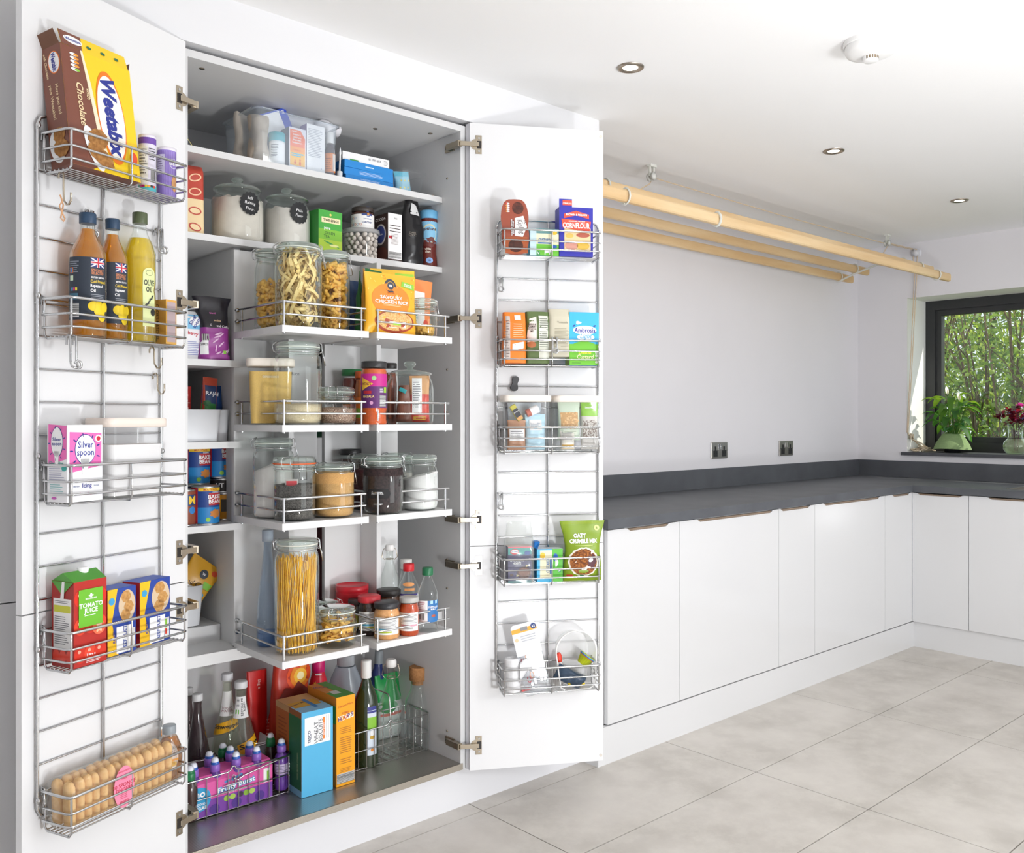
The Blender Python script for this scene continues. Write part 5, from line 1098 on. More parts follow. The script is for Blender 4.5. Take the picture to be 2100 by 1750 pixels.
# ------------------------------------------------------------------ fixed shelves beside the racks
def pr(b, f, w, h):
    b.rect(f, 0, h * .62, w, h * .92, mk('7fc0e6'), 1); b.ell(f, w * .6, h * .78, w * .3, h * .10, W_(), 2); b.text(f, 'Silver\nspoon', w * .6, h * .78, .010, mk('2a3a8c'), 3, R(60)); b.text(f, 'berry', w * .5, h * .52, .009, mk('c93040'), 2, R(-8)); b.lines(f, w * .1, h * .08, w * .9, h * .38, 8, mk('8a90c0'), 2)
loc, rz, w, h = bagY(366, 402, 2.44, SH[2], 638)
bag('sugar_bag', 'white and blue sugar bag on the highest side shelf', 'bag', loc, 0, w * 1.1, .08, h, 'f1f1f4', 5, lambda v: 1 - .04 * v, lambda v: 1 if v < .85 else 1 - (v - .85) * 4, .003, pr=pr, rough=.5)
def pr(b, f, w, h):
    rg = random.Random(8)
    for k in range(9): b.ell(f, w * rg.uniform(.45, .9), h * rg.uniform(.1, .42), w * .12, .0022, mk('e0b8d8'), 1, 14, rg.uniform(.2, 1.4))
    b.text(f, 'Ground Coffee', w * .62, h * .53, .0065, mk('e8dfe6'), 2, R(-6)); b.text(f, 'arabia', w * .55, h * .62, .0055, mk('d8b890'), 2, R(-4)); b.text(f, 'blend', w * .45, h * .74, .005, mk('d070b0'), 2)
    b.rect(f, w * .06, h * .08, w * .26, h * .3, W_(), 2); b.text(f, '2023', w * .16, h * .24, .006, K(), 3); b.bars(f, w * .1, h * .3, w * .28, h * .4, 8, 2); b.rect(f, w * .72, h * .1, w * .8, h * .15, mk('8cc63f'), 2); b.rect(f, w * .86, h * .08, w * .93, h * .16, K(), 2)
loc, rz, w, h = bagY(400, 466, 2.42, SH[2], 607)
bag('coffee_bag', 'purple coffee bag with a folded black top on a side shelf', 'bag', loc, R(-4), w, .075, h, '93358c', 4, lambda v: 1 - .12 * math.sin(math.pi * v) + (.0 if v < .85 else (v - .85) * 1.2), lambda v: 1 if v < .5 else 1 - (v - .5) * 1.5, .006, 26, pr, twocol=(.5, mk('1d1a22', .3)), seed=12)
def pr(b, f, w, h): b.text(f, 'COFFEE\nBAGS', w * .5, h * .45, .010, W_(), 2)
q = boxY(462, 500, 2.45, SH[2], 662, .07); carton('coffee_box', 'dark green and cream coffee box behind the purple bag', 'box', q, {'body': '24352c'}, lambda b, F, L, T, w, d, h: (b.rect(F, 0, h * .5, w, h, mk('cfc3ac'), 1), b.text(F, 'FF', w * .25, h * .3, .011, W_(), 2), b.text(F, 'AG', w * .25, h * .15, .011, W_(), 2)))
# grey-white bins
binm = mk('e2e4e8', .4)
def wbin(label, x0, x1, y0, y1, z, h, dip=None):
    t = thing('storage_bin', label, 'bin', ((x0 + x1) / 2, (y0 + y1) / 2, z + .001)); a, c = (x1 - x0) / 2, (y1 - y0) / 2
    rb = rr_ring(a * .88, c * .92, 0, .015); rt = rr_ring(a, c, h, .018); ri = rr_ring(a - .003, c - .003, h, .016); rbi = rr_ring(a * .88 - .002, c * .92 - .002, .004, .014)
    if dip:
        def f(r): return [(x, y, z_ - (dip * (1 / (1 + math.exp((x - a * .45) * 90))) if y < -c * .6 else 0) if z_ > .01 else z_) for x, y, z_ in r]
        rt, ri = f(rt), f(ri)
    b = B(); b.loft([rb, rt, ri, rbi], binm, True, True, smooth=True); child('wall', b, t); return t
wbin('white bin with a scooped front on the second side shelf', 1.00 - .06, 1.085, 2.385, 2.62, SH[3], .088, .03) if False else wbin('white bin with a scooped front on the second side shelf', .945, 1.084, 2.385, 2.62, SH[3], .088)
wbin('second white bin tucked beside the scooped one', 1.088, 1.128, 2.43, 2.64, SH[3], .088)
def pr(b, f, w, h): b.lines(f, w * .3, h * .55, w * .9, h * .85, 6, mk('e8c8c0'), 1, th=.3)
bag('red_packet', 'crinkled red packet leaning in the scooped white bin', 'packet', (.992, 2.49, SH[3] + .01), R(-4), .09, .06, .145, 'b0302c', 2.4, crump=.006, pr=pr, seed=3)
bag('red_packet', 'smaller red and brown packet low in the scooped white bin', 'packet', (.968, 2.435, SH[3] + .01), R(3), .055, .04, .11, '8c3a33', 2.4, crump=.005, pr=pr, seed=5)
def pr(b, f, w, h):
    b.rect(f, 0, h * .55, w, h * .86, mk('24365c'), 1); b.rect(f, 0, h * .46, w, h * .56, mk('2f7a3c'), 2); b.ell(f, w * .25, h * .56, w * .22, h * .05, mk('1f5a30'), 3); b.text(f, 'RAJAH', w * .62, h * .72, .011, W_(), 3, bold=0); b.text(f, 'CHILLI', w * .6, h * .36, .0075, mk('e8d8c8'), 2); b.ell(f, w * .4, h * .12, w * .3, h * .05, mk('7a3018'), 2)
bag('spice_packet', 'tall red and navy spice packet standing in the white bin', 'packet', (1.058, 2.44, SH[3] + .012), R(6), .045, .035, .168, 'a3402c', 2.6, crump=.003, pr=pr, seed=2, ry=R(5))
bag('blue_packet', 'dark blue packet standing in the second white bin', 'packet', (1.106, 2.50, SH[3] + .012), 0, .05, .05, .145, '1f4a86', 2.6, crump=.005, seed=7)
# tins
def beans(b, f, r, h):
    b.rect(f, -r * 1.57, h * .03, r * 1.5, h * .96, mk('1e3f86'), 1); b.rect(f, -r * 1.57, h * .03, r * 1.5, h * .45, mk('1c7fc0'), 2); b.rect(f, -r * 1.57, h * .03, -r * .55, h * .96, mk('b3262e'), 3); b.rect(f, -r * .5, h * .87, r * 1.5, h * .95, mk('f0c62c'), 3); b.text(f, 'MULTIPACK', r * .4, h * .91, .005, mk('b3262e'), 4)
    b.rect(f, r * .25, h * .5, r * 1.4, h * .82, mk('b3262e'), 4); b.text(f, 'BAKED\nBEANS', r * .82, h * .66, .0105, W_(), 5); b.text(f, 'CORALE', r * .8, h * .84, .004, W_(), 5); b.ell(f, r * .8, h * .28, r * .45, h * .11, mk('c9803c'), 4, wav=(7, .15)); b.ell(f, r * .2, h * .13, .006, .006, mk('8cc63f'), 4); b.bars(f, -r * 1.2, h * .3, -r * .9, h * .45, 6, 4, False)
def tin(label, x, y, z, r, h, pr, col='1e3f86', ang=0):
    q = Pl(); q.loc = (x, y, z); q.r = r; q.h = h; q.rz = face(x, y) + ang; return can_('tin_can', label, 'can', q, col, None, pr, group='food tins on the side shelf')
rc, hcan = .037, .105; zc = SH[4] + .001
def mm(b, f, r, h): b.rect(f, -r, h * .55, r * 1.5, h * .85, mk('24406e'), 1); b.text(f, 'M', r * .75, h * .7, .022, mk('efc63c'), 2); b.ell(f, r * .75, h * .42, .010, .010, mk('3a7fc0'), 2)
xx = lambda px, Y: onY(px, HOR, Y)[0]
tin('baked bean tin at the front of the side shelf', xx(421, 2.42), 2.42, zc, rc, hcan, beans)
tin('tin with a yellow letter M beside the front bean tin', xx(374, 2.43), 2.43, zc, rc, .098, mm, '8a4a34')
tin('yellow tin behind the front bean tin', xx(459, 2.50), 2.50, zc, rc, .078, lambda b, f, r, h: b.rect(f, -r * .2, h * .3, r * .6, h * .75, mk('4a3f30'), 1), 'd9921f')
tin('black tin stacked on the yellow tin', xx(456, 2.50), 2.50, zc + .079, rc * .95, .04, lambda b, f, r, h: b.text(f, 'UT', -r * .2, h * .5, .012, W_(), 1), '26201f')
tin('tin with a yellow letter M at the bottom of the back stack', xx(392, 2.50), 2.50, zc, rc, hcan, mm, '33476e')
tin('upper baked bean tin nearer the open door', xx(402, 2.495), 2.495, zc + hcan + .001, rc, hcan, beans)
tin('upper baked bean tin beside the rack panel', xx(449, 2.505), 2.505, zc + .121, rc, hcan, beans)
# bottom side shelf
zs = SH[5] + .046
wbin('deep white bin full of ready grain packs on the lowest side shelf', .945, 1.085, 2.505, 2.74, zs, .115)
def pr(b, f, w, h):
    b.ell(f, w * .55, h * .72, .013, .013, mk('3f444c'), 1); b.text(f, 'W', w * .55, h * .72, .007, W_(), 2); b.text(f, 'Good Grains', w * .5, h * .45, .014, mk('2a2320'), 1, R(8), bold=0, shear=.3); b.text(f, 'SPANISH', w * .45, h * .2, .010, W_(), 1); b.rect(f, w * .68, h * .45, w * .97, h * .6, mk('7fbf3f'), 2); b.ell(f, w * .8, h * .3, .010, .007, mk('4aa8d0'), 2); b.ell(f, w * .8, h * .85, .009, .008, mk('d8502c'), 2)
bag('grain_pouch', 'yellow good grains pouch tilted in the deep white bin', 'pouch', (1.035, 2.55, zs + .075), R(-10), .105, .03, .125, 'd09a22', 3, crump=.002, pr=pr, ry=R(38), seed=4)
bag('rice_pouch', 'orange rice pouch at the end of the deep white bin', 'pouch', (.968, 2.56, zs + .08), R(-10), .07, .03, .125, 'e08a2c', 3, crump=.002, seed=5, pr=lambda b, f, w, h: (b.ell(f, w * .6, h * .75, .012, .012, mk('e8d83c'), 1), b.rect(f, w * .3, h * .3, w * .8, h * .55, mk('c9402c'), 1)))
bag('white_pouch', 'white printed pouch lying low in the deep white bin', 'pouch', (1.0, 2.525, zs + .06), R(-10), .10, .02, .075, 'e6e4e0', 3, crump=.002, seed=6, ry=R(30), pr=lambda b, f, w, h: b.text(f, 'edamame', w * .5, h * .5, .008, K(), 1, bold=0))
def pr(b, f, r, h): b.rect(f, -r * 1.4, h * .04, -r * .9, h * .95, mk('a31f2a'), 1); b.ell(f, 0, h * .3, r * .7, h * .08, mk('8a6a50'), 2); b.ell(f, .0, h * .38, r * .35, r * .35, mk('c8202e'), 3); b.ell(f, .0, h * .2, r * .6, h * .08, mk('6a5a50'), 2)
can_('coffee_drum', 'tall dark drum with a red lid beside the deep white bin', 'tin', atY(477, 2.58, zs, 56, 1147), '35191b', 'b3222e', pr, caph=.012)
t = thing('cam_fitting', 'small round fixing on the step of the side shelf', 'fixing', (1.012, 2.499, SH[5] + .024)); b = B(); b.tube([(0, 0, 0), (0, -.010, 0)], .006, mk('4a4c50', .4), 14); b.tube([(-.014, 0, 0), (-.014, -.002, 0)], .0045, NICKEL, 12); child('screw', b, t)

# ------------------------------------------------------------------ cupboard floor
zf = FZ
q = Pl(); q.w, q.d = 1.427 - 1.324, .168; q.h = .413 - .163; q.loc = (1.3755, 2.375 + .084, zf); q.rz = R(-2)
def pr(b, F, L, T, w, d, h):
    b.rect(F, w * .10, h * .60, w * .92, h * .93, W_(), 1)
    b.text(F, 'TESCO', w * .24, h * .70, .0085, mk('24305c'), 2, R(90)); b.text(F, '=====', w * .31, h * .70, .004, mk('24305c'), 2, R(90)); b.text(F, 'WHEAT', w * .46, h * .735, .013, mk('33333a'), 2, R(90), bold=0); b.text(F, 'BISCUITS', w * .60, h * .755, .013, mk('33333a'), 2, R(90), bold=0, w=.066)
    b.rect(F, w * .67, h * .64, w * .74, h * .90, mk('ef8a3c'), 2); b.text(F, 'MALTY & CRISPY', w * .705, h * .76, .0035, W_(), 3, R(90)); b.rect(F, w * .79, h * .64, w * .80, h * .92, mk('99999c'), 2); b.rect(F, w * .85, h * .64, w * .86, h * .92, mk('99999c'), 2)
    b.rect(L, d * .0, 0, d * .52, h * 1, mk('b8622c'), 1); b.rect(L, d * .52, h * .08, d * .985, h * .93, mk('1f6b40'), 1); b.rect(L, 0, h * .93, d * .52, h, mk('c89a6a'), 2); b.rect(L, d * .52, 0, d, h * .08, mk('8fc8e8'), 2)
    b.text(L, 'CAREFULLY SELECTED GRAINS', d * .85, h * .35, .004, mk('c9d8a0'), 2, R(-90)); b.lines(L, d * .1, h * .3, d * .45, h * .85, 12, mk('9a4c20'), 2)
    b.rect(T, 0, d * .45, w, d, mk('c9a070'), 1); b.rect(T, 0, 0, w, d * .42, mk('8fc4e4'), 1); b.rect(T, w * .05, d * .3, w * .9, d * .62, mk('d3a53f'), 2); b.rect(T, w * .55, d * .15, w * .68, d * .7, mk('2f7fc0'), 3); b.text(T, 'WHEAT BISC', w * .3, d * .5, .008, mk('24305c'), 3, R(20))
carton('cereal_box', 'sky blue wheat biscuits cereal box on the cupboard floor', 'box', q, {'body': '58b6e2', 'left': '9a5a30', 'top': 'c9a070'}, pr)
q = Pl(); q.w, q.d = 1.503 - 1.438, .172; q.h = .434 - .163; q.loc = (1.4705, 2.376 + .086, zf); q.rz = 0
def pr(b, F, L, T, w, d, h):
    b.text(F, 'Harvest Morn', w * .5, h * .9, .0065, mk('c9502c'), 2, R(6), bold=0, shear=.2, w=w * .8); b.text(F, 'HONEY', w * .5, h * .815, .005, mk('c9502c'), 2); 
    b.text(F, 'HOOPS', w * .51, h * .765, .0135, mk('fff3dc'), 2, R(6), w=w * .86, bold=4)
    for i, (ch, c) in enumerate(zip('HOOPS', ('6a3a7c', 'ef9a2c', 'd8432f', '6a3a7c', '6a3a7c'))): b.text(F, ch, w * (.17 + .165 * i), h * (.752 + .008 * i), .0115, mk(c), 4, R(6))
    for y0, y1, n in ((.58, .66, 4), (.36, .55, 8), (.24, .31, 3), (.15, .20, 3)): b.lines(F, w * .2, h * y0, w * .82, h * y1, n, mk('b8742c'), 2, rag=.2)
    b.bars(F, w * .02, h * .03, w * .98, h * .14, 22, 2, False)
    b.rect(L, d * .6, h * .7, d * .98, h * .9, mk('4f9a3c'), 1); b.rect(T, 0, 0, w, d * .35, mk('4f9a3c'), 1); b.rect(T, w * .5, d * .35, w, d, mk('5f9f44'), 1); b.text(T, 'HOOPS', w * .3, d * .72, .010, mk('5a3a7c'), 2, R(-30)); b.rect(T, w * .2, d * .2, w * .6, d * .4, mk('d8d8d0'), 2)
carton('cereal_box', 'orange cereal hoops box beside the sky blue one', 'box', q, {'body': 'f6a81c', 'left': 'd8862a', 'top': 'dd8a2c'}, pr)
def flat_basket(label, x0, x1, y0, y1, z, h, up=False):
    t = thing('wire_basket', label, 'basket', ((x0 + x1) / 2, (y0 + y1) / 2, z), group='wire baskets on the cupboard floor'); a, c = (x1 - x0) / 2, (y1 - y0) / 2
    def rect_(zz, k=0): return [(-a + .01, -c, zz), (a - .01, -c, zz), (a, -c + .01, zz), (a, c - .01, zz), (a - .01, c, zz), (-a + .01, c, zz), (-a, c - .01, zz), (-a, -c + .01, zz)]
    b = B()
    top = rect_(h); mid = []
    for s_ in (-1, 1): pass
    front = [(-a + .01, -c, h), (-.018, -c, h), (-.008, -c, h + .004), (-.004, -c, h + .013), (.004, -c, h + .013), (.008, -c, h + .004), (.018, -c, h), (a - .01, -c, h)]
    back = [(-x, c, zz) for x, _, zz in front]
    b.tube(front + [(a, -c + .01, h), (a, c - .01, h)] + back + [(-a, c - .01, h), (-a, -c + .01, h)], .0024, CHROME, 6, closed=True); b.tube(rect_(h * .52), .0018, CHROME, 6, closed=True); child('rim', b, t)
    b = B(); n = max(3, int((x1 - x0) / .031))
    for i in range(n + 1):
        x = -a + .008 + (2 * a - .016) * i / n; b.tube([(x, -c, h), (x, -c, .006), (x, -c + .004, .002), (x, c - .004, .002), (x, c, .006), (x, c, h)], .0013, CHROME, 5)
    for i in range(4):
        y = -c + .012 + (2 * c - .024) * i / 3; b.tube([(-a, y, h), (-a, y, .006), (-a + .004, y, .003), (a - .004, y, .003), (a, y, .006), (a, y, h)], .0013, CHROME, 5)
    child('wire_mesh', b, t)
    b = B()
    if up: b.tube([(0, -c, h - .02), (0, -c, h + .02), (0, -c * .9, h + .085), (0, -c * .75, h + .095), (0, c * .75, h + .095), (0, c * .9, h + .085), (0, c, h)], .0022, CHROME, 6)
    else: b.tube([(.0, -c - .002, h - .02), (.012, -c - .003, h - .028), (.03, -c - .003, h - .02), (a * .9, -c - .003, h + .001), (a + .004, -c + .01, h + .003), (a + .004, c, h + .003), (a * .6, c, h + .012), (0, c, h)], .0022, CHROME, 6)
    b.tube([(-.005, -c - .001, h - .035), (-.005, -c - .001, h - .015), (0, -c - .001, h - .010), (.005, -c - .001, h - .015), (.005, -c - .001, h - .035)], .0014, CHROME, 5); b.tube([(-.03, -c - .001, h - .036), (.03, -c - .001, h - .036)], .0013, CHROME, 5); child('handle', b, t)
flat_basket('wire basket of purple fruit drinks on the cupboard floor', .955, 1.316, 2.43, 2.565, zf, .115)
flat_basket('wire basket with an upright handle holding glass bottles', 1.512, 1.832, 2.43, 2.56, zf, .125, True)
# fruit drink pack
purp = mk('6b3fa0', .3, coat=.3); 
def drink(label, x, y, bare=False, grp='purple fruit drink bottles in the wire basket', cap='e9ecf6', body=None, ring='2f62b8'):
    t = thing('drink_bottle', label, 'bottle', (x, y, zf + .005), face(x, y), grp); r, h = .0205, .150; bm = body or purp
    b = B(); b.lathe([(r * .8, 0), (r, .006), (r, .028), (r * .88, .040), (r, .052), (r, .082), (r * .9, .10), (r * .55, .112), (r * .52, .118)], bm, 20); child('bottle_body', b, t)
    b = B(); b.lathe([(r * .62, .112), (r * .68, .114), (r * .68, .130), (r * .6, .132)], mk('8d63bf' if body is None else '1f7a4a', .35), 18); child('collar', b, t)
    b = B(); b.lathe([(r * .56, .131), (r * .58, .136), (r * .52, .139)], mk(ring, .35), 18); b.lathe([(r * .5, .138), (r * .48, .144), (r * .3, .150), (.001, .1505)], mk(cap, .3), 18, cap0=False); child('cap', b, t)
    if bare: b = B(); f = Round(r, 0); b.rect(f, -r * 1.2, .050, r * 1.2, .080, mk('d9c9e8'), 1); b.lines(f, -r, .054, r, .076, 5, mk('6a5a8c'), 2); child('printed_label', b, t)
    return t
ys_f, ys_b = 2.460, 2.515
names_f = ['front purple drink bottle nearest the open door hinge', 'front purple drink bottle second along the pack', 'front purple drink bottle under the basket notch', 'front purple drink bottle at the far end of the pack']
for i, px in enumerate((397, 441, 484, 526)): drink(names_f[i] if i else 'front purple drink bottle nearest the hinge of the near door', xx(px, ys_f), ys_f)
for i, px in enumerate((429, 472, 512)): drink(['back purple drink bottle nearest the dark mixer bottles', 'back purple drink bottle in the middle of the pack', 'back purple drink bottle closest to the tonic bottle'][i], xx(px, ys_b), ys_b)
drink('single purple drink bottle outside the pink wrap', xx(577, 2.47), 2.47, True)
dk = mk('3a2622', .2, coat=.5)
for i, (px, Y) in enumerate(((390, 2.445), (457, 2.55), (555, 2.535))):
    drink(['green-capped dark drink bottle in the near corner of the basket', 'green-capped drink bottle in front of the tonic bottles', 'green-capped drink bottle behind the single purple one'][i], xx(px, Y), Y, grp='green-capped drink bottles in the wire basket', body=dk, ring='1f7a4a')
t = thing('drinks_wrap', 'pink and purple cardboard wrap around the fruit drink bottles', 'multipack wrap', ((.962 + 1.262) / 2, 2.4875, zf + .005)); a, c, hh = .148, .051, .108
b = B(); pk = mk('e45fa8', .4); vi = mk('7a3fa0', .4)
b.box(-a, -c, .001, a, -c + .001, hh * .42, vi); b.box(-a, -c, hh * .42, a, -c + .001, hh * .86, pk)
b.add([(-a, -c, hh * .86), (a, -c, hh * .86), (a, -c + .018, hh), (-a, -c + .018, hh)], [(0, 1, 2, 3)], pk); b.add([(-a, -c + .018, hh), (a, -c + .018, hh), (a, c - .018, hh), (-a, c - .018, hh)], [(0, 1, 2, 3)], pk)
b.add([(-a, c - .018, hh), (a, c - .018, hh), (a, c, hh * .86), (-a, c, hh * .86)], [(0, 1, 2, 3)], pk); b.box(-a, c - .001, .001, a, c, hh * .86, pk); b.box(a - .001, -c, .001, a, c, hh * .86, mk('c04f9c', .4)); child('wrap', b, t)
b = B(); f = Flat((-a, -c, 0)); W2 = 2 * a
b.ell(f, W2 * 0.250, hh * .48, .034, .034, mk('2f9fd0'), 1); b.text(f, 'no', W2 * 0.260, hh * .60, .020, W_(), 2); b.text(f, 'ADDED', W2 * 0.260, hh * .36, .006, W_(), 2); b.text(f, 'SUGAR', W2 * 0.260, hh * .26, .009, W_(), 2)
b.text(f, 'sun quench', W2 * 0.590, hh * .80, .0085, mk('4a90c8'), 2, R(10), bold=3); b.text(f, 'Fruity Burst', W2 * 0.620, hh * .60, .0125, mk('58a8dc'), 2, R(4), bold=6, w=.115); b.text(f, 'Fruity Burst', W2 * 0.620, hh * .60, .0125, W_(), 4, R(4), bold=1, w=.113); b.text(f, 'Apple & Blackcurrant', W2 * 0.620, hh * .47, .005, W_(), 2)
for x, m in ((.40, '9fc04a'), (.46, 'a9c955'), (.54, '3a2340'), (.60, '8fb83f'), (.66, 'b0cc5c')): b.ell(f, W2 * (x + .12), hh * .33, .009, .008, mk(m), 2)
for x in (.28, .50, .74): b.ell(f, W2 * (x + .12), hh * .14, .015, .014, mk('4f2f86'), 3)
b.rect(f, W2 * .90, hh * .45, W2 * .97, hh * .82, PAPER, 2); b.rect(f, W2 * .935, hh * .5, W2 * .965, hh * .75, mk('8cc63f'), 3); child('printed_front', b, t)
# mixer bottles
mx = glassmat('pale_glass', (.90, .93, .86), .3, .10, (.75, .78, .66)); clr = glassmat('cola_glass', (.45, .40, .40), .3, .25, (.10, .06, .07))
mp = [(.9, 0), (1, .02), (1, .16), (.97, .30), (.72, .50), (.46, .68), (.33, .80), (.28, .88), (.30, .92)]
def ton(b, f, r, h): f.R0 = r * .42; b.rect(f, -r * .42, h * .66, r * .42, h * .86, PAPER, 1); b.text(f, 'RECYCLE ME\nAGAIN', r * .14, h * .765, .0065, K(), 2, R(90)); b.bars(f, -r * .3, h * .77, -r * .1, h * .84, 7, 2, False); b.rect(f, -r * .3, h * .70, -r * .1, h * .74, mk('6abf3c'), 2); b.poly(f, [(-r * .1, h * .42), (r * .55, h * .50), (r * .6, h * .40), (r * .0, h * .33)], mk('f2b21c'), 8); b.text(f, 'Schw', r * .28, h * .42, .012, K(), 10, R(20), bold=1, shear=.2)
def ton2(b, f, r, h): f.R0 = r * .42; b.rect(f, -r * .42, h * .62, r * .42, h * .84, PAPER, 1); b.text(f, 'TONIC\nWATER', -r * .02, h * .68, .007, mk('8a4a50'), 2, bold=0); b.poly(f, [(-r * .62, h * .44), (r * .5, h * .52), (r * .5, h * .62), (-r * .55, h * .54)], mk('f2b21c'), 8); b.text(f, 'Schweppes', -r * .02, h * .53, .011, K(), 12, R(8), bold=1, shear=.2, w=r * 1.05)
bottle('tonic_bottle', 'tonic water bottle with a recycling neck label', 'bottle', atY(494, 2.60, zf, 72, 1397), mp, mx, 'e9e9ea', .020, .36, pr=ton, group='mixer bottles')
bottle('tonic_bottle', 'tonic water bottle standing behind the recycling-label one', 'bottle', atY(466, 2.655, zf, 64, 1381), mp, mx, 'e4e4e6', .020, .36, pr=ton2, group='mixer bottles')
bottle('cola_bottle', 'dark mixer bottle with a white cap and pink label', 'bottle', atY(405, 2.62, zf, 58, 1423), mp, clr, 'dfe0e0', .020, .36, group='mixer bottles', pr=lambda b, f, r, h: b.rect(f, -r * .5, h * .05, r * .9, h * .26, mk('d83a6c'), 1))
bottle('cola_bottle', 'dark mixer bottle mostly hidden by the near door', 'bottle', atY(386, 2.68, zf, 52, 1411), mp, clr, 'dfe0e0', .020, .36, group='mixer bottles')
wbin('low white bin behind the wire basket of drinks', 1.02, 1.345, 2.585, 2.74, zf, .11)
# red packets and pouches at the back
loc, rz, w, h = bagY(506, 546, 2.70, zf, 1379); bag('red_pouch', 'flat upright red pouch at the back of the cupboard floor', 'pouch', loc, 0, w, .04, h, 'cf1f1c', 4, lambda v: 1, lambda v: 1 - .6 * v, .002, seed=1, pr=lambda b, f, w, h: b.text(f, '5kg e', w * .55, h * .86, .010, mk('e8b0a8'), 1, R(-90)))
loc, rz, w, h = bagY(530, 660, 2.66, zf, 1405); bag('red_sack', 'crumpled red sack slumped behind the cereal boxes', 'sack', loc, R(4), w, .10, h, 'c8201a', 2.4, lambda v: 1 - .55 * v, lambda v: 1 - .5 * v, .012, 16, seed=9, pr=lambda b, f, w, h: b.lines(f, w * .1, h * .2, w * .8, h * .6, 10, mk('d98a80'), 1, th=.2))
def sun(b, f, w, h):
    for k, (c, s_) in enumerate((('e8501c', .34), ('f08a1c', .26), ('f8bf3a', .17), ('fff0b8', .09))): b.ell(f, w * .68, h * .80, w * s_, w * s_, mk(c), 1 + k)
    b.poly(f, [(w * .08, h * .60), (w * .3, h * .72), (w * .5, h * .70), (w * .62, h * .76), (w * .9, h * .66), (w * .98, h * .56)], mk('7a1f14'), 6); b.text(f, 'EASY COOK RICE', w * .6, h * .58, .006, mk('e8b898'), 7)
loc, rz, w, h = bagY(553, 635, 2.63, zf, 1348); bag('rice_bag', 'red bag printed with a rising sun behind the cereal boxes', 'bag', loc, 0, w, .08, h, 'c0301a', 3, lambda v: 1 - .25 * v * v, lambda v: 1 - .6 * v, .004, 22, sun, seed=3)
q = atY(653, 2.66, zf, 48, 1352)
bottle('washing_up_bottle', 'bright red bottle with a magenta collar at the back of the floor', 'bottle', q, [(1, 0), (1, .5), (.92, .68), (.52, .86), (.48, .93)], 'd8283c', 'd41a70', q.h * .13, .55, pr=lambda b, f, r, h: (b.rect(f, -r * .5, h * .845, r * .5, h * .86, W_(), 1), b.ell(f, -r * .4, h * .76, .006, .006, mk('f0b83c'), 1, wav=(5, .4))))
q = atY(709, 2.66, zf, 84, 1343)
bottle('spray_bottle', 'cloudy translucent plastic bottle with a ribbed cap', 'bottle', q, [(1, 0), (1, .42), (.95, .55), (.72, .75), (.50, .86), (.48, .88)], glassmat('milky_plastic', (.7, .74, .8), .2, .55, (.62, .68, .76), .2), 'bcc0c6', q.h * .11, .42)
green = mk('26351c', .15, coat=.8)
def oo(b, f, r, h): b.rect(f, r * .1, h * .12, r * .95, h * .58, mk('dfe9f4'), 1); b.rect(f, r * .1, h * .36, r * .95, h * .48, mk('8cc63f'), 2); b.rect(f, r * .1, h * .52, r * .95, h * .58, mk('3a3f8c'), 2); b.ell(f, r * .5, h * .29, .008, .007, mk('c9a23c'), 2); b.ell(f, r * .5, h * .33, .007, .009, W_(), 3); b.ell(f, r * .5, h * .17, .005, .005, mk('f0902c'), 2)
bottle('olive_oil_bottle', 'dark olive oil bottle with a white foil neck', 'bottle', atY(751, 2.475, zf, 50, 1354), [(.95, 0), (1, .02), (1, .55), (.92, .64), (.5, .76), (.34, .82), (.32, .86), (.35, .88)], green, 'f0efec', .056, .42, pr=oo)
bottle('sauce_bottle', 'dark blue bottle with a grey nozzle behind the olive oil', 'bottle', atY(765, 2.66, zf, 34, 1334), [(1, 0), (1, .6), (.85, .72), (.55, .8), (.5, .85)], '27366c', '8f979c', .05, .5, ry=R(4))
swing('clear swing-top bottle in the handled wire basket', atY(802, 2.49, zf, 54, 1352))
loc, rz, w, h = bagY(768, 826, 2.63, zf, 1388); bag('green_pouch', 'white pouch with a bright green top behind the swing-top bottle', 'pouch', loc, 0, w, .05, h, 'e6ece8', 2.6, crump=.004, seed=4, twocol=(.62, mk('1f9a4c', .4)), pr=lambda b, f, w, h: (b.ell(f, w * .35, h * .52, w * .3, h * .10, mk('2a9a4c'), 1), b.rect(f, w * .1, h * .38, w * .8, h * .42, mk('e07a6a'), 2)))
q = atY(818, 2.66, zf, 30, 1362); bottle('cleaner_bottle', 'white bottle with a deep magenta cap at the back of the floor', 'bottle', q, [(1, 0), (1, .5), (.9, .68), (.75, .72)], 'eef0f2', 'a01f5c', q.h * .26, .8, sy=.7)
q = atY(858, 2.50, zf, 56, 1367)
t = bottle('carafe', 'clear glass carafe with a thick cork stopper', 'bottle', q, [(.95, 0), (1, .02), (1, .50), (.94, .58), (.60, .70), (.54, .76), (.54, .83)], GLASS, None, 0); b = B(); ck = mk('c08a58', .85, h2='a06f42', noisy=.2, scale=150); r, h = q.r, q.h
b.lathe([(.50 * r, h * .78), (.52 * r, h * .832), (.66 * r, h * .834), (.67 * r, h * .99), (.63 * r, h)], ck, 24); child('cork', b, t)
# ------------------------------------------------------------------ near door baskets
FL, FR = [z + .0055 for z in FLR[id(Lf)]], [z + .0055 for z in FLR[id(Rg)]]
biscuit = mk('c08a4c', .8, h2='8f5c2c', noisy=.3, scale=130, bump=.5)
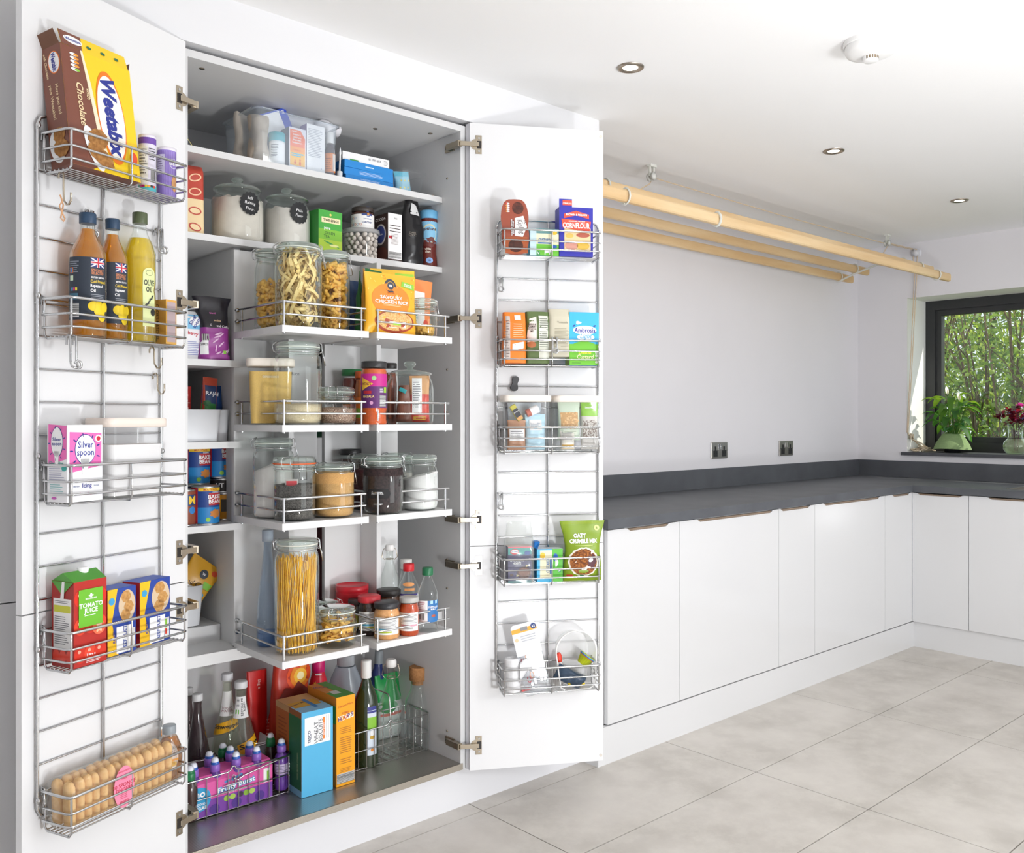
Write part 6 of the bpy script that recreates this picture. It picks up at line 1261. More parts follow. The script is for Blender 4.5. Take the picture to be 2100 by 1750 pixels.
# chocolate cereal box, leaning back with its flaps open
x0, _ = dl(Lf, 147, 348, .092); x1, _ = dl(Lf, 289, 385, .092); w, d, h = x1 - x0, .062, .262
Pp = Lf.M @ Vector(((x0 + x1) / 2, -.092 + d / 2, 0)); lean = R(-8)
t = thing('cereal_box', 'tall yellow and brown wheat cereal box open at the top', 'box', (Pp.x, Pp.y, FL[0] + .004), Lf.a, rx=lean); yl, br = mk('f7cf1c', .4), mk('7a4636', .4)
b = B(); b.box(-w / 2, -d / 2, 0, w / 2, d / 2, h, yl, mats={'left': br, 'bottom': br, 'top': mk('6a4a30', .8), 'back': br}); child('carton', b, t)
b = B(); F, L, T = faces(w, d, h)
b.poly(F, [(0, 0), (w * .30, 0), (w * .50, h * .08), (w * .42, h * .3), (w * .34, h * .7), (w * .27, h), (0, h)], br, 1)
b.poly(F, [(w * .42, h * .3), (w * .50, h * .08), (w * .56, h * .10), (w * .47, h * .34), (w * .38, h * .74), (w * .30, h), (w * .27, h), (w * .34, h * .7)], mk('f3e6c8', .4), 2)
for rr, c in ((1.0, 'ef7a1c'), (.94, 'fdf8ee')): b.ell(F, w * .64, h * .50, h * .40 * rr - (.004 if rr < 1 else 0), w * .20 * rr, mk(c), 3 if rr == 1 else 4, 30, R(-86))
b.text(F, 'Weetabix', w * .65, h * .50, .034, mk('26338f'), 5, R(-86), w=h * .68, bold=2.2, shear=.15)
b.text(F, 'Chocolate', w * .22, h * .53, .0165, mk('f3dcb0'), 4, R(-88), w=h * .36, bold=.6, shear=.15); b.text(F, 'with', w * .33, h * .64, .010, mk('f3dcb0'), 4, R(-88), shear=.15)
for k in range(5): b.ell(F, w * .17, h * (.94 - .032 * k), w * .055, h * .013, W_(), 3); b.ell(F, w * .20, h * (.94 - .032 * k), w * .035, h * .010, mk('ef9a2c' if k < 4 else '8cc63f'), 4)
b.ell(F, w * .34, h * .18, w * .10, h * .19, W_(), 4, 24, .35); b.ell(F, w * .40, h * .27, w * .15, h * .085, biscuit, 6, 24, .5, (9, .06)); b.ell(F, w * .42, h * .13, w * .2, h * .07, biscuit, 7, 24, -.5, (9, .06)); b.ell(F, w * .92, h * .20, w * .055, h * .05, mk('e8542c'), 5); b.text(F, '24', w * .93, h * .045, .007, mk('7a4636'), 3, R(-80))
b.ell(L, d * .62, h * .86, h * .095, d * .30, mk('ef7a1c'), 1, 26, R(-84)); b.ell(L, d * .62, h * .86, h * .088, d * .26, W_(), 2, 26, R(-84)); b.text(L, 'Weetabix', d * .62, h * .86, .013, mk('26338f'), 3, R(-84), w=h * .16, bold=1.5, shear=.1); b.text(L, 'with Chocolate', d * .22, h * .85, .0065, mk('f3dcb0'), 2, R(-84), shear=.1)
b.text(L, 'Have you had', d * .66, h * .55, .0085, mk('f3dcb0'), 2, R(-86), bold=.5); b.text(L, 'your Weetabix?', d * .36, h * .54, .0085, mk('f3dcb0'), 2, R(-86), bold=.5)
b.ell(L, d * .4, h * .17, d * .36, h * .14, W_(), 1, 24, .2); b.ell(L, d * .55, h * .26, d * .3, h * .06, biscuit, 3, 20, .3, (8, .06)); b.ell(L, d * .6, h * .15, d * .38, h * .075, biscuit, 4, 20, -.4, (8, .06)); child('printed_face', b, t)
b = B(); b.T = Matrix.Translation((0, -d / 2, h)) @ Matrix.Rotation(R(-14), 4, 'X'); b.box(-w / 2 + .004, 0, 0, w / 2 - .004, .0008, .036, yl); f = Flat((-w / 2, -.0004, 0)); b.poly(f, [(.004, 0), (w * .30, 0), (w * .33, .036), (.004, .036)], br, 1); b.ell(f, w * .2, .019, w * .13, .010, W_(), 2); b.text(f, 'Weetabix', w * .2, .019, .0075, mk('26338f'), 3, w=w * .22)
for k in range(3): b.ell(f, w * (.42 + .2 * k), .016, .006, .004, mk('2a6a4c'), 2)
child('front_flap', b, t)
b = B(); b.T = Matrix.Translation((-w / 2, 0, h)) @ Matrix.Rotation(R(-25), 4, 'Y'); b.box(0, -d / 2 + .003, 0, .0008, d / 2 - .003, .03, mk('6a4632', .6)); child('side_flap', b, t)
b = B(); b.T = Matrix.Translation((w / 2, 0, h)) @ Matrix.Rotation(R(15), 4, 'Y'); b.box(-.0008, -d / 2 + .003, 0, 0, d / 2 - .003, .02, br); child('side_flap', b, t)
def pr(b, f, r, h):
    b.rect(f, -r * 1.5, h * .84, r * 1.5, h * .95, mk('6f4aa8'), 1); b.rect(f, -r * 1.4, h * .14, r * .1, h * .80, W_(), 1); b.lines(f, -r * 1.0, h * .3, r * .0, h * .76, 9, mk('6a6a70'), 2); b.lines(f, r * .2, h * .55, r * 1.1, h * .78, 5, mk('55555c'), 2); b.rect(f, r * .15, h * .64, r * 1.3, h * .68, mk('8cc63f'), 3)
    b.rect(f, -r * 1.5, 0, r * 1.5, h * .12, mk('5cc6cf'), 1); b.bars(f, r * .4, h * .18, r * 1.1, h * .38, 9, 2)
    for k, c in enumerate(('e05aa0', 'c91f7c', 'f0d03c', 'f0a03c', '33333a', 'd8402c')): b.rect(f, r * (-.9 + .32 * k), h * .08, r * (-.62 + .32 * k), h * .12, mk(c), 3)
can_('gravy_tub', 'lilac banded cardboard tube behind the cereal box on the top basket', 'tub', atD(Lf, 302, .052, FL[0], 34, 280), 'e8e3f2', 'efe9f6', pr, caph=.006)
def pr(b, f, r, h):
    for k in range(14): b.rect(f, r * (-1.4 + .2 * k), h * .05, r * (-1.33 + .2 * k), h * .93, mk('8d73c4'), 1)
    b.rect(f, -r * 1.2, h * .45, -r * .2, h * .85, mk('d9d3ec'), 2); b.lines(f, -r * 1.1, h * .5, -r * .3, h * .82, 7, mk('8a80a8'), 3); b.ell(f, r * .75, h * .68, r * .5, r * .55, W_(), 2); b.ell(f, r * .75, h * .68, r * .45, r * .5, mk('9a82cf'), 3); b.text(f, 'Best', r * .8, h * .68, .009, W_(), 4); b.ell(f, r * .85, h * .28, r * .35, h * .16, mk('d9a06c'), 3)
can_('baking_tub', 'purple striped tub at the hinge end of the top basket', 'tub', atD(Lf, 342, .052, FL[0], 37, 306), 'a48fd6', 'f1edf6', pr, caph=.007)
# oil bottles
oilm = glassmat('amber_oil', (.92, .54, .06), .3, .42, (.72, .28, .0)); oolm = glassmat('golden_oil', (.97, .84, .12), .3, .36, (.86, .60, .03)); honm = glassmat('honey', (.75, .38, .10), .3, .5, (.50, .19, .03)); 
def rape(b, f, r, h):
    f.R0 = r; b.rect(f, -r * 1.35, h * .13, r * 1.0, h * .63, mk('2a3340'), 1); F_ = f
    ux, uy = r * .38, h * .585
    b.rect(f, r * .0, h * .55, r * .8, h * .625, mk('26337c'), 2)
    for a in (R(38), R(-38)): b.text(f, '-', ux, uy, .001, W_(), 3)
    b.poly(f, [(r * .0, h * .55), (r * .06, h * .55), (r * .8, h * .618), (r * .8, h * .625), (r * .74, h * .625), (r * .0, h * .557)], W_(), 3); b.poly(f, [(r * .0, h * .618), (r * .74, h * .55), (r * .8, h * .55), (r * .8, h * .557), (r * .06, h * .625), (r * .0, h * .625)], W_(), 3)
    b.rect(f, r * .33, h * .55, r * .47, h * .625, W_(), 4); b.rect(f, 0, h * .578, r * .8, h * .597, W_(), 4); b.rect(f, r * .36, h * .55, r * .44, h * .625, mk('c9243c'), 5); b.rect(f, 0, h * .582, r * .8, h * .593, mk('c9243c'), 5)
    b.text(f, 'SPECIALLY\nSELECTED', r * .40, h * .515, .0052, mk('d98a5c'), 2, w=r * .75); b.text(f, 'BRITISH GROWN', r * .42, h * .47, .0035, W_(), 2, w=r * .8); b.text(f, 'Cold Pressed', r * .44, h * .438, .0062, mk('e8c93c'), 2, w=r * .9); b.text(f, 'Rapeseed', r * .34, h * .40, .0062, W_(), 2, w=r * .7); b.text(f, 'Oil', r * .12, h * .365, .0062, W_(), 2)
    b.lines(f, 0, h * .30, r * .85, h * .34, 3, mk('9aa0a8'), 2)
    for cx, cy, s_ in ((.15, .24, .3), (.5, .2, .34), (.8, .24, .26), (.45, .25, .2), (.62, .16, .24)): b.ell(f, r * cx, h * cy, r * s_, h * .038, mk('f3d21f'), 3 + int(cx * 4))
    b.lines(f, -r * 1.25, h * .5, -r * .6, h * .6, 6, mk('8a929c'), 2); b.rect(f, -r * 1.2, h * .50, -r * .95, h * .545, mk('d97a3c'), 3); b.rect(f, -r * 1.15, h * .505, -r * 1.0, h * .54, mk('2f7fc0'), 4); b.rect(f, -r * 1.2, h * .44, -r * .95, h * .48, mk('d9ecd0'), 3); b.bars(f, -r * 1.25, h * .15, -r * .6, h * .26, 14, 3, False); b.rect(f, -r * 1.25, h * .29, -r * .65, h * .34, mk('3f7088'), 3)
    for k, c in enumerate(('3fa8d8', 'd83a8c', 'f0d83c')): b.rect(f, r * (-1.1 + .14 * k), h * .36, r * (-.98 + .14 * k), h * .385, mk(c), 3)
orp = [(.93, 0), (1, .02), (1, .60), (.95, .68), (.62, .78), (.42, .84), (.38, .88), (.38, .93)]
neckg = glassmat('oil_neck', (.9, .9, .85), .3)
for i, (cx, w_, yt, dd) in enumerate(((180, 72, 438, .056), (231, 60, 450, .042))):
    q = atD(Lf, cx, dd, FL[1], w_, yt, rz=Lf.a - R(30))
    bottle('rapeseed_oil_bottle', ['tallest rapeseed oil bottle nearest the outer end of its basket', 'rapeseed oil bottle in the middle of the second basket'][i], 'bottle', q, orp, GLASS, '25405c', q.h * .085, .46, liquid=(.87, oilm), pr=rape, group='rapeseed oil bottles')
def ol(b, f, r, h):
    F_ = Flat((-r, -r * .80, 0)); m = mk('dfe6a8', .5)
    b.rect(f, r * -.15, h * .12, r * .75, h * .52, m, 1); b.ell(f, r * .30, h * .52, r * .45, h * .05, m, 1); b.text(f, 'OLIVE\nOIL', r * .30, h * .43, .0125, mk('2a2c2a'), 2, w=r * .75); b.ell(f, r * .28, h * .53, r * .25, h * .022, mk('8a9060'), 2); b.ell(f, r * .28, h * .53, r * .22, h * .018, m, 3); b.ell(f, r * .55, h * .23, r * .2, h * .028, mk('2a2c2a'), 3)
    for k in range(5): b.ell(f, r * (.0 + .13 * k), h * (.27 + .02 * k), r * .16, h * .006, mk('3a3f38'), 2, 12, .8 - .4 * (k % 2))
q = atD(Lf, 287, .052, FL[1], 64, 437, rz=Lf.a - R(20))
bottle('olive_oil_bottle', 'golden olive oil bottle with a green cap on the near door', 'bottle', q, [(.95, 0), (1, .02), (1, .34), (.93, .40), (1, .46), (1, .68), (.85, .75), (.48, .84), (.40, .88), (.40, .92)], GLASS, '4f5a3c', q.h * .085, .46, liquid=(.80, oolm), pr=ol, sy=.85)
q = boxD(Lf, 345, 363, .088, FL[1], 603, .055); q.w = .04
def pr(b, F, L, T, w, d, h): b.rect(F, w * .1, h * .05, w * .9, h * .95, mk('b9a6a8', .9), 1); b.text(L, "COOK'S MATCHES", d * .5, h * .5, .011, mk('3a3420'), 1, R(-90), w=h * .8, bold=.5); b.ell(L, d * .3, h * .12, .010, .010, mk('2a5a44'), 2)
x, _ = dl(Lf, 337, 650, .06); Pp = Lf.M @ Vector((x, -.055, 0)); q.loc = (Pp.x, Pp.y, FL[1]); q.w, q.d, q.h = .032, .055, .105
carton('matchbox', "box of cook's matches standing beside the olive oil", 'box', q, {'body': 'd9a650', 'left': 'd9a650'}, pr)
# sugar and canister
x0, _ = dl(Lf, 138, 1030, .092); x1, _ = dl(Lf, 210, 1022, .092); Pp = Lf.M @ Vector(((x0 + x1) / 2, -.092 + .031, 0)); q = Pl(); q.loc = (Pp.x, Pp.y, FL[2]); q.rz = Lf.a; q.w, q.d = x1 - x0, .062; q.h = zat(872, dep(Lf.M @ Vector((x0, -.092, 0)))) - FL[2]
def sspoon(b, F, w, h, k=1, oy=.66):
    pk = mk('ee6fb8'); b.poly(F, [(w * .06, h * (oy - .28)), (w * .5, h * (oy - .24)), (w * .96, h * (oy - .2)), (w * .97, h * (oy + .23)), (w * .06, h * (oy + .25))], pk, 1)
    b.ell(F, w * .5, h * oy + h * .02, w * .30, h * .20, mk('26338f'), 2, 28); b.ell(F, w * .5, h * oy + h * .02, w * .285, h * .19, W_(), 3, 28); b.poly(F, [(w * .42, h * (oy - .3)), (w * .55, h * (oy - .3)), (w * .62, h * (oy - .1)), (w * .36, h * (oy - .1))], W_(), 3)
    b.text(F, 'Silver\nspoon', w * .5, h * (oy + .02), .0135 * k, mk('26338f'), 4, w=w * .48, bold=.6)
    for a in range(0, 360, 40): b.ell(F, w * .5 + w * .39 * math.cos(R(a + 20)), h * oy + h * .21 * math.sin(R(a + 20)), w * .05, w * .018, mk('26338f'), 3, 12, R(a + 20))
def pr(b, F, L, T, w, d, h):
    sspoon(b, F, w, h); b.text(F, 'Icing', w * .55, h * .20, .009, mk('26338f'), 2, bold=.5); b.text(F, 'BRITISH', w * .25, h * .2, .003, mk('8a90b0'), 2); b.text(F, 'SUGAR', w * .82, h * .2, .003, mk('8a90b0'), 2); b.text(F, 'decorating', w * .5, h * .10, .005, mk('e07ab0'), 2); b.ell(F, w * .87, h * .82, .008, .008, W_(), 3); b.ell(F, w * .87, h * .82, .005, .005, mk('c9243c'), 4)
    sspoon(b, L, d, h * 1.0, .55, .76); b.text(L, 'Glace Icing', d * .45, h * .5, .007, mk('3aa8a0'), 2, shear=.2); b.lines(L, d * .1, h * .28, d * .9, h * .45, 6, mk('a8a8c0'), 2); b.ell(L, d * .85, h * .44, .008, .006, mk('3aa8a0'), 2); b.lines(L, d * .15, h * .1, d * .85, h * .24, 5, mk('8ac0c0'), 2); b.ell(L, d * .35, h * .05, .008, .003, mk('c05ab0'), 2)
carton('sugar_box', 'white and pink icing sugar box in the third basket of the near door', 'box', q, {'body': 'f6f6f8'}, pr)
x0, _ = dl(Lf, 213, 900, .08); x1, _ = dl(Lf, 326, 900, .06); Pp = Lf.M @ Vector(((x0 + x1) / 2, -.052, 0)); q = Pl(); q.loc = (Pp.x, Pp.y, FL[2]); q.rz = Lf.a; q.r = .05; q.h = zat(857, dep(Pp)) - FL[2]
canister('wide clear canister of white sugar with a cream lid on the near door', q, 'f1e3d8', mk('f1efee', .9), .66, w=(x1 - x0) * .98, deep=.085)
# juice and suet
x0, _ = dl(Lf, 152, 1360, .093); x1, _ = dl(Lf, 219, 1340, .093); Pp = Lf.M @ Vector(((x0 + x1) / 2, -.093 + .035, 0)); q = Pl(); q.loc = (Pp.x, Pp.y, FL[3]); q.rz = Lf.a; q.w, q.d = x1 - x0, .068; q.h = zat(1196, dep(Lf.M @ Vector((x0, -.093, 0)))) - FL[3]
def pr(b, F, L, T, w, d, h):
    rg = random.Random(6)
    for k in range(9):
        cx, cy = w * (.12 + .38 * (k % 3)), h * (.14 + .33 * (k // 3)); cx = min(max(cx, w * .2), w * .8); cy = min(max(cy, h * .12), h * .88); b.ell(F, cx, cy, w * .19, h * .10, mk('e8452c' if k % 2 else 'd6301c', .3), 1 + k % 3); b.ell(F, cx - w * .05, cy + h * .04, w * .05, h * .02, mk('f6a890'), 5)
    b.ell(F, w * .75, h * .42, w * .2, h * .08, mk('f0704c'), 5); b.ell(F, w * .75, h * .42, w * .12, h * .05, mk('f8c8a0'), 6, wav=(6, .3))
    b.rect(F, w * .13, h * .46, w * .86, h * .90, mk('6cb82a'), 6); b.text(F, 'TOMATO\nJUICE', w * .5, h * .67, .0095, W_(), 7); b.text(F, 'MORRISONS', w * .5, h * .785, .0035, W_(), 7); b.ell(F, w * .5, h * .82, .005, .004, W_(), 7, wav=(4, .3)); b.lines(F, w * .3, h * .58, w * .7, h * .60, 1, W_(), 7)
    b.text(F, '1 litre e', w * .5, h * .13, .005, W_(), 7); b.lines(F, w * .35, h * .03, w * .9, h * .08, 3, W_(), 7)
    b.rect(L, d * .08, h * .22, d * .9, h * .80, PAPER, 2); b.rect(L, d * .12, h * .64, d * .86, h * .72, mk('c8c93c'), 3); b.lines(L, d * .14, h * .26, d * .8, h * .60, 14, mk('77777c'), 3); b.lines(L, d * .14, h * .74, d * .8, h * .78, 2, mk('77777c'), 3)
    for k in range(3): b.ell(L, d * (.2 + .3 * k), h * .12, d * .16, h * .08, mk('e23a22', .3), 1)
t = carton('juice_carton', 'red tomato juice carton with a green label on the near door', 'carton', q, {'body': 'b3241a', 'left': 'a01f18', 'top': '4f9a35'}, pr)
w, d, h = q.w, q.d, q.h; b = B(); gr = mk('4f9a35', .4); z = h
b.add([(-w / 2, -d / 2, z), (w / 2, -d / 2, z), (w / 2, d / 2, z), (-w / 2, d / 2, z), (-w / 2 - .001, 0, z + .018), (w / 2 + .001, 0, z + .018)], [(0, 1, 5, 4), (2, 3, 4, 5), (0, 4, 3), (1, 2, 5)], gr)
b.poly(L_ := Flat((-w / 2, d / 2, 0), (0, -1, 0)), [(0, h), (d, h), (d * .5, h * .84)], gr, 4); b.poly(L_, [(d * .42, h * .80), (d * .58, h * .80), (d * .62, h), (d * .5, h)], PAPER, 6)
b.lathe([(.011, z + .012), (.012, z + .022), (.009, z + .024)], W_(), 16, c=(w * .1, 0)); child('gable_top', b, t)
def suet(b, F, L, T, w, d, h):
    b.poly(F, [(0, 0), (w * .38, 0), (w * .15, h * .5), (w * .35, h), (0, h)], mk('f3bf1c'), 1); b.poly(F, [(w * .38, 0), (w, 0), (w, h), (w * .35, h), (w * .15, h * .5)], mk('26449c'), 1); b.ell(F, w * .68, h * .72, w * .30, h * .24, mk('d8c0a0'), 2, 24)
    for cx, cy in ((.64, .86), (.74, .70), (.62, .58)): b.ell(F, w * cx, h * cy, w * .17, h * .09, mk('d0a060', .7, h2='b07a3c', noisy=.2, scale=200), 3, 18, wav=(6, .06))
    b.poly(F, [(w * .30, h * .02), (w * .78, h * .02), (w * .82, h * .42), (w * .30, h * .42)], W_(), 4); b.text(F, 'BEEF SUET', w * .60, h * .24, .009, mk('26449c'), 5, R(90), w=h * .38); b.text(F, 'PANTRY', w * .22, h * .30, .006, mk('26338f'), 5, R(90)); b.ell(F, w * .14, h * .82, .008, .008, mk('3f9fd0'), 3); b.rect(F, w * .80, h * .06, w * .96, h * .36, mk('e6e6e6'), 4); b.rect(F, w * .82, h * .20, w * .88, h * .34, mk('8cc63f'), 5); b.rect(F, w * .82, h * .10, w * .88, h * .19, mk('d8402c'), 5)
    b.lines(L, d * .2, h * .1, d * .7, h * .5, 6, mk('d8a0a0'), 2); b.text(L, 'PANTRY', d * .5, h * .75, .006, W_(), 2, R(90)); b.rect(T, 0, 0, w, d, mk('3a58b0'), 1)
for i, (pa, pb, dd, yt) in enumerate(((221, 279, .080, 1212), (284, 350, .072, 1196))):
    x0, _ = dl(Lf, pa, 1300, dd); x1, _ = dl(Lf, pb, 1300, dd); Pp = Lf.M @ Vector(((x0 + x1) / 2, -dd + .027, 0)); q = Pl(); q.loc = (Pp.x, Pp.y, FL[3]); q.rz = Lf.a + R((0, 4)[i]); q.w, q.d = x1 - x0, .052; q.h = zat(yt, dep(Lf.M @ Vector((x0, -dd, 0)))) - FL[3]
    carton('suet_box', ['beef suet box next to the tomato juice carton', 'beef suet box nearer the hinges with its red side showing'][i], 'box', q, {'body': '26449c', 'left': 'b3262e'}, suet, group='yellow and blue beef suet boxes')
# sponge fingers and honey
x0, _ = dl(Lf, 142, 1640, .085); x1, _ = dl(Lf, 338, 1560, .06); Pp = Lf.M @ Vector(((x0 + x1) / 2, -.054, 0)); L0 = x1 - x0
t = thing('sponge_finger_pack', 'clear pack of thirty pale sponge fingers in the lowest basket', 'biscuits', (Pp.x, Pp.y, FL[4] + .001), Lf.a); sp = mk('f0c88c', .8, h2='e0ad68', noisy=.15, scale=70, bump=.3); n = 14
b = B(); hh = .098; pw_ = L0 / n
b.loft([[(0 + pw_ * .50 * math.cos(a), -.0 + .013 * math.sin(a), z) for a in (2 * math.pi * k / 12 for k in range(12))] for z in (.004,)] * 0 + [[(s_ * pw_ * .49 * math.cos(a), s_ * .016 * math.sin(a), z) for a in (2 * math.pi * k / 12 for k in range(12))] for z, s_ in ((0, .35), (.004, .75), (.012, .98), (.05, 1), (hh - .012, .98), (hh - .004, .75), (hh, .35))], sp)
f0 = None
for r_ in range(2):
    for i in range(n):
        o = b.build('sponge_finger', t) if f0 is None else f0.copy()
        if f0 is None: f0 = o
        else: COL.objects.link(o); o.parent = t
        o.location = (-L0 / 2 + pw_ * (i + .5), -.020 + .036 * r_, .003 + .0015 * ((i * 7) % 3)); o.rotation_euler = (0, R(((i * 5) % 3 - 1) * 1.2), 0)
b = B(); wr = glassmat('film', (.97, .97, .97), .22, .03, (.9, .9, .9), .12); 
ring = lambda x, k: [(x + .002 * noise.noise(Vector((x * 50, j, 1))), (.042 * math.cos(R(a)) * k), .052 + (.052 * math.sin(R(a)) * k) + .002 * noise.noise(Vector((x * 90, j * 2.0, 5)))) for j, a in enumerate(range(0, 360, 18))]
rings = [ring(x, k) for x, k in [(-L0 / 2 - .012, .35), (-L0 / 2 - .003, 1.0)] + [(-L0 / 2 + L0 * i / 16, 1.05) for i in range(17)] + [(L0 / 2 + .003, 1.0), (L0 / 2 + .016, .5)]]
for rg_ in rings:
    for j in range(len(rg_)): x, y, z = rg_[j]; rg_[j] = (x, math.copysign(min(abs(y) * 1.25, .043), y), min(max(z, .001) if z < .052 else z * 1.04, .108))
b.loft(rings, wr, True, True); child('clear_wrapper', b, t)
b = B(); f = Flat((-L0 / 2, -.0445, 0)); pk = mk('f58aa8', .5)
b.ell(f, L0 * .46, .052, L0 * .098, .046, pk, 1, 40); b.text(f, '30 SPONGE\nFINGERS', L0 * .46, .052, .0085, mk('b8203c'), 2, bold=.5); b.text(f, 'M&S', L0 * .46, .072, .0055, mk('b8203c'), 2, bold=0); b.text(f, 'VERSATILE & DELICATE', L0 * .46, .087, .0038, mk('b8203c'), 2, bold=0, w=L0 * .12); b.text(f, 'BISCUITS', L0 * .46, .020, .004, mk('b8203c'), 2); b.lines(f, L0 * .42, .026, L0 * .50, .038, 3, mk('c85070'), 2); child('pink_label', b, t)
q = atD(Lf, 347, .052, FL[4], 54, 1487, rz=Lf.a - R(22)); hon = mk('a5561c', .1, coat=.9, trans=.2)
def pr(b, f, r, h): b.ell(f, -r * .15, h * .46, r * .62, h * .24, mk('ecd8cc'), 1, 30); b.text(f, 'M&S', -r * .15, h * .62, .0075, mk('7a5a4c'), 2, bold=0); b.text(f, 'PURE\nHONEY', -r * .1, h * .52, .006, mk('7a5a4c'), 2, bold=0); b.rect(f, -r * .7, h * .38, r * .42, h * .42, mk('f0a02c'), 3); b.ell(f, -r * .1, h * .33, r * .4, h * .05, mk('f0b83c'), 3); b.rect(f, -r * .6, h * .22, r * .3, h * .27, W_(), 3)
bottle('honey_bottle', 'squeezy honey bottle with a grey flip cap in the lowest basket', 'bottle', q, [(.8, 0), (.9, .03), (.98, .25), (1, .42), (.9, .60), (.6, .78), (.42, .84), (.42, .86)], GLASS, '8f969b', q.h * .15, .50, liquid=(.80, honm), sy=.72, pr=pr)

# ------------------------------------------------------------------ far door baskets
def dbag(name, label, pl, pr_, d, z, yt, col, dep_=.05, **kw):
    loc, rz, w, h = bagD(Rg, pl, pr_, d, z, yt); return bag(name, label, 'bag', loc, rz, w, dep_, h, col, **kw)
# pudding pack
x0, _ = dl(Rg, 1029, 500, .085); x1, _ = dl(Rg, 1087, 500, .085); Pp = Rg.M @ Vector(((x0 + x1) / 2, -.075, 0)); w = x1 - x0; h = zat(412, dep(Pp)) - FR[0] + .002
t = thing('pudding_twin_pack', 'brown twin pack of chocolate puddings standing in the top basket', 'pudding pack', (Pp.x, Pp.y, FR[0]), Rg.a, ry=R(-2)); o = []
for k in range(40):
    a = 2 * math.pi * k / 40; yy = math.sin(a); wv = w / 2 * (abs(math.cos(a)) ** .5) * (1 - .10 * math.exp(-((yy) / .13) ** 2)); o.append((math.copysign(wv, math.cos(a)), h / 2 + h / 2 * math.copysign(abs(yy) ** .8, yy)))
b = B(); b.prism(o, -.012, -.008, mk('9a4a34', .4)); child('sleeve', b, t)
for zc_ in (.27, .73): b = B(); b.lathe([(.034, 0), (.030, .04), (.026, .045)], W_(), 24); b.v = [(q[0], -.009 + q[2], h * zc_ + q[1]) for q in b.v]; child('pudding_pot', b, t)
b = B(); f = Flat((-w / 2, -.012, 0)); b.rect(f, w * .08, h * .02, w * .92, h * .32, mk('b0582c'), 1); b.ell(f, w * .62, h * .84, w * .2, h * .11, mk('6a3020', .5, h2='3a1a10', noisy=.3, scale=120), 2); b.ell(f, w * .5, h * .16, w * .26, h * .12, mk('5a2818', .5, h2='3a1a10', noisy=.3, scale=120), 2)
b.poly(f, [(w * .48, h * .34), (w * .76, h * .32), (w * .92, h * .5), (w * .80, h * .70), (w * .50, h * .66)], W_(), 2); b.text(f, 'Kipling', w * .68, h * .50, .017, mk('5a3a3a'), 3, R(-80), w=h * .27, bold=0, shear=.3); b.text(f, 'Mr', w * .84, h * .58, .008, mk('5a3a3a'), 3, R(-80), bold=0); b.rect(f, w * .34, h * .36, w * .47, h * .62, mk('5a2420'), 2); b.text(f, 'STICKY TOFFEE\nSPONGE PUDDING', w * .405, h * .49, .0042, W_(), 3, R(-90))
for k in range(5): b.ell(f, w * .26, h * (.92 - .035 * k), w * .07, h * .015, W_(), 2); b.ell(f, w * .22, h * (.92 - .035 * k), w * .035, h * .010, mk('ef9a2c' if k else 'd8402c'), 3)
child('printed_face', b, t)
def cust(b, F, w, h, rot=False):
    b.rect(F, 0, 0, w, h * .42, mk('6fc43a'), 1); b.rect(F, 0, h * .42, w, h, mk('f3eecb'), 1); b.rect(F, 0, h * .82, w, h, mk('5fcbe0'), 1); b.rect(F, 0, 0, w * .22, h, mk('cfe8ee'), 2); b.text(F, 'CUSTARD', w * .5, h * .58, .010, mk('2a6fb8'), 3, w=w * .42); b.rect(F, w * .27, h * .44, w * .72, h * .49, mk('2a6fb8'), 3)
    b.ell(F, w * .84, h * .86, w * .10, h * .08, mk('f3c83c'), 3); b.ell(F, w * .6, h * .16, w * .12, h * .06, W_(), 3, wav=(3, .2)); b.rect(F, w * .50, h * .04, w * .53, h * .14, W_(), 3); b.rect(F, w * .66, h * .04, w * .69, h * .14, W_(), 3); b.ell(F, w * .73, h * .20, w * .035, h * .03, mk('24406e'), 4); b.ell(F, w * .84, h * .34, w * .10, h * .06, mk('2a5fb8'), 3); b.rect(F, w * .23, h * .02, w * .34, h * .16, mk('1f8a4c'), 3); b.text(F, 'V', w * .285, h * .09, .008, W_(), 4)
q = boxD(Rg, 1087, 1146, .085, FR[0], 468, .05); carton('custard_box', 'pale blue and green custard box between the puddings and cornflour', 'box', q, {'body': '4fb8dc'}, lambda b, F, L, T, w, d, h: cust(b, F, w, h))
q = boxD(Rg, 1147, 1216, .088, FR[0], 424, .055)
def pr(b, F, L, T, w, d, h):
    b.rect(F, w * .15, h * .10, w * .93, h * .58, mk('ecd2a0', .5), 1); b.ell(F, w * .36, h * .22, w * .2, h * .09, mk('d89a8a'), 2); b.ell(F, w * .70, h * .22, w * .19, h * .08, mk('e0b848'), 2); b.ell(F, w * .7, h * .44, w * .2, h * .05, mk('b8604c'), 2); b.ell(F, w * .3, h * .42, w * .12, h * .05, mk('e8c060'), 2)
    b.poly(F, [(w * .14, h * .86), (w * .5, h * .93), (w * .88, h * .86), (w * .88, h * .77), (w * .5, h * .84), (w * .14, h * .77)], mk('e4533c'), 2); b.text(F, 'BROWN & POLSON', w * .51, h * .85, .0065, W_(), 3, w=w * .62)
    b.poly(F, [(w * .06, h * .76), (w * .94, h * .72), (w * .90, h * .52), (w * .5, h * .54), (w * .10, h * .58)], mk('e4533c'), 3); b.text(F, 'ORIGINAL PATENT', w * .52, h * .715, .0035, W_(), 4, w=w * .5); b.text(F, 'CORNFLOUR', w * .5, h * .63, .016, W_(), 4, w=w * .80, bold=1.5)
t = carton('cornflour_box', 'royal blue cornflour box with its tab standing up', 'box', q, {'body': '2f2fa8', 'left': '26268c'}, pr)
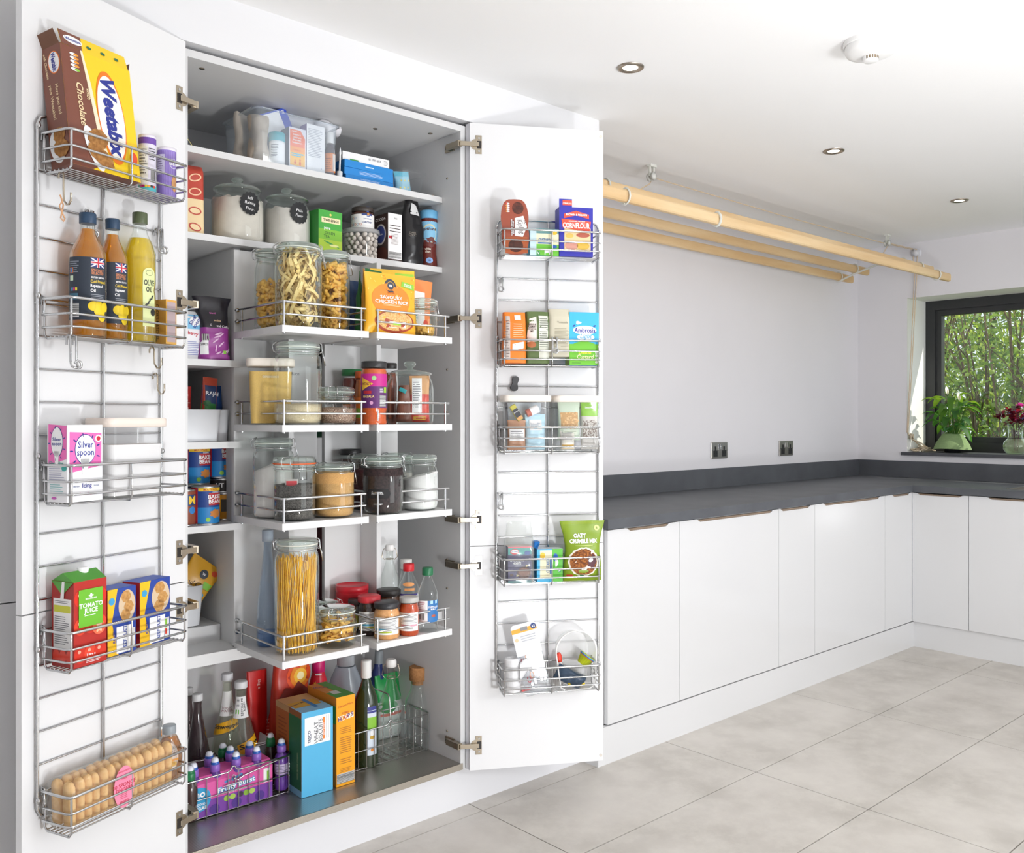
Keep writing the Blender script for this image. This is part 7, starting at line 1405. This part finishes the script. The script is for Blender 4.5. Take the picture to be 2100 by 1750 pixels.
b = B(); b.box(-q.w / 2, -q.d / 2 + .002, q.h, -q.w * .12, -q.d / 2 + .003, q.h + .026, mk('2f2fa8', .45)); f = Flat((-q.w / 2, -q.d / 2 + .002, q.h)); b.rect(f, q.w * .10, .006, q.w * .38, .022, mk('e4533c'), 1); b.text(f, 'CORNFLOUR', q.w * .24, .012, .005, W_(), 2, w=q.w * .26); child('open_tab', b, t)
# second basket
up = lambda v: 1 if v < .8 else 1 - (v - .8) * 2.2
z = FR[1]
def lines_p(col, x0=.1, x1=.9, y0=.45, y1=.85): return lambda b, f, w, h: (b.lines(f, w * x0, h * y0, w * x1, h * y1, 8, mk(col), 1, th=.3), b.rect(f, w * .12, h * .22, w * .85, h * .38, PAPER, 1))
zz = z + .022
dbag('pasta_bag', 'bright orange paper bag with a white lower label', 1030, 1077, .075, zz - .018, 641, 'ee7f22', expo=5, wp=lambda v: 1 - .05 * v, dp=up, crump=.003, pr=lambda b, f, w, h: (b.lines(f, w * .42, h * .45, w * .88, h * .78, 8, mk('f8d0a8'), 1, th=.3), b.poly(f, [(w * .38, h * .24), (w * .86, h * .29), (w * .86, h * .42), (w * .38, h * .37)], PAPER, 1), b.rect(f, w * .48, h * .84, w * .75, h * .94, PAPER, 1), b.rect(f, w * .01, h * .06, w * .28, h * .92, mk('c9bdb6'), 1), b.lines(f, w * .03, h * .1, w * .26, h * .85, 14, mk('8a7a74'), 2)), rough=.6, seed=2)
dbag('bread_mix_bag', 'olive green and white bread mix bag behind the orange bag', 1076, 1125, .065, zz - .018, 640, '5d7040', expo=5, wp=lambda v: 1 - .05 * v, dp=up, crump=.004, pr=lambda b, f, w, h: (b.rect(f, w * .52, h * .1, w * .97, h * .92, mk('dfe0d2'), 1), b.lines(f, w * .55, h * .3, w * .95, h * .88, 14, mk('6a7060'), 2), b.poly(f, [(w * .02, h * .4), (w * .42, h * .42), (w * .42, h * .9), (w * .1, h * .85)], mk('efe2da'), 1), b.text(f, 'GARLIC &\nROSEMARY\nFOCACCIA\nMIX', w * .23, h * .68, .006, mk('4a3a34'), 2, w=w * .34), b.ell(f, w * .22, h * .36, w * .18, h * .06, mk('b86a3c'), 2)), rough=.6, seed=3)
dbag('risotto_bag', 'tall beige paper bag behind the rim hook', 1122, 1167, .065, zz + .004, 635, 'cfc9b4', expo=6, wp=lambda v: 1 - .05 * v, dp=up, crump=.003, pr=lambda b, f, w, h: (b.text(f, 'Yosasafe', w * .6, h * .72, .007, mk('8a8672'), 1, bold=0), b.lines(f, w * .25, h * .2, w * .92, h * .6, 14, mk('9a947c'), 1, th=.3)), rough=.7, seed=4)
q = boxD(Rg, 1168, 1228, .088, FR[1], 640, .055)
def pr(b, F, L, T, w, d, h):
    b.rect(F, 0, 0, w, h * .40, mk('6fc22c'), 1); b.ell(F, w * .5, h * .32, w * .48, h * .13, mk('6fc22c'), 2); b.ell(F, w * .52, h * .66, w * .40, h * .085, W_(), 2); b.text(F, 'Ambrosia', w * .52, h * .66, .015, mk('2f2f9c'), 3, w=w * .72, bold=1); b.text(F, 'Light', w * .56, h * .535, .014, mk('3aa8d8'), 3, bold=.3, shear=.3); b.ell(F, w * .55, h * .53, w * .3, h * .06, W_(), 2); b.rect(F, w * .25, h * .455, w * .85, h * .475, mk('f09a6a'), 3)
    b.text(F, 'Devon', w * .52, h * .24, .011, mk('f3e83c'), 3, shear=.2); b.text(F, 'Custard', w * .54, h * .16, .013, mk('f3f0b8'), 3, w=w * .58, shear=.2); b.ell(F, w * .3, h * .80, w * .09, h * .03, W_(), 2, wav=(3, .2)); b.lines(F, w * .08, h * .03, w * .4, h * .05, 1, mk('2a5a2a'), 3)
    for x in (.15, .85): b.ell(F, w * x, h * .74, w * .05, h * .015, mk('2f3f9c'), 3, rot=.6)
    for k in range(4): b.ell(F, w * .92, h * (.06 + .06 * k), w * .05, h * .025, mk('e6f0dc'), 3)
carton('custard_box', 'tall sky blue custard powder box above a green band', 'box', q, {'body': '35b4e8', 'left': '8fae60'}, pr)
# canisters
def can2(label, pa, pb, yt):
    x0, _ = dl(Rg, pa, 870, .06); x1, _ = dl(Rg, pb, 870, .06); Pp = Rg.M @ Vector(((x0 + x1) / 2, -.052, 0)); q = Pl(); q.loc = (Pp.x, Pp.y, FR[2]); q.rz = Rg.a; q.r = .05; q.h = zat(yt, dep(Pp)) - FR[2]; canister(label, q, 'f3ebe1', None, 0, w=(x1 - x0) * .97, deep=.085); return q, (x1 - x0)
q1, w1_ = can2('clear cream-lidded canister of baking bits nearer the hinges', 1028, 1128, 811); q2, w2_ = can2('clear cream-lidded canister of seeds and nuts at the door edge', 1133, 1232, 812)
def inn(name, label, pa, pb, d, z, yt, col, **kw): loc, rz, w, h = bagD(Rg, pa, pb, d, z, yt); return bag(name, label, 'packet', loc, rz, w, .028, h, col, **kw)
zi = FR[2] + .006
inn('baking_packet', 'pale blue crumpled packet inside the baking canister', 1076, 1118, .062, zi, 850, 'bfe0ee', expo=2.4, crump=.005, seed=2, pr=lambda b, f, w, h: (b.rect(f, w * .2, h * .55, w * .8, h * .85, PAPER, 1), b.lines(f, w * .25, h * .6, w * .75, h * .8, 5, mk('8a9ab0'), 2)))
inn('nut_packet', 'brown and white packet low in the baking canister', 1040, 1078, .070, zi, 862, 'b98a6a', expo=2.4, crump=.006, seed=5, pr=lambda b, f, w, h: (b.rect(f, w * .1, h * .3, w * .9, h * .7, PAPER, 1), b.lines(f, w * .15, h * .35, w * .85, h * .65, 5, mk('55555c'), 2)))
inn('foil_packet', 'grey blue packet at the back of the baking canister', 1040, 1110, .030, zi, 826, 'c6cfd6', expo=3, crump=.003, seed=6)
x, zq = dl(Rg, 1058, 846, .072); Pp = Rg.M @ Vector((x, -.072, zq)); t = thing('flavour_bottle', 'small yellow flavouring bottle tilted inside the baking canister', 'bottle', tuple(Pp), Rg.a, ry=R(-32)); b = B(); b.rbox(-.010, -.009, -.028, .010, .009, .026, mk('c9c04a', .2, coat=.5), .003); child('bottle_body', b, t); b = B(); f = Flat((-.010, -.0092, -.028)); b.rect(f, .001, .012, .019, .040, mk('2a2c34'), 1); b.rect(f, .001, .002, .019, .014, mk('d9a05c'), 1); b.text(f, 'ALMOND', .010, .03, .003, W_(), 2); child('printed_label', b, t)
x, zq = dl(Rg, 1092, 843, .068); Pp = Rg.M @ Vector((x, -.068, zq)); t = thing('food_colour_pot', 'little white labelled pot of red colouring in the baking canister', 'pot', tuple(Pp), Rg.a, ry=R(66)); b = B(); b.lathe([(.012, -.022), (.013, -.02), (.013, .012)], mk('c4705c', .3), 18); child('pot', b, t); b = B(); b.lathe([(.0135, -.008), (.0135, .018), (.012, .02)], W_(), 18); child('lid', b, t)
def pnut(b, f, w, h):
    rg = random.Random(3); m = mk('d9b27a', .6)
    b.rect(f, w * .12, h * .30, w * .88, h * .70, mk('c9a06a'), 1)
    for k in range(110): b.ell(f, w * rg.uniform(.12, .88), h * rg.uniform(.30, .70), .0028, .0028, mk('e3bd86' if k % 2 else 'd0a066'), 2 + k % 4, 7)
    b.rect(f, w * .2, h * .12, w * .85, h * .26, mk('d4dcc8'), 2); b.lines(f, w * .25, h * .14, w * .8, h * .24, 3, mk('66704c'), 3)
inn('peanut_packet', 'clear packet of pale peanuts inside the seed canister', 1143, 1189, .068, zi + .03, 822, 'c9d8c4', expo=3, crump=.002, pr=pnut, seed=1)
inn('seed_packet', 'green topped packet of seeds inside the seed canister', 1190, 1226, .06, zi, 822, 'd6d2cc', expo=3, crump=.003, seed=3, twocol=(.72, mk('8cc23c', .4)), pr=lambda b, f, w, h: (b.text(f, 'Seed Mix', w * .5, h * .86, .006, PAPER, 1), b.rect(f, w * .1, h * .25, w * .9, h * .6, mk('8a7a70', .6, h2='e0dcd4', noisy=.3, scale=260, contrast=(.45, .55)), 1)))
inn('spice_sachet', 'small sachet with a yellow stripe at the bottom of the seed canister', 1148, 1178, .078, zi, 882, 'dcd8cc', expo=3, crump=.002, seed=8, pr=lambda b, f, w, h: (b.rect(f, w * .1, h * .05, w * .9, h * .25, mk('d9a83c'), 1), b.lines(f, w * .1, h * .35, w * .9, h * .9, 8, mk('77777c'), 1)))
inn('foil_bag', 'silvery crumpled bag beside the sachet in the seed canister', 1176, 1216, .05, zi, 868, 'd9d9de', expo=2.2, crump=.006, seed=9)
# fourth basket
q = boxD(Rg, 1042, 1090, .075, FR[3], 1122, .045)
def pr(b, F, L, T, w, d, h):
    b.rect(F, 0, h * .78, w, h * .96, mk('3aa8a0'), 1); b.rect(F, 0, h * .96, w, h, mk('e86a7a'), 1); b.ell(F, w * .28, h * .86, w * .19, h * .08, mk('d8303c'), 2); b.ell(F, w * .28, h * .87, w * .16, h * .045, W_(), 3); b.text(F, 'Dr. Oetker', w * .28, h * .87, .0035, mk('26449c'), 4, w=w * .27)
    b.text(F, 'CHOCOLATE\nHEARTS', w * .38, h * .58, .008, W_(), 2, w=w * .6); b.ell(F, w * .68, h * .27, w * .3, h * .17, mk('5a3228'), 2); b.ell(F, w * .68, h * .29, w * .24, h * .12, mk('8a5a48'), 3); b.ell(F, w * .8, h * .46, w * .1, h * .04, mk('e8d8a0'), 4, 3); b.ell(F, w * .4, h * .2, w * .09, h * .04, mk('e8d8a0'), 4, 3); b.ell(F, w * .15, h * .22, w * .08, h * .04, mk('4a2820'), 3); b.rect(F, 0, 0, w, h * .06, mk('2f7a80'), 2); b.ell(F, w * .82, h * .82, w * .13, h * .06, mk('3a5fa8'), 3)
carton('chocolate_hearts_box', 'teal and purple chocolate hearts box inside a clear bag', 'box', q, {'body': '3f3a6c', 'top': 'c9b4a4'}, pr)
loc, rz, w, h = bagD(Rg, 1034, 1094, .052, FR[3], 1071)
bag('clear_food_bag', 'crinkled clear bag around the chocolate hearts box', 'bag', loc, rz, w, .066, h, 'ffffff', expo=4, wp=lambda v: 1 - .0 * v if v < .6 else 1 - (v - .6) * .5, dp=lambda v: 1 if v < .55 else max(.05, 1 - (v - .55) * 2.2), crump=.005, freq=36, mat=glassmat('food_bag', (.95, .96, .95), .3, .14, (.85, .87, .86), .15), seed=6)
q = boxD(Rg, 1101, 1154, .078, FR[3], 1127, .045)
def pr(b, F, L, T, w, d, h):
    b.rect(F, w * .58, 0, w, h, mk('58b83a'), 1); b.rect(F, w * .12, h * .1, w * .58, h * .96, mk('f3eecb'), 1); b.text(F, 'CUSTARD', w * .42, h * .48, .009, mk('2a6fb8'), 2, R(90), w=h * .40); b.rect(F, w * .5, h * .24, w * .56, h * .70, mk('2a6fb8'), 2); b.ell(F, w * .22, h * .80, w * .10, h * .1, mk('f3c83c'), 2); b.ell(F, w * .76, h * .58, w * .06, h * .13, W_(), 2, wav=(3, .2)); b.ell(F, w * .72, h * .74, w * .09, h * .12, mk('2a5fb8'), 2); b.rect(F, w * .82, h * .28, w * .93, h * .40, mk('1f8a4c'), 2); b.text(F, 'V', w * .875, h * .34, .007, W_(), 3, R(90))
t = carton('custard_box', 'opened custard box lying on its side with a torn blue flap', 'box', q, {'body': '3ab0e0', 'top': 'cfd4d8'}, pr)
b = B(); b.T = Matrix.Translation((-q.w / 2, -q.d * .2, q.h)) @ Matrix.Rotation(R(-35), 4, 'Y'); b.loft([[(0, y, 0), (.022, y + .004, .014), (.008, y + .012, .022), (-.004, y + .012, .008)] for y in (-.02, 0, .02)], mk('1f74c4', .5), True, True, False); child('torn_flap', b, t)
def pr(b, f, w, h):
    b.text(f, 'OATY', w * .42, h * .76, .012, W_(), 2, w=w * .30, bold=2); b.text(f, 'CRUMBLE MIX', w * .5, h * .67, .012, W_(), 2, w=w * .66, bold=2); b.lines(f, w * .3, h * .59, w * .72, h * .61, 1, mk('d0dc80'), 2, rag=.05); b.ell(f, w * .49, h * .33, w * .36, h * .24, mk('efe6d8'), 2, 36, wav=(14, .03)); b.ell(f, w * .49, h * .33, w * .32, h * .215, mk('a8662c', .8, h2='6a3a1c', noisy=.3, scale=170, bump=.6, contrast=(.42, .58)), 3, 30)
    b.ell(f, w * .68, h * .34, w * .11, h * .11, mk('4a1424'), 4, wav=(5, .15)); b.ell(f, w * .66, h * .36, w * .06, h * .03, W_(), 5, rot=.5); b.ell(f, w * .84, h * .88, .009, .009, mk('d8e08c'), 2); b.text(f, '6', w * .84, h * .88, .008, mk('6a8a1c'), 3); b.rect(f, w * .10, h * .05, w * .38, h * .10, mk('b8c83c'), 2); b.rect(f, w * .10, h * .09, w * .24, h * .12, mk('c93a2c'), 3); b.rect(f, w * .41, h * .05, w * .50, h * .11, mk('1f8a4c'), 3)
    for k in range(7): b.rect(f, w * .03, h * (.95 + .006 * k), w * .97, h * (.952 + .006 * k), mk('a8bc1c'), 1)
loc, rz, w, h = bagD(Rg, 1151, 1236, .075, FR[3], 1069)
bag('crumble_mix_bag', 'green oaty crumble mix bag flaring at its sealed top', 'bag', loc, rz, w, .05, h, '7f9a1c', expo=2.4, wp=lambda v: (.92 if v < .5 else .92 + (v - .5) * .10) - .10 * math.exp(-((v - .55) / .2) ** 2) + (.12 * max(0, (v - .8) / .2)), dp=lambda v: min(1, .2 + v * 5) * max(.04, 1 - max(0, (v - .55) / .45) ** .8), crump=.003, pr=pr, seed=3)
# lowest basket
t = thing('kitchen_roll', 'roll of white bags with a loose end in the lowest basket', 'roll', (0, 0, 0)); Pp = Rg.M @ Vector((dl(Rg, 1051, 1380, .06)[0], -.06, 0)); t.location = (Pp.x, Pp.y, FR[4]); t.rotation_euler = (0, 0, Rg.a); rm = mk('f2f2f3', .55, bump=.6, scale=90)
b = B(); b.lathe([(.025, 0), (.026, .004), (.026, .10), (.024, .105), (.010, .106), (.009, .10)], rm, 26, scallop=(5, .03)); child('roll_body', b, t)
b = B(); L = []
for i in range(9):
    u = i / 8; ring = []
    for k in range(12): a = 2 * math.pi * k / 12; rr = (.020 - .012 * u) * (1 + .25 * math.sin(3 * a + u * 5)); ring.append((.018 + .042 * u, -.022 + rr * .6 * math.cos(a), .066 + .018 * math.sin(2.6 * u) + rr * 1.5 * math.sin(a)))
    L.append(ring)
b.loft(L, rm); child('loose_end', b, t)
x, zq = dl(Rg, 1106, 1425, .088); Pp = Rg.M @ Vector((x, -.088, 0)); hcl = zat(1273, dep(Pp)) - FR[4] + .004
t = thing('hook_clip_pack', 'clear blister pack of coloured hanging clips tilted in the lowest basket', 'clip pack', (Pp.x + .0, Pp.y, FR[4] - .004), Rg.a, ry=R(-13), rx=R(-5)); w, h = .083, hcl * .98
b = B(); b.rbox(-w / 2, -.004, 0, w / 2, .012, h * .56, glassmat('blister', (.93, .94, .96), .35, .08, (.85, .87, .9), .05), .004); child('blister', b, t)
b = B(); b.prism([(-w / 2, h * .56), (w / 2, h * .56), (w / 2, h - .008), (w / 2 - .008, h), (-w / 2 + .008, h), (-w / 2, h - .008)], 0, .001, mk('e9e9ec', .5)); f = Flat((-w / 2, 0, 0)); b.rect(f, 0, h * .88, w, h * .94, mk('f0a82c'), 1); b.rect(f, w * .36, h * .90, w * .64, h * .95, mk('88898c'), 2); b.ell(f, w * .88, h * .93, .009, .009, mk('26407c'), 3); b.text(f, 'x2', w * .88, h * .93, .007, W_(), 4); b.ell(f, w * .13, h * .79, .006, .006, mk('f6c9a0'), 2); b.lines(f, w * .3, h * .74, w * .9, h * .84, 3, mk('b9bbc2'), 2)
child('header_card', b, t)
for i, (x, z, c) in enumerate(((-.026, .42, 'd0344c'), (-.010, .47, 'e8903c'), (.018, .44, '3fae54'), (-.020, .16, 'd0343c'), (-.008, .21, 'e8903c'), (.012, .22, '3fae54'), (.026, .22, '3f8fd0'))):
    b = B(); b.tube([(x + .006 * math.cos(R(a)), .003, h * z + .014 + .010 * math.sin(R(a))) for a in range(-250, 71, 32)], .0014, mk(c, .4), 6); g_ = child('hanging_loop', b, t)
    b = B(); b.rbox(x + .001, .001, h * z - .016, x + .010, .006, h * z + .002, CHROME, .0015); child('metal_clip', b, g_)
# clear tub with odds and ends
x0, _ = dl(Rg, 1146, 1350, .085); x1, _ = dl(Rg, 1226, 1350, .085); Pp = Rg.M @ Vector(((x0 + x1) / 2, -.05, 0)); w = x1 - x0; h = zat(1290, dep(Pp)) - FR[4]
t = thing('round_ended_tub', 'frosted plastic tub stood on end holding odds and ends', 'tub', (Pp.x, Pp.y, FR[4]), Rg.a, ry=R(-3)); o = []
for a in range(180, -1, -12): o.append((w / 2 * math.cos(R(a)), h - w * .5 + w * .5 * math.sin(R(a))))
o += [(w / 2 * .86, .012), (w / 2 * .6, 0), (-w / 2 * .6, 0), (-w / 2 * .86, .012)]
b = B(); fr_ = glassmat('frosted', (.93, .93, .93), .2, .28, (.9, .89, .88), .2)
b.loft([[(x * .86, .028, .01 + z * .9) for x, z in o], [(x, -.034, z) for x, z in o]], fr_, True, False, True); b.loft([[(x, -.034, z) for x, z in o], [(x * 1.07, -.036, z * 1.03 - .002) for x, z in o], [(x * 1.07, -.032, z * 1.03 - .002) for x, z in o]], mk('e6e4e2', .4), False, False); child('wall', b, t)
wx, wz = Pp.x, Pp.y
def inD(x_, d_, z_): return tuple(Rg.M @ Vector((x_, -d_, z_)))
xm = (x0 + x1) / 2
bag('blue_liner_bag', 'crumpled navy plastic bag stuffed in the frosted tub', 'bag', inD(xm + .020, .062, FR[4] + .012), Rg.a, .05, .04, .098, '35475c', 3, crump=.007, seed=3, ry=R(-62), rough=.3)
t = thing('cupcake_cases', 'lime green silicone cupcake cases with a blue band', 'baking cases', inD(xm + .016, .066, FR[4] + .075), Rg.a, ry=R(38)); b = B(); lime = mk('c3cf1f', .5)
b.lathe([(.016, 0), (.026, .034), (.027, .034), (.0255, .031), (.015, .002)], lime, 48, cap1=False, scallop=(16, .035)); child('case', b, t)
b = B(); b.lathe([(.0255, .0285), (.0272, .030), (.0272, .032), (.026, .033)], mk('2f8fc8', .5), 40, cap0=False, cap1=False); b.lathe([(.0255, .0265), (.0265, .0272), (.027, .0285), (.0255, .0285)], mk('c94a6c', .5), 40, cap0=False, cap1=False); child('case_rim', b, t)
for i, (dx, c) in enumerate(((-.016, 'f0cf1c'), (-.004, 'e86a6c'), (.006, 'f0cf1c'))):
    t = thing('plastic_peg', ['yellow plastic bag peg lowest in the frosted tub', 'coral plastic bag peg between the yellow ones', 'second yellow plastic bag peg in the frosted tub'][i], 'peg', inD(xm + dx, .072, FR[4] + .016), Rg.a, ry=R(100 + 8 * i), group='bag pegs in the frosted tub'); b = B()
    b.rbox(-.008, -.005, -.018, .002, .005, .018, mk(c, .4), .002); child('jaw', b, t); b = B(); b.rbox(.003, -.005, -.014, .008, .005, .010, mk(c, .4), .002); child('jaw', b, t)
t = thing('glue_bottle', 'small bottle with a red nozzle between the clip pack and tub', 'bottle', inD(xm - .052, .035, FR[4]), Rg.a); b = B(); b.lathe([(.012, 0), (.013, .004), (.013, .07), (.008, .08)], mk('e8e4e0', .4), 18); child('bottle_body', b, t); b = B(); b.lathe([(.010, .078), (.011, .082), (.009, .10), (.004, .108)], mk('e0402c', .4), 16); child('nozzle', b, t)
t = thing('plastic_peg', 'coral plastic peg lying on the floor of the lowest basket', 'peg', inD(dl(Rg, 1078, 1400, .07)[0], .07, FR[4] + .005), Rg.a, ry=R(80), group='loose pegs'); b = B(); b.rbox(-.004, -.005, -.014, .004, .005, .014, mk('e05a5c', .4), .002); child('jaw', b, t)
